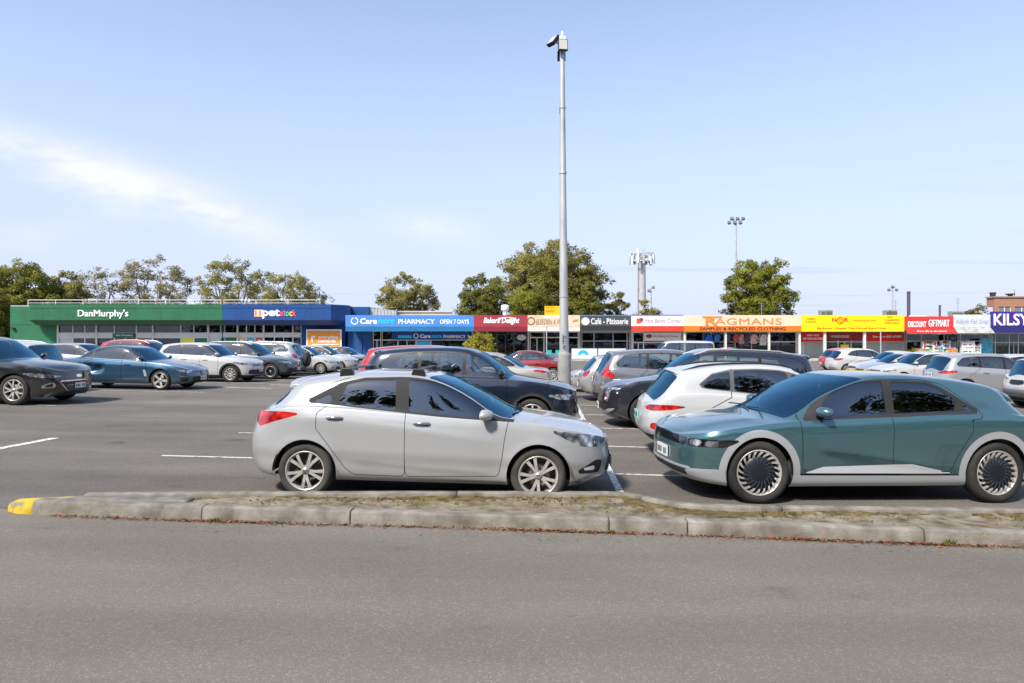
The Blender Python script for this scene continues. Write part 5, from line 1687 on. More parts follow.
# ---- pharmacy
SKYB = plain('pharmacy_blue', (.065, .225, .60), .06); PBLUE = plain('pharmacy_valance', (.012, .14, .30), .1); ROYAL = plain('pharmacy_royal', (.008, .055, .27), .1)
CY2 = mat('cyan_letters', (.02, .50, .80), .5)
root, B, x0, x1 = shop('pharmacy', 'pharmacy with light blue fascia sign above a darker blue one', 'shop', 345.4, 474, BLUE, ztop=4.2, goodsm=GOODS_B, panels=[
    (348, 372, 'wall', BLUE), (373, 381, 'door', DARKGLASS), (382, 398, 'glass'), (398, 416, 'door'), (416, 431, 'solid', CYAN), (431, 466, 'glass'), (466, 475, 'glass')], rows=(331.5, 340, 352))
fo, z0, z1, z2 = fascia(root, B, x0, x1, 315.1, 326.6, 331.3, SKYB, PBLUE, flare=-.0)
lettering('Care', pxbox(360, 318.2, 377.2, 324, YF), YF-.003, W_LET, fo, bold=.03)
lettering('more', pxbox(378.6, 319.4, 394.5, 324, YF), YF-.003, CY2, fo, bold=.03)
lettering('PHARMACY', pxbox(398.5, 319.2, 434.5, 323.9, YF), YF-.003, W_LET, fo, bold=.03)
lettering('OPEN 7 DAYS', pxbox(440, 319.4, 469, 323.9, YF), YF-.003, W_LET, fo, bold=.02)
def ring_sign(c, r, w_, y, m, par, name='logo', a0=.3, a1=6.1):
    g = MB(); v = []
    n_ = 28
    for i in range(n_+1):
        a = math.pi/2 + a0 + (a1-a0)*i/n_
        for rr in (r-w_, r):
            for yy in (y-.03, y): v.append((c[0]+rr*math.cos(a), yy, c[1]+rr*math.sin(a)))
    f = []
    for i in range(n_):
        b = i*4
        f += [(b, b+4, b+6, b+2), (b+1, b+3, b+7, b+5), (b+2, b+6, b+7, b+3), (b, b+1, b+5, b+4)]
    g.add(v, f); o = g.build(name, m); o.parent = par; return o
ring_sign((WX(354.6, YF), WZ(321, YF)), .36, .09, YF-.002, W_LET, fo)
g = MB(); q = pxbox(392, 332.2, 470, 339.6, 69.9); g.box(q[0], 69.9, q[1], q[2], 70.33, q[3]); sg = B('shop_sign', g, ROYAL)
ring_sign((WX(416, 69.9), WZ(336, 69.9)), .26, .07, 69.897, W_LET, sg)
lettering('Care', pxbox(420, 334.2, 430.6, 338, 69.9), 69.897, W_LET, sg, bold=.03)
lettering('more', pxbox(431.5, 335, 441.5, 338, 69.9), 69.897, CY2, sg, bold=.03)
lettering('PHARMACY', pxbox(443.5, 335, 465.5, 338.1, 69.9), 69.897, W_LET, sg, bold=.03)
g = MB(); q = pxbox(398, 335.4, 411.5, 338, 69.9); g.box(q[0], 69.885, q[1], q[2], 69.898, q[3]); o = g.build('painted_patch', CY2); o.parent = sg
g = MB(); g.box(*[WX(356, 70.3), 70.25, .2], *[WX(362, 70.3), 70.36, 2.2]); B('door', g, plain('blue_door', (.01, .06, .2), .1))
# grey corrugated roof and duct behind the pharmacy sign
CORR = nmat('corrugated_steel', [(.40, .41, .42), (.52, .53, .53)], 3, 3, .45, metal=.3, stretch=(8, 1, 1))
def upstand(label, p0, p1, y, zt, zb, m, name='roof_upstand', cat='roof structure'):
    g = MB(); n_ = int((WX(p1, y)-WX(p0, y))/.35)
    xa = WX(p0, y); xb = WX(p1, y)
    for i in range(n_):
        a = xa+(xb-xa)*i/n_; b = xa+(xb-xa)*(i+1)/n_
        g.prism([(a, y), (a+(b-a)*.45, y), (a+(b-a)*.5, y+.06), (b, y+.06), (b, y+1.5), (a, y+1.5)], 'z', zb, zt - .35*i/n_)
    g.box(xa, y-.04, zt-.02, xb, y+.02, zt-.0)
    o = g.build(name, m); tag(o, label, cat); return o
upstand('grey corrugated steel upstand on the roof behind the pharmacy sign', 369, 396, 73, WZ(307.5, 73), 4.2, CORR)
g = MB(); y = 72.5; g.box(WX(346, y), y, 4.2, WX(368.6, y), y+6, WZ(306.8, y)); o = g.build('parapet_block', BLUE); tag(o, 'blue parapet block on the roof between pet store and pharmacy', 'parapet')
g = MB(); y = 74; g.box(WX(396.5, y), y, 4.3, WX(452, y), y+.4, WZ(312.2, y)); g.box(WX(396, y), y-.15, WZ(312.2, y), WX(452.5, y), y+.5, WZ(311, y)); o = g.build('roof_parapet', plain('rusty_cream', (.52, .45, .38), .15)); tag(o, 'low cream parapet on the roof left of the bakery', 'parapet')

# ---- bakery
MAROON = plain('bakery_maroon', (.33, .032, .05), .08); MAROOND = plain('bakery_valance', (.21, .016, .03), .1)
root, B, x0, x1 = shop('bakery', 'bakery with maroon fascia and white script beside the pharmacy', 'shop', 474, 527.6, plain('bakery_dark', (.04, .03, .03), .2), ztop=4.2, goodsm=GOODS_C, frame=DARKFR, panels=[
    (475, 497, 'glass'), (497, 514, 'door'), (514, 529, 'glass')], rows=(332.5, 334.5, 353))
fo, z0, z1, z2 = fascia(root, B, x0, x1, 315.1, 326.8, 331.4, MAROON, MAROOND)
lettering("Bakers Delight", pxbox(483.5, 317.6, 519.5, 324.8, YF), YF-.003, W_LET, fo, bold=.03, shear=.25)
g = MB(); yy = YF-.02
pts = [(WX(498+18*t, YF), WZ(318.3-1.4*math.sin(t*3.0)+.2*t, YF)) for t in np.linspace(0, 1, 9)]
g.prism(pts + [(a, b-.10-.05*math.sin(i)) for i, (a, b) in enumerate(pts)][::-1], 'y', YF-.028, YF-.004); o = g.build('swash', W_LET); o.parent = fo
g = MB(); c = (WX(521.5, 70.3), WZ(337.5, 70.3)); g.prism([(c[0]+.48*math.cos(a), c[1]+.30*math.sin(a)) for a in np.linspace(0, 6.28, 20)[:-1]], 'y', 70.32, 70.345); B('window_sticker', g, mat('sticker', (.55, .55, .53), .6))
# ---- restaurant with the cream sign
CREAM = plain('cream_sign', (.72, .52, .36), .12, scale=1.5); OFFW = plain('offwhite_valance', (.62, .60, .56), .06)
root, B, x0, x1 = shop('restaurant', 'restaurant with cream and orange fascia half hidden by the light pole', 'shop', 527.6, 580, plain('cafe_cream', (.55, .5, .44), .1), ztop=4.2, goodsm=GOODS_A, panels=[
    (530, 544, 'door'), (544, 581, 'glass', DARKGLASS)], rows=(332.5, 337.5, 353), goods_z=(.3, 1.3))
fo, z0, z1, z2 = fascia(root, B, x0, x1, 315.1, 326.6, 331.2, CREAM, OFFW)
BRN = mat('brown_letters', (.20, .10, .05), .6)
lettering('ELEEDEN A W', pxbox(536, 319.4, 561.5, 324.4, YF), YF-.003, BRN, fo, bold=-.005, shear=.3)
ring_sign((WX(531, YF), WZ(321, YF)), .40, .10, YF-.002, BRN, fo, a0=0, a1=6.283)
g = MB(); q = pxbox(572, 319, 577.5, 322.4, YF); g.prism([(q[0], q[1]), (q[2], q[1]+.1), (q[2]+.1, q[3]), (q[0]+.15, q[3]-.08)], 'y', YF-.02, YF-.003); o = g.build('painted_picture', mat('sign_rust', (.60, .22, .12), .6)); o.parent = fo
# ---- cafe
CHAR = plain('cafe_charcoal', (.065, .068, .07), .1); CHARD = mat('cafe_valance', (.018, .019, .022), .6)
root, B, x0, x1 = shop('cafe', 'cafe and patisserie with charcoal fascia and round white emblem', 'shop', 580, 631.2, plain('cafe_grey', (.22, .22, .21), .1), ztop=4.2, goodsm=GOODS_C, frame=ALUF, panels=[
    (581, 594, 'glass'), (594, 613, 'glass'), (613, 627, 'glass'), (627, 632, 'glass')], rows=(333, 341, 353), goods_z=(.3, 1.5))
fo, z0, z1, z2 = fascia(root, B, x0, x1, 315.9, 326, 330.6, CHAR, CHARD)
lettering('Café - Pâtisserie', pxbox(591, 318.2, 628.2, 324.2, YF), YF-.003, W_LET, fo, bold=.01)
g = MB(); c = (WX(585.4, YF), WZ(321.3, YF)); g.prism([(c[0]+.40*math.cos(a), c[1]+.38*math.sin(a)) for a in np.linspace(0, 6.28, 24)[:-1]], 'y', YF-.03, YF-.003); o = g.build('emblem', mat('emblem_white', (.75, .8, .74), .5)); o.parent = fo
g = MB(); q = pxbox(580, 315.0, 631, 315.8, YF); g.box(q[0]+.02, YF-.01, q[1], q[2]-.02, YF+.12, q[3]); B('trim', g, mat('blue_trim', (.05, .25, .6), .5))
LAMP = mat('pendant_bulb', (.9, .6, .25), .4)
# ---- bento shop
WSIGN = plain('white_sign', (.74, .73, .75), .05); REDV = plain('red_valance', (.62, .045, .02), .08)
root, B, x0, x1 = shop('takeaway_shop', 'takeaway shop with white sign over a red valance', 'shop', 631.2, 684, plain('takeaway_white', (.6, .58, .56), .08), ztop=4.2, goodsm=GOODS_A, panels=[
    (632.5, 643.5, 'door', DARKGLASS), (643.5, 681.5, 'glass', DARKGLASS)], rows=(333, 342.4, 354))
fo, z0, z1, z2 = fascia(root, B, x0, x1, 315.8, 326, 331.2, WSIGN, REDV)
g = MB(); q = pxbox(631.2, 314.8, 683.6, 315.7, YF); g.box(q[0]+.02, YF-.01, q[1], q[2]-.02, YF+.12, q[3]); B('trim', g, mat('violet_trim', (.12, .10, .42), .5))
PURP = mat('mauve_letters', (.38, .17, .25), .6)
lettering('Hot Bento Corner', pxbox(646, 318.8, 681, 322.6, YF), YF-.003, PURP, fo, bold=-.01, shear=.1)
g = MB(); c = (WX(638.6, YF), WZ(321, YF)); g.prism([(c[0]+.30*math.cos(a)+.1*math.cos(2*a), c[1]+.26*math.sin(a)) for a in np.linspace(0, 6.28, 24)[:-1]], 'y', YF-.03, YF-.003); o = g.build('emblem', mat('emblem_red', (.75, .10, .04), .5)); o.parent = fo
g = MB(); c = (c[0]+.25, c[1]+.16); g.prism([(c[0]+.22*math.cos(a), c[1]+.14*math.sin(a)) for a in np.linspace(0, 6.28, 16)[:-1]], 'y', YF-.038, YF-.031); o = g.build('emblem', mat('emblem_dark', (.25, .06, .05), .5)); o.parent = fo
g = MB(); q = pxbox(644, 332.8, 681, 340.8, 70); g.box(q[0], 70, q[1], q[2], 70.33, q[3]); sg = B('shop_sign', g, WSIGN)
lettering('Hot Bento Corner', pxbox(653, 335, 678.5, 337.2, 70), 69.997, PURP, sg, bold=-.01)
g = MB(); c = (WX(649, 70), WZ(336.2, 70)); g.prism([(c[0]+.32*math.cos(a), c[1]+.2*math.sin(a)) for a in np.linspace(0, 6.28, 16)[:-1]], 'y', 69.97, 69.998); o = g.build('emblem', mat('emblem_dark', (.25, .06, .05), .5)); o.parent = sg
# ---- clothing store
PEACH = plain('peach_sign', (.80, .58, .42), .05); ORV = plain('orange_valance', (.82, .18, .008), .05); OLET = mat('orange_letters', (.82, .22, .03), .5); DLET = mat('dark_letters', (.06, .02, .03), .6)
root, B, x0, x1 = shop('clothing_store', 'wide clothing store with peach sign and orange lettering', 'shop', 684, 801.4, plain('clothes_white', (.58, .57, .56), .08), ztop=4.2, goodsm=GOODS_B, glassm=DARKGLASS, panels=[
    (684.5, 711, 'glass'), (711, 724, 'glass'), (724, 735, 'glass'), (735, 768, 'door', SHOPGLASS), (768, 796, 'glass'), (796, 800, 'wall')], rows=(332.5, 341.8, 355))
fo, z0, z1, z2 = fascia(root, B, x0, x1, 315.1, 326, 331.3, PEACH, ORV)
lettering('RAGMANS', pxbox(706, 318.2, 781.5, 324.6, YF), YF-.003, OLET, fo, bold=.012, spacing=1.05)
lettering('R', pxbox(705.5, 316.4, 717.5, 325.6, YF), YF-.02, OLET, fo, bold=.015)
g = MB(); q = pxbox(702.5, 316.3, 722, 317.8, YF); g.box(q[0], YF-.03, q[1], q[2], YF-.003, q[3]); o = g.build('flourish', OLET); o.parent = fo
va = [c for c in kids(root) if c.name.startswith('valance')][0]
lettering('SAMPLES & RECYCLED CLOTHING', pxbox(700, 327.2, 785.5, 330.2, YF), YF+.008, DLET, va, bold=.04)
posts(root, B, (684.6, 725.6, 769, 799.5), 2.8, FRAME, .09)
# ---- discount grocery
FROST = plain('frosted_film', (.36, .39, .37), .08)
YSIGN = plain('yellow_sign', (.86, .66, .002), .04); RLET = mat('red_letters', (.72, .06, .012), .5); REDB = plain('red_banner', (.64, .012, .012), .06); REDD = plain('dark_red_panel', (.26, .015, .018), .1)
root, B, x0, x1 = shop('discount_grocery', 'discount grocery with bright yellow sign and red window banners', 'shop', 801.4, 904.4, plain('grocery_wall', (.5, .49, .47), .1), ztop=4.2, goodsm=GOODS_A, panels=[
    (802, 825, 'solid', FROST), (826, 838, 'glass', DARKGLASS), (838, 851, 'door'), (851, 864, 'glass'), (864.5, 881, 'solid', FROST), (881, 905, 'solid', FROST)], rows=(332.5, 341.8, 355))
fo, z0, z1, z2 = fascia(root, B, x0, x1, 315.1, 326.3, 331.5, YSIGN, YSIGN)
lettering('N', pxbox(832, 317.8, 836.3, 321.8, YF), YF-.003, RLET, fo, bold=.03); lettering('R', pxbox(844.2, 317.8, 848.6, 321.8, YF), YF-.003, RLET, fo, bold=.03); lettering('Q', pxbox(838.6, 318.8, 842, 322.8, YF), YF-.003, RLET, fo)
ring_sign((WX(840.2, YF), WZ(320.6, YF)), .35, .07, YF-.003, RLET, fo, a0=0, a1=6.283)
for t_, q in (('discounted grocery stores', (853.5, 319.8, 876, 321.4)), ('OPEN', (807, 318, 815, 319.8)), ('7 DAYS', (805.8, 320.8, 816, 322.8)), ('NEW', (887, 316.4, 893, 318)), ('CLEARANCE', (885, 319.2, 899, 320.8)), ('STOCK DAILY', (884.5, 322.4, 899.5, 324))):
    lettering(t_, pxbox(*q, YF), YF-.003, RLET, fo)
va = [c for c in kids(root) if c.name.startswith('valance')][0]
lettering('Big Brands | Cheaper Than Normal Brand Prices', pxbox(817, 327.4, 886, 329.4, YF), YF+.008, RLET, va, bold=.01)
for q, t_ in (((802, 332.2, 824, 341.6), None), ((866.5, 333, 905, 341.2), None)):
    g = MB(); b_ = pxbox(*q, 70); b_ = (b_[0], b_[1], min(b_[2], WX(904, 70)), b_[3]); g.box(b_[0], 69.98, b_[1], b_[2], 70.3, b_[3]); sg = B('banner', g, REDB)
    if q[0] < 830:
        lettering('OPEN 7 DAYS', pxbox(806.5, 334.4, 819, 336.2, 70), 69.977, W_LET, sg, bold=.02); lettering('BEST SUPER GROCERIES', pxbox(803, 337.6, 823, 339.6, 70), 69.977, W_LET, sg, bold=.03)
    else: lettering('Save up to 80% off RRP', pxbox(872.5, 335.4, 901.5, 338.2, 70), 69.977, W_LET, sg, bold=.02, shear=.1)
g = MB(); b_ = pxbox(826, 332.2, 863.5, 340.4, 70); g.box(b_[0], 70.05, b_[1], b_[2], 70.32, b_[3]); sg = B('banner', g, REDD)
lettering('WAREHOUSE', pxbox(830.5, 335, 849, 337.8, 70.05), 70.047, mat('pale_letters', (.6, .5, .5), .6), sg, bold=.03)
g = MB(); b_ = pxbox(840.8, 344.6, 849, 354.2, 70.2); g.box(b_[0], 70.2, b_[1], b_[2], 70.33, b_[3]); B('door_poster', g, YSIGN)
posts(root, B, (824.6, 864.4), 2.8, FRAME, .11)
# ---- gift shop, fish shop, navy shop on the right
REDS = plain('red_awning', (.66, .035, .03), .06); REDS2 = plain('red_awning_low', (.60, .03, .025), .06)
root, B, x0, x1 = shop('gift_shop', 'gift shop with red awning sign next to the yellow grocery', 'shop', 904.4, 953.4, plain('gift_grey', (.35, .34, .33), .1), ztop=4.2, goodsm=GOODS_B, panels=[
    (905, 921, 'glass'), (921, 944, 'glass'), (944, 949, 'door'), (949, 954, 'glass')], rows=(334.5, 341, 356))
fo, z0, z1, z2 = fascia(root, B, x0, x1, 316.4, 328.6, 333.6, REDS, REDS2, flare=.28)
lettering('DISCOUNT', pxbox(908, 321.2, 926.2, 327.2, YF), YF-.003, W_LET, fo, bold=.025)
lettering('GIFTMART', pxbox(928.6, 319.6, 949.2, 326.6, YF), YF-.003, W_LET, fo, bold=.014)
va = [c for c in kids(root) if c.name.startswith('valance')][0]
lettering('From $2 to absolutely', pxbox(916, 330.4, 946, 332.4, YF), YF-.19, W_LET, va, bold=.02)
g = MB(); b_ = pxbox(909, 315.4, 928, 316.9, YF); g.prism([(b_[0], b_[1]), (b_[2], b_[1]), (b_[2]-.2, b_[3]), (b_[0]+.1, b_[3])], 'y', YF+.02, YF+.1); B('trim', g, W_LET)
g = MB(); b_ = pxbox(949, 334.6, 960, 341.5, 69.6); g.box(b_[0], 69.5, b_[1], b_[2]-.35, 69.62, b_[3]); sg = B('hanging_sign', g, mat('navy_sign', (.015, .025, .06), .5))
lettering('GIFT', pxbox(951, 337.2, 956.6, 339.4, 69.5), 69.497, mat('dim_letters', (.4, .42, .45), .6), sg)
GREYS = plain('pale_grey_sign', (.58, .60, .63), .08, scale=2); GREYV = plain('weathered_valance', (.40, .40, .39), .22, scale=2.5)
root, B, x0, x1 = shop('fish_shop', 'shop with pale grey weathered sign between the red and navy awnings', 'shop', 953.4, 990.4, plain('fish_grey', (.38, .37, .36), .1), ztop=4.3, goodsm=GOODS_B, panels=[
    (954.5, 960, 'door', DARKGLASS), (960, 980, 'glass'), (980.5, 991, 'glass')], rows=(334.5, 341, 356))
fo, z0, z1, z2 = fascia(root, B, x0, x1, 314.6, 327, 333.2, GREYS, GREYV, flare=.30)
lettering('Kilsyth Fish Shop', pxbox(956.5, 319.2, 988, 325, YF), YF-.003, mat('faded_blue_letters', (.32, .37, .45), .6), fo, shear=.15)
NAVY = plain('navy_sign_face', (.042, .022, .24), .06); NAVYD = plain('navy_valance', (.012, .012, .10), .1)
root, B, x0, x1 = shop('newsagent', 'shop at the row end with navy sign and tall white capitals', 'shop', 990.4, 1075, plain('news_grey', (.35, .35, .36), .1), ztop=4.5, goodsm=GOODS_B, frame=ALUF, panels=[
    (990.5, 995, 'glass'), (995, 1009, 'glass'), (1009, 1018, 'door'), (1018, 1040, 'glass'), (1040, 1075, 'glass')], rows=(334, 342.5, 356))
fo, z0, z1, z2 = fascia(root, B, x0, x1, 311.6, 326, 332.6, NAVY, NAVYD, flare=.25)
lettering('KILSYTH', pxbox(993.6, 313.6, 1047, 325.4, YF), YF-.003, W_LET, fo, bold=.02)
# two storey brick building behind the right end
BRK = nmat('red_brick', [(.30, .13, .08), (.40, .20, .13), (.34, .17, .12)], 6, 6, .9, .3, 30, stretch=(1, 1, 4))
y = 84.0
bb = empty('brick_building', (WX(1020, y), y, 0), 0, 'brown brick upper storey rising behind the navy sign', 'building')
inv = Matrix.Translation(-bb.location)
x0_, x1_ = WX(994.5, y), WX(1100, y); zt = WZ(297.5, y); zw0, zw1 = WZ(313, y), WZ(306.6, y)
def BB(nm, g, m, par=bb):
    o = g.build(nm, m); o.parent = par
    if par == bb: o.matrix_parent_inverse = inv
    return o
g = MB(); g.box(x0_, y, zw1, x1_, y+1.4, zt); g.box(x0_, y+.02, 0, x1_, y+1.4, zw0)
xs_ = [WX(p, y) for p in (998.5, 1011.2, 1014.6, 1030)]
for a, b in ((x0_, xs_[0]), (xs_[1], xs_[2]), (xs_[3], x1_)): g.box(a, y, zw0+.002, b, y+.3, zw1-.002)
BB('wall', g, BRK)
g = MB(); g.box(x0_-.15, y-.15, zt+.003, x1_, y+1.5, zt+.16); BB('coping', g, plain('coping', (.38, .26, .2), .1))
for a, b in ((xs_[0], xs_[1]), (xs_[2], xs_[3])):
    g = MB(); g.box(a, y+.08, zw0, a+.07, y+.16, zw1); g.box(b-.07, y+.08, zw0, b, y+.16, zw1); g.box((a+b)/2-.04, y+.08, zw0, (a+b)/2+.04, y+.16, zw1)
    fr = BB('window', g, WHITE)
    g = MB(); g.box(a+.01, y+.11, zw0, b-.01, y+.125, zw1); BB('pane', g, mat('window_grey', (.16, .18, .20), .1, 0, .6), fr)
g = MB(); g.box(x0_+.4, y+.35, 0.1, x1_-.3, y+.4, zw1); BB('curtain', g, mat('curtain', (.3, .3, .3), .9))
g = MB(); c = WX(997.4, y); g.tube([(c, y+.8, zt), (c, y+.8, WZ(293, y))], .32, 10); g.tube([(c, y+.8, WZ(293.4, y)), (c, y+.8, WZ(292, y))], .38, 10); BB('chimney', g, BLACKM)
g = MB(); c = WX(1020.5, y); g.tube([(c, y+1, zt), (c, y+1, WZ(288.5, y))], .035, 5); BB('antenna', g, ALUF)
g = MB(); c = WX(1016, y); g.cyl((c, y+1.0, zt+.1), .3, .3, 10); g.cyl((c, y+1.0, zt+.42), .55, .12, 10); BB('roof_vent', g, BLACKM)

# ------------------------------------------------------------------ things on the roofs
def thing(name, label, cat, loc, group=None): return empty(name, loc, 0, label, cat, group)
def flue(px, ytop, y, r, m, label, zb=4.2, cap=False):
    x = WX(px, y); zt = WZ(ytop, y)
    g = MB(); g.tube([(0, 0, 0), (0, 0, zt-zb)], r, 12)
    g.tube([(0, 0, zt-zb-.02), (0, 0, zt-zb+.12)], [r*1.15, r*1.15], 12)
    g.tube([(0, 0, -.02), (0, 0, .2)], [r*1.8, r*1.2], 12)
    o = g.build('flue', m); o.location = (x, y, zb); tag(o, label, 'flue')
FL = mat('dark_flue', (.10, .10, .105), .5, .4)
flue(908.6, 292.6, 74, .17, FL, 'tall dark flue pipe on the roof above the yellow and red signs')
flue(939.8, 306.2, 76, .11, FL, 'short dark flue pipe behind the red gift shop sign')
def ac(px, ytop, y, w_, label):
    x = WX(px, y); zt = WZ(ytop, y); zb = 4.32
    t = thing('air_conditioner', label, 'air conditioner', (x, y, zb), 'air conditioners on the shop roofs')
    h = zt-zb
    g = MB(); g.box(-w_/2, 0, .08, w_/2, .7, h); g.box(-w_/2, .05, 0, -w_/2+.1, .65, .08); g.box(w_/2-.1, .05, 0, w_/2, .65, .08); g.build('casing', plain('ac_grey', (.30, .29, .25), .1), t)
    g = MB()
    for k in range(6): g.box(-w_/2+.06, -.02, .18+k*(h-.3)/6, w_/2-.06, -.003, .18+k*(h-.3)/6+.08)
    g.build('grille', mat('ac_grille', (.12, .12, .10), .7), t)
ac(823.4, 310.2, 74, .50, 'small pale air conditioner above the yellow sign beside a darker one')
ac(829.2, 309.9, 74, .78, 'dark air conditioner on the roof above the left part of the yellow sign')
ac(888.2, 310.2, 74, .5, 'narrow air conditioner above the right part of the yellow sign')
ac(893.6, 309.9, 74, .85, 'wide air conditioner above the right end of the yellow sign')
ac(957.6, 311.2, 76, 1.3, 'cream air conditioner above the pale grey sign')
# bakery ventilator
t = thing('roof_ventilator', 'white mushroom roof ventilator above the maroon bakery sign', 'vent', (WX(505, 72), 72, 4.32))
g = MB(); g.cyl((0, 0, 0), .24, WZ(310.3, 72)-4.32, 14); g.build('shaft', WHITE, t)
g = MB(); z = WZ(311, 72)-4.32; g.lathe([(.01, z), (.34, z+.02), (.42, z+.12), (.42, z+.5), (.36, z+.62), (.01, z+.68)], 16, 'z'); g.build('cowl', WHITE, t)
# yellow board on two poles above the restaurant
y = YF+.15
t = thing('roof_sign', 'yellow signboard standing on the roof left of the light pole', 'sign', (WX(552, y), y, 4.2))
inv = Matrix.Translation(-t.location)
b_ = pxbox(544.6, 306, 560.6, 315.9, y)
g = MB(); g.box(b_[0], y, b_[1], b_[2], y+.06, b_[3]); pa = g.build('panel', mat('sign_amber', (.86, .50, .005), .5), t); pa.matrix_parent_inverse = inv
b2 = pxbox(544.6, 316.0, 560.6, 318.2, y); g = MB(); g.box(b2[0], y-.17, b2[1], b2[2], y-.153, b2[3]); o = g.build('lower_panel', W_LET, t); o.matrix_parent_inverse = inv
lettering('OPEN 7 DAYS', pxbox(545.8, 306.8, 554.5, 308, y), y-.003, mat('sign_rust2', (.55, .2, .02), .6), pa); lettering('BREAKFAST', pxbox(546, 309.8, 555, 312, y), y-.003, mat('sign_rust2', (.55, .2, .02), .6), pa)
g = MB()
for p in (547, 558.5): g.box(WX(p, y)-.04, y+.061, 4.1, WX(p, y)+.04, y+.14, b_[3]-.1)
o = g.build('frame', ALUF, t); o.matrix_parent_inverse = inv
# thin aerials
for px_, yt, y, lab in ((957.8, 298, 77, 'thin mast aerial above the pale grey sign'), (761.6, 303, 74, 'thin white aerial in front of the round street tree'), (895.5, 300, 78, 'thin mast above the right end of the yellow sign')):
    g = MB(); g.tube([(0, 0, 0), (0, 0, WZ(yt, y)-4.2)], .03, 5)
    for k in range(3): g.tube([(-.3+.05*k, 0, WZ(yt, y)-4.3-.25*k), (.3-.05*k, 0, WZ(yt, y)-4.3-.25*k)], .015, 4)
    o = g.build('aerial', ALUF); o.location = (WX(px_, y), y, 4.2); tag(o, lab, 'aerial')
# ------------------------------------------------------------------ trees
def leafmat(name, c, trans=.5):
    if name in MATS: return MATS[name]
    m = nmat(name, [tuple(k*.62 for k in c), c, tuple(min(1, k*1.45) for k in c)], .55, 7, .75, lo=.32, hi=.68, spec=.25)
    t = m.node_tree; b = t.nodes['Principled BSDF']; o = t.nodes['Material Output']
    tl = t.nodes.new('ShaderNodeBsdfTranslucent'); mx = t.nodes.new('ShaderNodeMixShader'); mx.inputs[0].default_value = trans
    src = b.inputs['Base Color'].links[0].from_socket
    t.links.new(src, tl.inputs[0]); t.links.new(b.outputs[0], mx.inputs[1]); t.links.new(tl.outputs[0], mx.inputs[2]); t.links.new(mx.outputs[0], o.inputs[0])
    return m
BARK = nmat('bark', [(.12, .09, .07), (.30, .26, .22), (.42, .38, .33)], 2.0, 7, .95, .5, 12, stretch=(1, 1, .3))
BARKD = nmat('dark_bark', [(.05, .04, .03), (.12, .10, .08)], 2.5, 7, .95, .6, 14, stretch=(1, 1, .3))
OLIVE = leafmat('gum_leaves', (.29, .265, .068)); OLIVE2 = leafmat('pale_gum_leaves', (.30, .265, .115)); DEEP = leafmat('dense_leaves', (.235, .24, .047))
DARKG = leafmat('dark_leaves', (.19, .19, .036)); FRESH = leafmat('plane_leaves', (.26, .265, .04)); LIME = leafmat('shrub_leaves', (.50, .45, .06))
TREEL = leafmat('street_leaves', (.05, .06, .018))
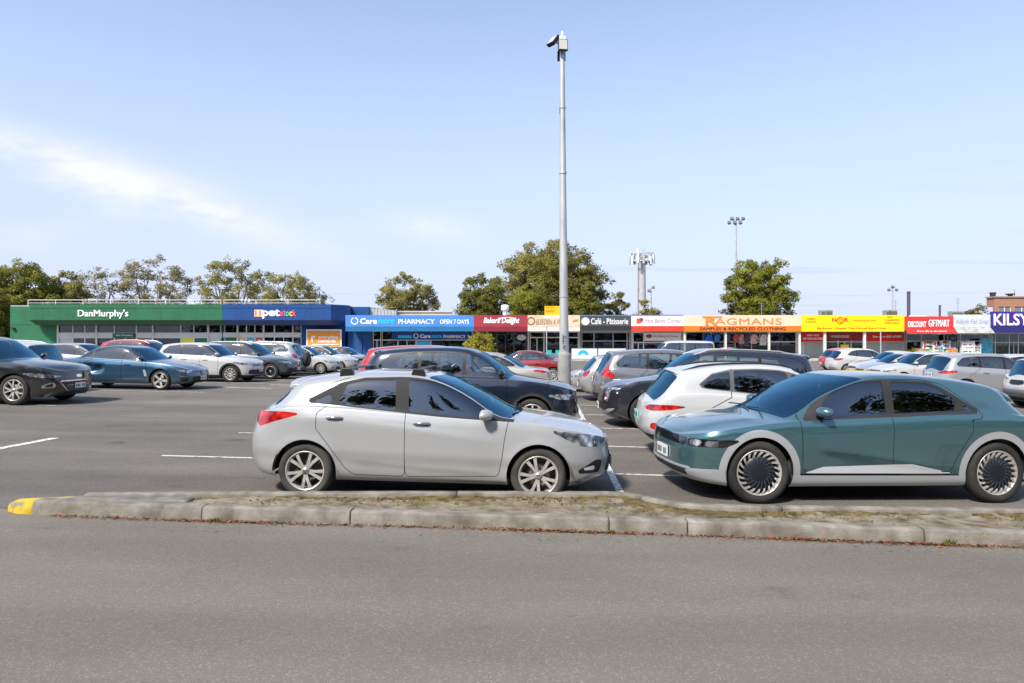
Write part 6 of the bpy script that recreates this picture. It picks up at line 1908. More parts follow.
def make_tree(name, label, px, ptop, Y, wpx, lm, bm=BARK, seed=0, base_frac=.35, nclump=40, leaves=9000, lsize=.30, clump_r=(.9, 1.8), flat=.6, shape='dome', zb=0.0, group='trees beyond the shops', cat='tree', trunk_r=None, lean=0.0, hole=.0, profile=None):
    """crown: leaf clumps at the ends of a branching frame. base_frac: crown starts at this part of the height"""
    rnd = random.Random(seed)
    x = WX(px, Y); H = WZ(ptop, Y) - zb; W = wpx/F*Y/2
    root = empty(name, (x, Y, zb), 0, label, cat, group)
    C = []
    tries = 0
    while len(C) < nclump and tries < 6000:
        tries += 1
        u = rnd.uniform(-1, 1); v = rnd.uniform(-1, 1); h = rnd.random()
        if shape == 'dome': r = math.sqrt(max(0, 1 - (max(0, h-.35)/.65)**2)) * (.72+.28*min(1, h/.35))
        elif shape == 'umbrella': r = (.35+.65*min(1, h/.55)) * math.sqrt(max(0, 1-(max(0, h-.6)/.4)**2))
        elif shape == 'oval': r = math.sqrt(max(0, 1 - ((h-.42)/.60)**2))
        else: r = 1.0
        if profile: r *= profile(u, h)
        d = math.hypot(u, v)
        if d > r or d < r*hole*rnd.random(): continue
        if rnd.random() > .35 + .65*max(d/r if r > 0 else 0, h): continue
        cr = rnd.uniform(*clump_r)
        p = Vector((u*W*.93 + lean*h, v*W*.75, H*(base_frac + (1-base_frac)*h) - cr*flat*.6*(h)))
        if any((p-q).length < .75*(cr+r2)*.62 for q, r2 in C): continue
        C.append((p, cr))
    tr = trunk_r or max(.18, H*.024)
    g = MB()
    fork = Vector((lean*.1, 0, H*base_frac*.55))
    g.tube([(0, 0, -.3), (rnd.uniform(-.1, .1), 0, H*base_frac*.25), fork], [tr*1.35, tr*1.05, tr*.9], 9)
    nl = max(3, min(7, nclump//6)); limbs = []
    for i in range(nl):
        a = 2*math.pi*i/nl + rnd.uniform(-.4, .4)
        ends = Vector((math.cos(a)*W*.45, math.sin(a)*W*.35, H*(base_frac+(1-base_frac)*rnd.uniform(.25, .6))))
        mid = fork.lerp(ends, .5) + Vector((math.cos(a)*W*.05, math.sin(a)*W*.05, -H*.03))
        g.tube([fork - Vector((0, 0, .2)), mid, ends], [tr*.62, tr*.45, tr*.28], 7); limbs.append((mid, ends))
    for p, cr in C:
        e = min(limbs, key=lambda l: min((l[1]-p).length, (l[0]-p).length*1.2))
        s = e[1] if (e[1]-p).length < (e[0]-p).length*1.2 else e[0]
        m_ = s.lerp(p, .55) + Vector((rnd.uniform(-.3, .3), rnd.uniform(-.3, .3), -.1*(s-p).length))
        q = p + Vector((0, 0, -cr*flat*.3))
        g.tube([s, m_, q], [tr*.26, tr*.15, .025], 5)
        for k in range(3):
            t2 = p + Vector((rnd.uniform(-1, 1)*cr*.7, rnd.uniform(-1, 1)*cr*.7, rnd.uniform(-.2, .8)*cr*flat))
            g.tube([m_.lerp(q, .6), t2], [tr*.09, .012], 4, caps=False)
    g.build('trunk', bm, root)
    # leaves, vectorised
    if Y > 80: leaves = int(leaves*1.75); lsize *= .68
    rs = np.random.RandomState(seed+7)
    wts = np.array([cr**2 for _, cr in C]); wts /= wts.sum()
    ci = rs.choice(len(C), leaves, p=wts)
    cp = np.array([p[:] for p, _ in C])[ci]; cr = np.array([r for _, r in C])[ci]
    dirs = rs.normal(size=(leaves, 3)); dirs /= np.linalg.norm(dirs, axis=1)[:, None]
    # sub-tufts make the clumps ragged
    nt_ = 9
    tuft = rs.normal(size=(len(C), nt_, 3)); tuft /= np.linalg.norm(tuft, axis=2)[..., None]; tuft *= rs.uniform(.35, .95, (len(C), nt_))[..., None]
    tc_ = tuft[ci, rs.randint(0, nt_, leaves)]
    P = cp + (tc_ + dirs * (rs.uniform(0, 1, leaves)**.5)[:, None] * .48) * cr[:, None] * np.array([1, 1, flat])
    a = rs.normal(size=(leaves, 3)); a[:, 2] *= .7; a /= np.linalg.norm(a, axis=1)[:, None]
    b = np.cross(a, rs.normal(size=(leaves, 3))); b /= np.maximum(np.linalg.norm(b, axis=1), 1e-6)[:, None]
    sz = lsize * rs.uniform(.55, 1.25, leaves)[:, None]
    a *= sz; b *= sz*.42
    out = (P - cp)/np.maximum(cr[:, None], .1) + np.array([0, 0, .45]) + rs.normal(size=(leaves, 3))*.35
    out += (P - np.array([0, 0, H*.5]))/max(W, 1)*.5
    out /= np.maximum(np.linalg.norm(out, axis=1), 1e-6)[:, None]
    ng = np.cross(2*a, b*1.8); flip = (ng*out).sum(1) < 0; b[flip] *= -1
    V = np.stack([P-a, P-b*.9+a*.1, P+a, P+b*.9-a*.1], 1)
    ng = np.cross(V[:, 1]-V[:, 0], V[:, 2]-V[:, 0]); bad = (ng*out).sum(1) < 0
    V[bad] = V[bad][:, ::-1]; V = V.reshape(-1, 3)
    me = bpy.data.meshes.new('crown'); me.from_pydata(V.tolist(), [], np.arange(leaves*4).reshape(-1, 4).tolist()); me.materials.append(lm)
    me.polygons.foreach_set('use_smooth', [True]*leaves); me.update()
    me.normals_split_custom_set_from_vertices(np.repeat(out, 4, 0).tolist())
    o = bpy.data.objects.new('crown', me); COL.objects.link(o); o.parent = root
    return root

T_ = make_tree
T_('leafy_tree', 'dense bushy green tree at the far left of the green store', 18, 259, 96, 105, DEEP, BARKD, 3, .08, 90, 26000, .34, (1.3, 2.3), .8, 'dome')
T_('leafy_tree', 'low dark bush of a tree at the left frame edge behind the green store', -14, 285, 88, 60, DARKG, BARKD, 4, .06, 40, 12000, .32, (1.2, 2.0), .8, 'dome')
T_('leafy_tree', 'narrow olive tree leaning out of the dense tree towards the handrail', 62, 270, 100, 46, OLIVE, BARKD, 5, .15, 30, 7000, .32, (1.0, 1.7), .7, 'dome')
T_('gum_tree', 'sparse gum tree above the green store lettering, leftmost of the airy gums', 98, 266, 108, 56, OLIVE2, BARK, 11, .40, 36, 3200, .30, (.85, 1.6), .75, 'dome')
T_('gum_tree', 'tall sparse gum tree reaching highest above the green canopy', 152, 254, 112, 84, OLIVE2, BARK, 12, .40, 57, 5000, .30, (.85, 1.6), .75, 'dome')
T_('gum_tree', 'spreading gum tree above the meeting of green and blue canopies', 232, 257, 110, 80, OLIVE, BARK, 13, .40, 60, 5800, .30, (.85, 1.6), .75, 'dome')
T_('gum_tree', 'rounded gum tree above the blue canopy lettering', 292, 270, 106, 74, OLIVE, BARK, 14, .40, 60, 6200, .30, (.85, 1.6), .75, 'dome')
T_('gum_tree', 'small gum tree with open crown above the pharmacy sign', 409, 273, 104, 70, OLIVE, BARK, 15, .45, 44, 8000, .28, (.85, 1.5), .7, 'dome')
T_('conifer', 'dark dense rounded tree left of the big gum behind the bakery', 482, 272, 98, 52, DARKG, BARKD, 16, .10, 52, 15000, .30, (1.0, 1.7), .8, 'dome')
T_('gum_tree', 'huge spreading gum tree behind the light pole, largest of all', 551, 238, 106, 112, OLIVE, BARKD, 17, .22, 130, 34000, .33, (1.4, 2.5), .7, 'dome')
T_('leafy_tree', 'yellow green tree in front of the huge gum behind the bakery', 528, 281, 92, 42, FRESH, BARKD, 18, .15, 30, 8000, .27, (.9, 1.5), .75, 'dome')
T_('gum_tree', 'dark lower gum tree at the right foot of the huge gum', 584, 268, 102, 46, DEEP, BARKD, 19, .2, 34, 9500, .30, (1.0, 1.6), .7, 'dome')
T_('gum_tree', 'small tree peeping up between the huge gum and the phone tower', 615, 286, 110, 30, OLIVE, BARKD, 20, .3, 18, 3600, .29, (.8, 1.3), .65, 'dome')
T_('leafy_tree', 'low rounded tree right behind the foot of the phone tower', 646, 299, 118, 38, OLIVE, BARKD, 21, .2, 18, 3800, .30, (.9, 1.5), .65, 'dome')
T_('plane_tree', 'full round green tree rising behind the clothing store sign', 761, 257, 90, 68, FRESH, BARKD, 22, .24, 78, 21000, .27, (.9, 1.55), .75, 'oval')
T_('leafy_tree', 'small distant tree above the pale grey sign, left of two', 962, 303, 120, 16, DEEP, BARKD, 23, .2, 12, 2600, .30, (.8, 1.3), .8, 'dome')
T_('leafy_tree', 'small distant tree above the pale grey sign, right of two', 978, 306, 120, 20, OLIVE, BARKD, 24, .2, 12, 2600, .30, (.8, 1.3), .7, 'dome')
T_('leafy_tree', 'tip of a far tree just above the left end of the peach sign', 683, 313.5, 124, 14, DEEP, BARKD, 25, .3, 8, 1200, .28, (.7, 1.1), .7, 'dome')
T_('shrub', 'yellow green rounded shrub in front of the bakery', 481, 331, 60, 34, LIME, BARKD, 31, .16, 40, 5200, .10, (.35, .6), .85, 'dome', cat='shrub', group='shrubs by the shops', trunk_r=.07)
# the tree line across the road behind the camera, seen only as reflections in glass and paint
def treeline():
    rs = np.random.RandomState(3)
    n = 60000
    x = rs.uniform(-75, 75, n); hmax = 15.6 + 2.6*np.sin(x*.23) + 3.0*np.sin(x*.61+1) + 2.2*np.sin(x*1.7)
    z = hmax*rs.uniform(0.05, 1, n)**.8; y = -19.5 + rs.normal(0, 1.6, n)
    P = np.stack([x, y, z], 1)
    a = rs.normal(size=(n, 3)); a /= np.linalg.norm(a, axis=1)[:, None]; b = np.cross(a, rs.normal(size=(n, 3))); b /= np.linalg.norm(b, axis=1)[:, None]
    s = rs.uniform(.25, .6, n)[:, None]; a *= s; b *= s*.5
    V = np.stack([P-a, P+b, P+a, P-b], 1).reshape(-1, 3)
    me = bpy.data.meshes.new('treeline'); me.from_pydata(V.tolist(), [], np.arange(n*4).reshape(-1, 4).tolist()); me.materials.append(TREEL); me.update()
    o = bpy.data.objects.new('treeline', me); COL.objects.link(o); tag(o, kind='stuff')
treeline()

# ------------------------------------------------------------------ poles and masts
GALV = nmat('galvanised_steel', [(.36, .37, .37), (.47, .48, .48), (.55, .55, .54)], 3, 7, .55, metal=.35, stretch=(1, 1, .25))
STEEL2 = nmat('pole_grey', [(.40, .41, .42), (.50, .51, .52)], 2, 4, .5, metal=.2)
px_, Y = 564.3, 22.0
x = WX(px_, Y); z0 = gz(x, Y)
t = thing('light_pole', 'tall grey light pole with two floodlights standing among the parked cars', 'light pole', (x, Y, z0))
H = WZ(36, Y) - z0
g = MB(); g.tube([(0, 0, 1.45), (-.02, 0, H*.28), (-.045, 0, H*.6), (-.07, 0, H*.97)], [.155, .135, .105, .075], 16)
for hh in (H*.28, H*.62, H*.8): g.tube([(-.045*hh/H/.6, 0, hh), (-.045*hh/H/.6, 0, hh+.06)], [.17-.08*hh/H]*2, 16)
g.build('shaft', GALV, t)
g = MB(); g.lathe([(.21, -.1), (.21, 1.40), (.20, 1.47), (.158, 1.50), (.15, 1.56)], 20, 'z'); g.build('base', nmat('concrete_plinth', [(.24, .24, .235), (.34, .335, .33)], 3, 7, .9), t)
g = MB()
g.box(-.15, -.03, H*.80-.15, -.02, .09, H*.80-.02)
g.build('junction_box', BLACK, t)
# scrawled black marks up the shaft
g = MB(); rnd = random.Random(8)
for k in range(6):
    zc = WZ(336+2.6*k, Y) - z0
    pts = [(-.02+rnd.uniform(-.05, .055), -.158, zc+rnd.uniform(-.045, .045)) for _ in range(4)]
    for p, q in zip(pts[:-1], pts[1:]):
        a = Vector(p); b = Vector(q)
        f_ = lambda v: Vector((v.x, -math.sqrt(max(.001, .149**2-(v.x+.01)**2))-.004, v.z))
        g.tube([f_(a), f_(a.lerp(b, .5)), f_(b)], .011, 5)
g.build('graffiti', mat('marker_ink', (.03, .03, .04), .7), t)
LEDF = mat('flood_lens', (.55, .53, .45), .25, .1, .6)
def flood(loc, rz, tilt, sc=1.0):
    m = Matrix.Translation(loc) @ Matrix.Rotation(rz, 4, 'Z') @ Matrix.Rotation(tilt, 4, 'X') @ Matrix.Scale(sc, 4)
    g = MB(); g.box(-.22, -.06, -.26, .22, .06, .26)
    for k in range(9): g.box(-.2+.045*k, .06, -.24, -.185+.045*k, .12, .24)
    g.v = [tuple(m @ Vector(p)) for p in g.v]
    o = g.build('floodlight', DARKALLOY, t)
    g = MB(); g.box(-.19, -.07, -.23, .19, -.061, .23); g.v = [tuple(m @ Vector(p)) for p in g.v]
    q = g.build('lens', LEDF, None); q.parent = o
zf = WZ(47.5, Y) - z0
flood((-.06, -.18, zf), R(8), R(-8), .70)
flood((-.37, -.10, WZ(42, Y)-z0), R(-52), R(-38), .72)
flood((-.08, .16, WZ(54, Y)-z0), R(175), R(-5), .6)
g = MB(); g.tube([(-.07, 0, H*.96), (-.07, 0, H)], .05, 8); g.tube([(-.25, 0, WZ(43, Y)-z0), (.06, 0, WZ(43, Y)-z0)], .03, 6); g.tube([(-.07, -.1, zf), (-.07, .15, zf)], .04, 6)
g.build('bracket', GALV, t)
g = MB(); g.lathe([(.01, 0), (.06, .02), (.075, .1), (.05, .2), (.01, .22)], 12, 'z', (-.13, 0, H-.22)); g.lathe([(.01, 0), (.06, .02), (.075, .1), (.05, .2), (.01, .22)], 12, 'z', (.0, 0, H-.22)); g.lathe([(.04, 0), (.05, .15), (.03, .3), (.01, .31)], 10, 'z', (-.065, 0, H-.15))
g.build('camera', WHITE, t)
# mobile phone tower
Y = 125.0; x = WX(642, Y)
t = thing('phone_tower', 'grey phone tower with ring of white antenna panels on top', 'phone tower', (x, Y, 0))
H = WZ(247, Y)
g = MB(); g.tube([(0, 0, -.2), (0, 0, WZ(258, Y))], [.85, .62], 14); g.tube([(0, 0, WZ(258, Y)), (0, 0, WZ(250, Y))], .25, 8); g.tube([(-.95, -.3, 0), (-.75, -.2, WZ(262, Y))], .12, 6); g.build('shaft', STEEL2, t)
g = MB(); z = WZ(262, Y)
g.lathe([(2.1, z), (2.1, z+.12), (1.95, z+.12), (1.95, z), (2.1, z)], 18, 'z'); g.lathe([(2.1, z+1.5), (2.1, z+1.6), (1.98, z+1.6), (1.98, z+1.5), (2.1, z+1.5)], 18, 'z')
for k in range(6):
    a = k*math.pi/3+.2; g.tube([(0, 0, z+.05), (2*math.cos(a), 2*math.sin(a), z+.05)], .07, 5); g.tube([(0, 0, z+1.55), (2*math.cos(a), 2*math.sin(a), z+1.55)], .06, 5)
g.build('headframe', STEEL2, t)
rnd = random.Random(4)
for k in range(12):
    a = k*2*math.pi/12 + rnd.uniform(-.1, .1); rr = 2.25; h = rnd.choice([2.0, 2.4, 1.5, 2.6]); zz = z - .5 + rnd.uniform(-.1, .3)
    m = Matrix.Translation((rr*math.cos(a), rr*math.sin(a), zz)) @ Matrix.Rotation(a, 4, 'Z')
    g = MB(); g.box(-.1, -.2, 0, .1, .2, h); g.v = [tuple(m @ Vector(p)) for p in g.v]; g.build('antenna_panel', WHITE if k % 3 else plain('antenna_grey', (.45, .45, .46), .08), t)
    g = MB(); g.box(-.45, -.14, .2, -.15, .14, .7); g.v = [tuple(m @ Vector(p)) for p in g.v]; g.build('radio_unit', DARKALLOY, t)
for a in (-1.9, -1.2):
    g = MB(); c = Vector((1.2*math.cos(a), 1.6*math.sin(a), z+.9)); g.lathe([(.01, -.05), (.35, 0), (.42, .12), (.40, .13), (.01, .0)], 14, 'y', c); g.build('dish', WHITE, t)
# sports field floodlights
def sports(px_, ytop, Y, label, n_, w_):
    x = WX(px_, Y); H = WZ(ytop, Y)
    t = thing('floodlight_mast', label, 'floodlight mast', (x, Y, 0), 'floodlight masts beyond the shops')
    g = MB(); g.tube([(0, 0, -.2), (0, 0, H-.2)], [.30, .14], 8); g.build('shaft', STEEL2, t)
    g = MB(); g.box(-w_/2, -.06, H-.25, w_/2, .06, H-.1); g.box(-.06, -w_/2*.6, H-.9, .06, w_/2*.6, H-.8); g.build('crossarm', STEEL2, t)
    for k in range(n_):
        xx = -w_/2 + w_*k/(n_-1); 
        m = Matrix.Translation((xx, -.15, H-.2+(.25 if k % 2 else -.45))) @ Matrix.Rotation(R(-30), 4, 'X')
        g = MB(); g.box(-.28, -.12, -.25, .28, .12, .25); g.box(-.20, .12, -.18, .20, .3, .18); g.v = [tuple(m @ Vector(p)) for p in g.v]; g.build('floodlight', mat('mast_lamp', (.16, .17, .18), .5, .3), t)
sports(736, 219, 118, 'sports floodlight mast above the full round green tree', 6, 2.4)
sports(892.5, 287, 150, 'thin distant floodlight mast above the yellow sign', 3, 1.7)
sports(651, 287.5, 140, 'thin light mast just right of the phone tower', 2, .9)
# slim pole in front of the yellow grocery, pole of the sign by the restaurant
for p, yt, Y, lab in ((880.7, 331, 66.2, 'slim pale pole in front of the red banner under the yellow sign'), (546.6, 326.5, 65.5, 'slim pale pole in front of the restaurant door')):
    z0 = 0.12; g = MB(); g.tube([(0, 0, 0), (0, 0, WZ(yt, Y)-z0)], .05, 8); g.tube([(0, 0, WZ(yt, Y)-z0-.02), (0, 0, WZ(yt, Y)-z0+.05)], .07, 8); g.tube([(0, 0, 0), (0, 0, .03)], .12, 8)
    o = g.build('pole', STEEL2); o.location = (WX(p, Y), Y, z0); tag(o, lab, 'pole')
# ------------------------------------------------------------------ the parked cars
P_ = paint
NAVYP = P_('dark_blue_paint', (.012, .020, .040), .5, .3); BLK = P_('black_paint', (.014, .015, .018), .4, .3); CHARC = P_('charcoal_paint', (.035, .037, .042), .5, .3)
WHT = P_('white_car_paint', (.47, .47, .47), 0.0, .3); WHT2 = P_('pearl_white_paint', (.48, .475, .465), .05, .3); SLV = P_('light_silver_paint', (.40, .405, .415), .4, .32)
GRY = P_('warm_grey_paint', (.20, .19, .195), .5, .32); BEI = P_('beige_silver_paint', (.46, .42, .37), .4, .32); REDC = P_('red_paint', (.42, .02, .015), .15, .3)
PETROL = P_('petrol_blue_paint', (.026, .085, .155), .5, .28); LIMEP = P_('lime_paint', (.22, .62, .02), .1, .3); GREYB = P_('blue_grey_paint', (.12, .15, .19), .5, .3)
def rails(root, sh, sp, lod, m=SATIN, y=.50):
    L = sp['L']; top = pchip(sp['top'])
    for sd in (1, -1):
        ds = np.linspace(.42*L, .84*L, 9)
        g = MB(); pts = []
        for d in ds: pts.append((L/2-d, sd*y*sp['W']/1.8*1.06, float(top(d)) - .005))
        pts[0] = (pts[0][0]+.06, pts[0][1], pts[0][2]-.05); pts[-1] = (pts[-1][0]-.06, pts[-1][1], pts[-1][2]-.05)
        g.tube(pts, .017, 6); g.build('roof_rail', m, root)
def rails_black(root, sh, sp, lod): rails(root, sh, sp, lod, BLACK)
def spare(root, sh, sp, lod):
    rails(root, sh, sp, lod, SATIN)
    g = MB(); L = sp['L']
    n = 28; c = (-L/2-.10, 0, .82)
    pr = [(.01, -.12), (.30, -.12), (.345, -.08), (.355, 0), (.33, .09), (.01, .10)]
    v = []
    for r_, o in pr:
        for k in range(n):
            a = 2*math.pi*k/n; v.append((c[0]+o, c[1]+r_*math.cos(a), c[2]+r_*math.sin(a)))
    f = [(i*n+k, (i+1)*n+k, (i+1)*n+(k+1) % n, i*n+(k+1) % n) for i in range(5) for k in range(n)]
    g.add(v, f, 0, True); g.build('spare_wheel_cover', BLACKM, root)
def sq_face(s, hz, gc, W):
    pass
PARK = 'cars parked in the car park'
TH = 2.7
def car(kind, name, label, x, y, right, L, W, H, pm, lod=1, fit='front', dx=0.0, skew=0.0, **kw):
    """x is the world x of the nose (fit='front') or of the tail (fit='rear'); right: nose to the right"""
    s = spec(kind, name, L, W, H, pm, **kw)
    o = build_car(s, lod)
    rz = R(-TH+skew) if right else R(180-TH+skew)
    sgn = 1 if right else -1
    cx = x - sgn*L/2*math.cos(R(TH)) if fit == 'front' else x + sgn*L/2*math.cos(R(TH))
    place(o, cx, y, rz, label, PARK)
    o['category'] = 'car'
    return o

o = build_car(spec_silver(), 2); place(o, -.99, 8.58, R(-1.5), 'silver five door hatchback with roof rack feet, nearest car on the left', PARK); o['category'] = 'car'
o = build_car(spec_teal(), 2); o.scale = (.972, 1, 1); place(o, 4.19, 8.88, R(180+5), 'teal hatchback with silver wheel arches and dark bladed wheels, nearest car on the right', PARK); o['category'] = 'car'

def red_high(s):      # tall lamps running up the rear pillar
    W = s['W']/2; z = s['belt'][-1][1]
    return [('taillight', 'r', [(W*.78, z+.04), (W*.98, z+.02), (W*1.06, z+.14), (W*1.02, z+.27), (W*.82, z+.27)], LAMPRED)]
FB = [('headlight', 'f', [(.50, .70), (.90, .70), (1.18, .80), (1.12, .815), (.52, .79)], LAMPIN), ('grille', 'f', [(-.3, .46), (.42, .46), (.52, .78), (-.3, .80)], GLOSSBLACK), ('intake', 'f', [(-.3, .27), (.62, .27), (.60, .38), (-.3, .38)], BLACKM)]
# right hand row, from the teal car backwards
def kona_pieces():
    return [('taillight', 'r', [(.42, .80), (.70, .775), (.98, .80), (1.22, .855), (1.0, .885), (.60, .87)], LAMPRED),
            ('reflector', 'r', [(.66, .48), (.93, .50), (.95, .60), (.70, .59)], LAMPRED, .004), ('indicator', 'r', [(.93, .50), (1.06, .52), (1.05, .60), (.95, .60)], LAMPAMB, .004),
            ('bumper_trim', 'r', [(-.3, .26), (.9, .27), (1.0, .40), (-.3, .40)], BLACKM), ('intake', 'f', [(-.3, .3), (.5, .3), (.5, .5), (-.3, .5)], BLACKM)]
car('hatch', 'small_suv', 'white small suv with black roof rails between the teal car and the dark suv', 2.08, 11.35, True, 4.20, 1.80, 1.55, WHT, 1, 'rear', wr=.335, rim=.23, pieces=kona_pieces(), extra=rails_black, trim=mat('grey_trim', (.09, .09, .09), .6), plates={'r': (.66, PLATEG)})
SORF = [('running_lamp', 'f', [(.56, .60), (.62, .57), (.67, .63), (.64, .80), (.60, .80)], LAMPWHITE, .006), ('running_lamp', 'f', [(.70, .81), (1.05, .865), (1.02, .88), (.70, .835)], LAMPWHITE, .004), ('headlight', 'f', [(.52, .60), (.66, .56), (.72, .62), (.70, .80), (1.05, .86), (1.0, .89), (.60, .86)], LAMPIN, .008), ('grille_mesh', 'f', [(-.3, .60), (.44, .60), (.48, .80), (-.3, .81)], mat('grille_mesh', (.10, .10, .11), .35, .6)), ('grille', 'f', [(-.3, .56), (.48, .56), (.54, .84), (-.3, .85)], GLOSSBLACK), ('skid_plate', 'f', [(-.3, .30), (.62, .30), (.88, .42), (.70, .42), (.56, .36), (-.3, .36)], SATIN),
        ('intake', 'f', [(-.3, .37), (.6, .40), (.64, .52), (-.3, .52)], BLACKM), ('taillight', 'r', [(.6, .9), (.9, .88), (1.1, .95), (1.1, 1.15), (.8, 1.1)], LAMPRED)]
car('wagon', 'seven_seat_suv', 'dark charcoal large suv facing left behind the white small suv', 1.98, 15.35, False, 4.80, 1.92, 1.74, P_('deep_blue_grey_paint', (.028, .031, .042), .5, .28), 1, 'front', wr=.375, rim=.25, pieces=SORF, extra=rails, plates={'f': (.44, PLATE)})
CRVP = [('taillight', 'r', [(.72, .98), (.92, .93), (1.16, .90), (1.10, 1.02), (1.0, 1.12), (.98, 1.38), (.88, 1.44), (.80, 1.40), (.84, 1.16)], LAMPRED, .008), ('bumper_trim', 'r', [(-.3, .34), (1.0, .34), (1.2, .48), (-.3, .50)], BLACKM), ('intake', 'f', [(-.3, .3), (.5, .3), (.5, .5), (-.3, .5)], BLACKM)]
car('suv', 'suv', 'warm grey suv with tall red tail lamps right of the light pole', 2.20, 18.85, True, 4.53, 1.82, 1.69, GRY, 1, 'rear', wr=.35, rim=.23, pieces=CRVP, clear=.22)
car('hatch', 'hatchback', 'white hatchback tail showing left of the warm grey suv', 2.10, 21.9, True, 4.2, 1.76, 1.52, SLV, 1, 'rear', wr=.32, rim=.21, tail='tall')
car('sedan', 'sedan', 'pale silver sedan nose just right of the light pole base', 2.02, 25.6, False, 4.6, 1.80, 1.44, SLV, 0, 'front')
# left hand side of that row
CXF = [('headlight', 'f', [(.50, .70), (.92, .69), (1.22, .78), (1.18, .80), (.52, .79)], LAMPIN), ('grille', 'f', [(-.3, .42), (.34, .42), (.52, .70), (-.3, .78)], GLOSSBLACK), ('grille_trim', 'f', [(-.3, .395), (.34, .40), (.52, .68), (.60, .73), (.54, .70), (.36, .42), (-.3, .42)], CHROME, .003),
       ('intake', 'f', [(-.3, .25), (.8, .27), (.74, .36), (-.3, .36)], BLACKM), ('taillight', 'r', [(.5, .86), (.9, .84), (1.1, .90), (1.08, .95), (.5, .94)], LAMPRED)]
car('suv', 'suv', 'dark blue suv parked behind the silver hatchback', 1.32, 14.35, True, 4.58, 1.84, 1.70, NAVYP, 1, 'front', wr=.36, rim=.24, pieces=CXF, clad=(BLACKM, .36, .05), mirror_mat=BLK, plates={'f': (.42, PLATE)})
car('suv', 'suv', 'bright red suv mostly hidden behind the dark blue suv', -3.95, 17.1, True, 4.4, 1.80, 1.70, REDC, 1, 'rear', wr=.35, rim=.23)
car('sedan', 'sedan', 'beige silver sedan facing away left of the light pole', 1.25, 21.4, False, 4.82, 1.84, 1.50, BEI, 1, 'rear', wr=.33, rim=.22, tail='slim')
car('sedan', 'sedan', 'red sedan behind the beige sedan near the restaurant', 2.75, 32.0, False, 4.4, 1.74, 1.43, P_('deep_red_paint', (.26, .018, .015), .25, .3), 0, 'rear', tail='slim')
# left hand rows, noses to the right
CX9 = [('headlight', 'f', [(.56, .735), (.80, .70), (1.12, .715), (1.42, .80), (1.36, .825), (.90, .805)], LAMPIN), ('indicator', 'f', [(1.0, .735), (1.22, .745), (1.26, .775), (1.0, .775)], LAMPAMB, .004),
       ('badge', 'f', [(-.10, .695), (.10, .695), (.10, .775), (-.10, .775)], CHROME, .03), ('grille', 'f', [(-.3, .69), (.48, .69), (.60, .76), (-.3, .79)], GLOSSBLACK),
       ('grille_bar', 'f', [(-.3, .50), (.46, .50), (.48, .525), (-.3, .525)], CHROME, .003), ('intake', 'f', [(-.3, .375), (.39, .375), (.59, .605), (-.3, .615)], GLOSSBLACK, .006), ('grille_trim', 'f', [(-.3, .36), (.40, .36), (.63, .605), (.57, .625), (-.3, .635)], CHROME, .006),
       ('fog_lamp', 'f', [(.75, .465), (.98, .455), (.95, .495), (.82, .555), (.72, .58)], GLOSSBLACK, .004), ('fog_trim', 'f', [(.70, .45), (1.02, .44), (.98, .50), (.82, .58), (.68, .62)], CHROME, .005), ('taillight', 'r', [(.5, .9), (1.1, .9), (1.1, 1.05), (.5, 1.05)], LAMPRED)]
car('suv', 'suv', 'black suv with chrome grille cut off by the left frame edge', -11.42, 18.1, True, 5.05, 1.94, 1.73, BLK, 1, 'front', wr=.385, rim=.265, wheels=(1.02, 3.9), style='split5', pieces=CX9, plates={'f': (.49, PLATE)}, clear=.21)
def dent(root, sh, sp, lod):
    """pushed-in rear door"""
    for c in kids(root):
        if c.name.startswith(('door', 'body')):
            me = c.data; L = sp['L']
            co = np.zeros(len(me.vertices)*3); me.vertices.foreach_get('co', co); co = co.reshape(-1, 3)
            d = L/2 - co[:, 0]; z = co[:, 2]
            e = np.clip(1-((d-3.35)/.50)**2, 0, 1) * np.clip(1-((z-.68)/.17)**2, 0, 1)
            m = co[:, 1] < -.5
            amt = e*.10 + .035*e*np.sin((d-3.2)*9+z*14)
            co[m, 1] += amt[m]
            me.vertices.foreach_set('co', co.ravel()); me.update()
            if m.any() and (amt[m] > .01).any():
                nn = np.zeros(len(me.vertices)*3); me.vertices.foreach_get('normal', nn)
                me.normals_split_custom_set_from_vertices(nn.reshape(-1, 3).tolist())
COMF = [('headlight', 'f', [(.50, .60), (.80, .58), (1.25, .68), (1.22, .70), (.55, .67)], LAMPIN), ('grille', 'f', [(-.3, .58), (.46, .57), (.46, .65), (-.3, .66)], GLOSSBLACK), ('intake', 'f', [(-.3, .24), (.5, .24), (.56, .46), (-.3, .48)], BLACKM), ('fog_lamp', 'f', [(.68, .28), (.95, .30), (.95, .44), (.70, .44)], BLACKM), ('running_lamp', 'f', [(.66, .45), (1.02, .46), (1.02, .485), (.66, .48)], CHROME, .003),
        ('side_vent', 's', [(1.42, .45), (1.50, .45), (1.56, .68), (1.47, .68)], SATIN, .01), ('taillight', 'r', [(.5, .75), (1.1, .75), (1.1, .9), (.5, .9)], LAMPRED)]
car('sedan', 'sedan', 'petrol blue sedan with a dented rear door and five spoke wheels', -10.72, 23.75, True, 4.92, 1.88, 1.47, PETROL, 1, 'front', wr=.335, rim=.245, style='five', wheels=(.98, 3.9), pieces=COMF, extra=dent, plates={'f': (.40, PLATE)})
car('suv', 'suv', 'red suv roof showing behind the petrol blue sedan', -14.7, 31.6, True, 4.4, 1.8, 1.68, REDC, 1, 'front', wr=.34, rim=.22, extra=rails)
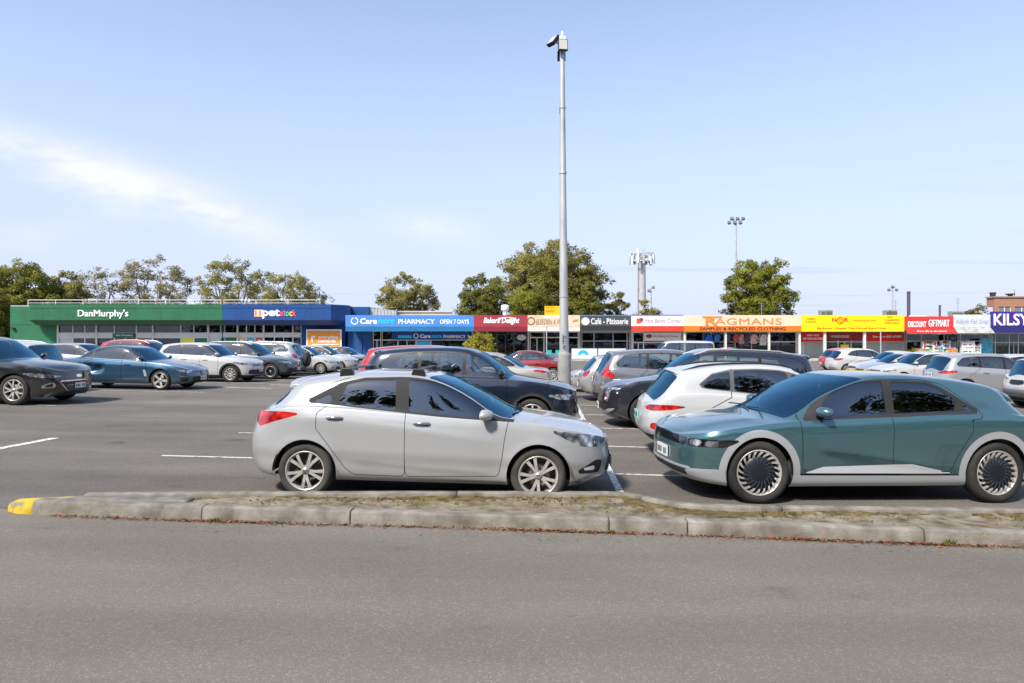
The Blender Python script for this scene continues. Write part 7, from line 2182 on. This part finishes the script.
CHRF = [('headlight', 'f', [(.58, .72), (1.0, .71), (1.35, .80), (1.3, .83), (.62, .77)], LAMPIN), ('grille', 'f', [(-.3, .66), (.55, .66), (.58, .73), (-.3, .74)], GLOSSBLACK), ('intake', 'f', [(-.3, .32), (.75, .34), (.70, .52), (-.3, .54)], BLACKM), ('taillight', 'r', [(.5, .9), (1.1, .9), (1.1, 1.02), (.5, 1.02)], LAMPRED)]
car('suv', 'suv', 'white suv with black wheel arch trim left of the charcoal wagon', -10.45, 28.4, True, 4.25, 1.80, 1.60, WHT, 1, 'front', wr=.34, rim=.225, wheels=(.86, 3.45), pieces=CHRF, clad=(BLACKM, .30, .07), plates={'f': (.50, PLATE)})
OUTF = [('headlight', 'f', [(.52, .70), (.95, .70), (1.25, .79), (1.2, .82), (.56, .79)], LAMPIN), ('grille', 'f', [(-.3, .62), (.48, .62), (.52, .78), (-.3, .78)], GLOSSBLACK), ('intake', 'f', [(-.3, .30), (.85, .34), (.75, .50), (-.3, .52)], BLACKM), ('skid_plate', 'f', [(-.3, .25), (.5, .25), (.55, .32), (-.3, .32)], SATIN), ('taillight', 'r', [(.5, .9), (1.1, .9), (1.1, 1.02), (.5, 1.02)], LAMPRED)]
car('wagon', 'wagon', 'charcoal blue wagon with dark wheels between two white cars', -9.75, 31.2, True, 4.7, 1.85, 1.66, P_('wagon_blue_paint', (.055, .072, .095), .5, .3), 1, 'front', wr=.35, rim=.225, style='dark5', pieces=OUTF, clad=(BLACKM, .34, .06), extra=rails, plates={'f': (.48, PLATE)})
car('suv', 'suv', 'silver boxy suv with black spare wheel cover facing left', -10.35, 34.2, False, 4.35, 1.78, 1.70, SLV, 1, 'rear', wr=.34, rim=.22, tail='tall', extra=spare, plates={})
car('hatch', 'hatchback', 'small white hatchback right of the silver suv spare wheel', -9.2, 36.6, True, 4.05, 1.7, 1.52, WHT, 1, 'front', wr=.31, rim=.21, style='steel')
car('hatch', 'hatchback', 'white hatchback furthest right of the left row, below the orange board', -8.9, 39.4, True, 4.2, 1.75, 1.55, WHT2, 0, 'front')
car('sedan', 'sedan', 'blue grey sedan beyond the white hatchbacks near the blue wall', -8.6, 44.0, True, 4.5, 1.78, 1.46, GREYB, 0, 'front')
# more cars behind the black suv
car('suv', 'suv', 'white suv with roof rails seen above the black suv bonnet', -13.95, 21.0, False, 4.3, 1.78, 1.60, WHT, 1, 'rear', tail='tall', extra=rails)
car('hatch', 'hatchback', 'bright lime green hatchback between the white suv and a silver hatchback', -17.0, 26.6, True, 3.9, 1.68, 1.44, LIMEP, 0, 'front')
car('hatch', 'hatchback', 'silver hatchback roof behind the petrol blue sedan, right of the lime car', -16.3, 29.2, True, 4.1, 1.72, 1.50, SLV, 0, 'front')
# middle of the far aisle
car('van', 'people_mover', 'white people mover seen above the warm grey suv', 8.5, 44.0, False, 4.6, 1.8, 1.92, WHT, 0, 'front')
# right hand far row
EV = [('taillight', 'r', [(.48, .90), (.90, .88), (1.12, .92), (1.10, .98), (.48, .98)], mat('lamp_dark_red', (.22, .01, .01), .15, 0, .5, 1.0)), ('bumper_trim', 'r', [(-.3, .40), (1.1, .40), (1.15, .60), (-.3, .60)], mat('bumper_grey', (.16, .17, .19), .5)), ('plate_recess', 'r', [(-.3, .76), (.32, .76), (.32, .90), (-.3, .90)], BLACKM), ('lower_trim', 'r', [(-.3, .30), (1.15, .30), (1.15, .385), (-.3, .385)], BLACKM)]
car('suv', 'suv', 'white suv with slim rear window cut off by the right frame edge', 15.75, 21.3, True, 4.37, 1.92, 1.66, WHT, 1, 'rear', wr=.36, rim=.24, pieces=EV, plates={'r': (.83, mat('black_plate', (.03, .03, .03), .5))})
TUC = [('taillight', 'r', [(.48, .90), (.80, .88), (1.18, .96), (1.14, 1.02), (.48, 1.0)], LAMPRED), ('bumper_trim', 'r', [(-.3, .30), (1.1, .30), (1.15, .46), (-.3, .50)], BLACKM), ('intake', 'f', [(-.3, .3), (.5, .3), (.5, .5), (-.3, .5)], BLACKM)]
car('suv', 'suv', 'light silver suv facing right left of the white suv at the frame edge', 15.9, 26.0, True, 4.48, 1.85, 1.66, P_('soft_silver_paint', (.37, .375, .38), .4, .32), 1, 'rear', wr=.35, rim=.235, pieces=TUC, extra=rails, glass=GLASS_C)
car('wagon', 'wagon', 'white wagon facing left with clear side glass behind the silver suv', 16.8, 31.6, False, 4.5, 1.78, 1.60, WHT, 1, 'front', extra=rails)
car('hatch', 'hatchback', 'dark windscreened silver hatchback facing left, left of the white wagon', 17.5, 34.4, False, 4.2, 1.75, 1.47, SLV, 0, 'front')
car('sedan', 'sedan', 'white sedan facing left with bright windscreen in the far right row', 18.6, 37.4, False, 4.6, 1.8, 1.50, WHT, 0, 'front')
car('hatch', 'hatchback', 'white hatchback facing right with red tail lamp in the far right row', 18.6, 40.2, True, 4.2, 1.75, 1.56, WHT2, 1, 'rear', tail='wrap')
car('hatch', 'hatchback', 'red hatchback hidden behind the white hatchback in the far right row', 20.0, 44.2, True, 4.0, 1.7, 1.5, REDC, 0, 'rear')
car('suv', 'suv', 'white suv roof between the light silver suv and the frame edge', 20.3, 29.6, True, 4.4, 1.82, 1.60, WHT2, 0, 'rear')
# ------------------------------------------------------------------ small things along the footpath
def fab(name, c): return plain(name, c, .2, .9, 3)
def barrier(px0, px1, label, logo=True):
    Y = 64.2; x0, x1 = WX(px0, Y), WX(px1, Y); z0 = .12
    t = thing('cafe_barrier', label, 'barrier', ((x0+x1)/2, Y, z0), 'white cafe wind barriers')
    w_ = (x1-x0)/2
    g = MB(); g.box(-w_, -.012, .12, w_, .012, 1.02); pn = g.build('panel', plain('barrier_white', (.74, .75, .76), .04), t)
    g = MB()
    for s in (-1, 1): g.tube([(s*w_, 0, 0), (s*w_, 0, 1.05)], .03, 6); g.box(s*w_-.05, -.25, 0, s*w_+.05, .25, .03)
    g.tube([(-w_, 0, 1.05), (w_, 0, 1.05)], .025, 6); g.build('frame', ALUF, t)
    if logo:
        g = MB(); pts = []
        for a in np.linspace(.2, 2.95, 14): pts.append((.55*math.cos(a)-.1, .36+.55*math.sin(a)))
        inn = [(.22*math.cos(a)-.1, .36+.22*math.sin(a)) for a in np.linspace(2.95, .2, 10)]
        P = pts + inn
        for i in range(len(pts)-1):
            j0 = int(i*9/13); j1 = int((i+1)*9/13)
            q = [pts[i], pts[i+1], inn[::-1][min(9, j1)], inn[::-1][min(9, j0)]]
            g.add([(a, -.018, b) for a, b in q], [(0, 1, 2, 3)])
        o = g.build('logo', mat('barrier_aqua', (.03, .42, .66), .5)); o.parent = pn
    return t
barrier(571.5, 597, 'white cafe wind barrier with big aqua swirl, right of the light pole')
barrier(598, 626, 'plain white cafe wind barrier in front of the cafe door', False)
# tub chairs outside the restaurant
def chair(px_, Y, label, m):
    t = thing('outdoor_chair', label, 'chair', (WX(px_, Y), Y, .12), 'teal chairs outside the restaurant')
    g = MB(); g.box(-.24, -.24, .42, .24, .24, .47); g.build('seat', m, t)
    g = MB(); g.box(-.24, .20, .471, .24, .25, .86); g.build('backrest', m, t)
    for a in (-1, 1):
        for b in (-1, 1):
            g = MB(); g.tube([(a*.2, b*.2, .42), (a*.24, b*.24, 0)], .02, 5); g.build('leg', ALUF, t)
TEALM = mat('teal_plastic', (.02, .36, .38), .5)
for p, l in ((549.3, 'teal outdoor chair by the restaurant, further from the light pole'), (558.0, 'teal outdoor chair by the restaurant, nearer the light pole')): chair(p, 66.5, l, TEALM)
# clothes hanging on rails in front of the clothing store
def garment(px_, zt, Y, w_, h, m, label, sleeves=True):
    t_ = MB(); a = w_/2
    P = [(-a*.28, 0), (a*.28, 0), (a*.95, -.10), (a*1.25, -.55*h) if sleeves else (a*.8, -.2), (a*.95, -.58*h) if sleeves else (a*.8, -.3), (a*.78, -.28*h), (a*.85, -h), (-a*.85, -h), (-a*.78, -.28*h), (-a*.95, -.58*h) if sleeves else (-a*.8, -.3), (-a*1.25, -.55*h) if sleeves else (-a*.8, -.2), (-a*.95, -.10)]
    t_.prism(P, 'y', -.07, .07)
    o = t_.build('garment', m, None, bevel=.03); o.location = (WX(px_, Y), Y, zt)
    tag(o, label, 'garment', 'clothes hung outside the clothing store')
Yc = 68.9
t = thing('clothes_rail', 'long steel clothes rail under the peach clothing store verandah', 'clothes rail', (WX(735, Yc), Yc, .12))
inv = Matrix.Translation(-t.location)
g = MB(); g.tube([(WX(703, Yc), Yc, 2.62), (WX(768, Yc), Yc, 2.62)], .025, 6)
o = g.build('rail', ALUF, t); o.matrix_parent_inverse = inv
for p in (703, 735, 768):
    g = MB(); g.tube([(WX(p, Yc), Yc, .12), (WX(p, Yc), Yc, 2.62)], .025, 6); o = g.build('post', ALUF, t); o.matrix_parent_inverse = inv
rnd = random.Random(12)
for p, c, lab, h, w_ in ((708.3, (.02, .12, .55), 'bright blue dress hanging left on the clothes rail', 1.35, .75), (736, (.45, .08, .10), 'red top hanging beside the middle post of the rail', .9, .6), (741.5, (.5, .25, .2), 'dusty rose jacket hanging right of the red top', 1.0, .6),
        (746.5, (.06, .06, .07), 'black coat hanging in the middle of the rail', 1.25, .6), (753.6, (.62, .36, .32), 'pale pink jacket on the clothes rail', 1.0, .72), (763, (.55, .52, .50), 'off white jacket at the right end of the rail', 1.15, .78), (727.5, (.10, .10, .14), 'dark navy top hanging left of the red top', .9, .6), (717, (.05, .16, .4), 'mid blue shirt hanging next to the bright blue dress', .85, .6)):
    garment(p, 2.6, Yc-.03, w_, h, fab('cloth_%d' % int(p), c), lab)
def bin_(px_, Y, w_, h, m, label, cat='display bin'):
    t = thing('display_bin', label, cat, (WX(px_, Y), Y, .12))
    g = MB(); b = w_/2
    g.add([(-b*.85, -b*.85, 0), (b*.85, -b*.85, 0), (b*.85, b*.85, 0), (-b*.85, b*.85, 0), (-b, -b, h), (b, -b, h), (b, b, h), (-b, b, h)], [(3, 2, 1, 0), (0, 1, 5, 4), (1, 2, 6, 5), (2, 3, 7, 6), (3, 0, 4, 7)]); g.build('tub', m, t)
    g = MB(); r_ = random.Random(int(px_))
    for k in range(14):
        x, y = r_.uniform(-b*.8, b*.8), r_.uniform(-b*.8, b*.8); s = r_.uniform(.08, .16)
        g.obox((x, y, h-.04+r_.uniform(-.05, .10)), (s, r_.uniform(-.05, .05), 0), (r_.uniform(-.05, .05), s, 0), (0, 0, s*.7), 0)
    g.build('stock', GOODS_B, t)
bin_(725, 68.4, .8, .95, fab('bin_red', (.5, .05, .06)), 'red tub of clothes in front of the clothing store window')
bin_(730.5, 68.4, .9, 1.0, fab('bin_green', (.02, .40, .16)), 'green tub of clothes in front of the clothing store window')
bin_(952.6, 68.3, .62, .95, fab('bin_orange', (.75, .20, .02)), 'orange display bin outside the gift shop')
bin_(919.5, 68.3, .7, .9, fab('bin_straw', (.45, .33, .14)), 'straw coloured tub of wares at the left of the gift shop')
def rack(px_, Y, w_, h, m, label, n_=4):
    t = thing('display_rack', label, 'display rack', (WX(px_, Y), Y, .12), 'display racks outside the gift and fish shops')
    b = w_/2; g = MB()
    for s in (-1, 1): g.box(s*b-.02, -.2, 0, s*b+.02, .2, h)
    g.build('frame', WHITE, t)
    r_ = random.Random(int(px_*3))
    for k in range(n_):
        z = .12+k*(h-.1)/n_
        g = MB(); g.box(-b+.021, -.2, z, b-.021, .2, z+.025); sh_ = g.build('shelf', WHITE, t)
        g = MB(); x = -b+.05
        while x < b-.12:
            q = r_.uniform(.10, .26); hh = r_.uniform(.16, (h/n_)-.08)
            g.box(x, -.17, z+.026, min(x+q, b-.04), .12, z+.026+hh); x += q+.02
        o = g.build('stock', m, None); o.parent = sh_
rack(929, 68.4, 1.3, 1.7, GOODS_A, 'white rack of dark wares in the middle of the gift shop front')
rack(937.5, 68.2, .9, 1.35, GOODS_B, 'white rack of wares right of the dark stock rack at the gift shop')
rack(945, 68.5, .8, 1.8, GOODS_A, 'narrow white rack of wares by the gift shop door')
GOODS_P = goods('pink_white_goods', [(.7, .3, .45), (.72, .7, .7), (.7, .68, .66), (.2, .5, .6), (.68, .5, .55)], 4.0)
rack(964.3, 68.4, .62, 1.75, GOODS_P, 'white rack of pink boxes left in front of the fish shop', 5)
rack(970.2, 68.4, .62, 1.75, GOODS_P, 'white rack of pale boxes in front of the fish shop', 5)
rack(976.5, 68.5, .6, 1.5, GOODS_B, 'white rack of mixed wares right in front of the fish shop')
# trolley bay of pot plants left of the gift shop
def potted(px_, Y, h, m, label):
    t = thing('potted_plant', label, 'potted plant', (WX(px_, Y), Y, .12), 'potted plants outside the gift shop')
    g = MB(); g.lathe([(.12, 0), (.18, .28), (.16, .28), (.14, .24)], 12, 'z'); g.build('pot', fab('terracotta', (.30, .12, .06)), t)
    r_ = random.Random(int(px_*7)); g = MB()
    for k in range(120):
        a = r_.uniform(0, 6.28); e = r_.uniform(.2, 1.4); l = r_.uniform(.3, 1)*h
        d = Vector((math.cos(a)*math.cos(e), math.sin(a)*math.cos(e), math.sin(e))); s = Vector((-math.sin(a), math.cos(a), 0))*.035
        b0 = Vector((0, 0, .26)) + d*l*.3
        g.add([b0, b0+d*l*.4+s, b0+d*l*.7, b0+d*l*.4-s], [(0, 1, 2, 3)])
    g.build('leaves', m, t)
for p, h, m, l in ((913, 1.0, FRESH, 'tall green potted plant at the left of the gift shop'), (916.5, .75, LIME, 'low yellow potted plant by the gift shop'), (924, .8, LIME, 'yellow flowering potted plant near the gift shop racks')): potted(p, 67.9, h, m, l)
# poster and bin by the navy shop
g = MB(); g.box(-.6, -.04, .4, .6, .04, 2.0); o = g.build('poster_board', plain('poster_sea', (.06, .32, .45), .35, scale=3)); o.location = (WX(986.5, 69.6), 69.6, .12); tag(o, 'sea blue poster board leaning outside the fish shop', 'poster')
g = MB(); g.tube([(-.5, 0, 0), (-.5, 0, .4)], .03, 5)
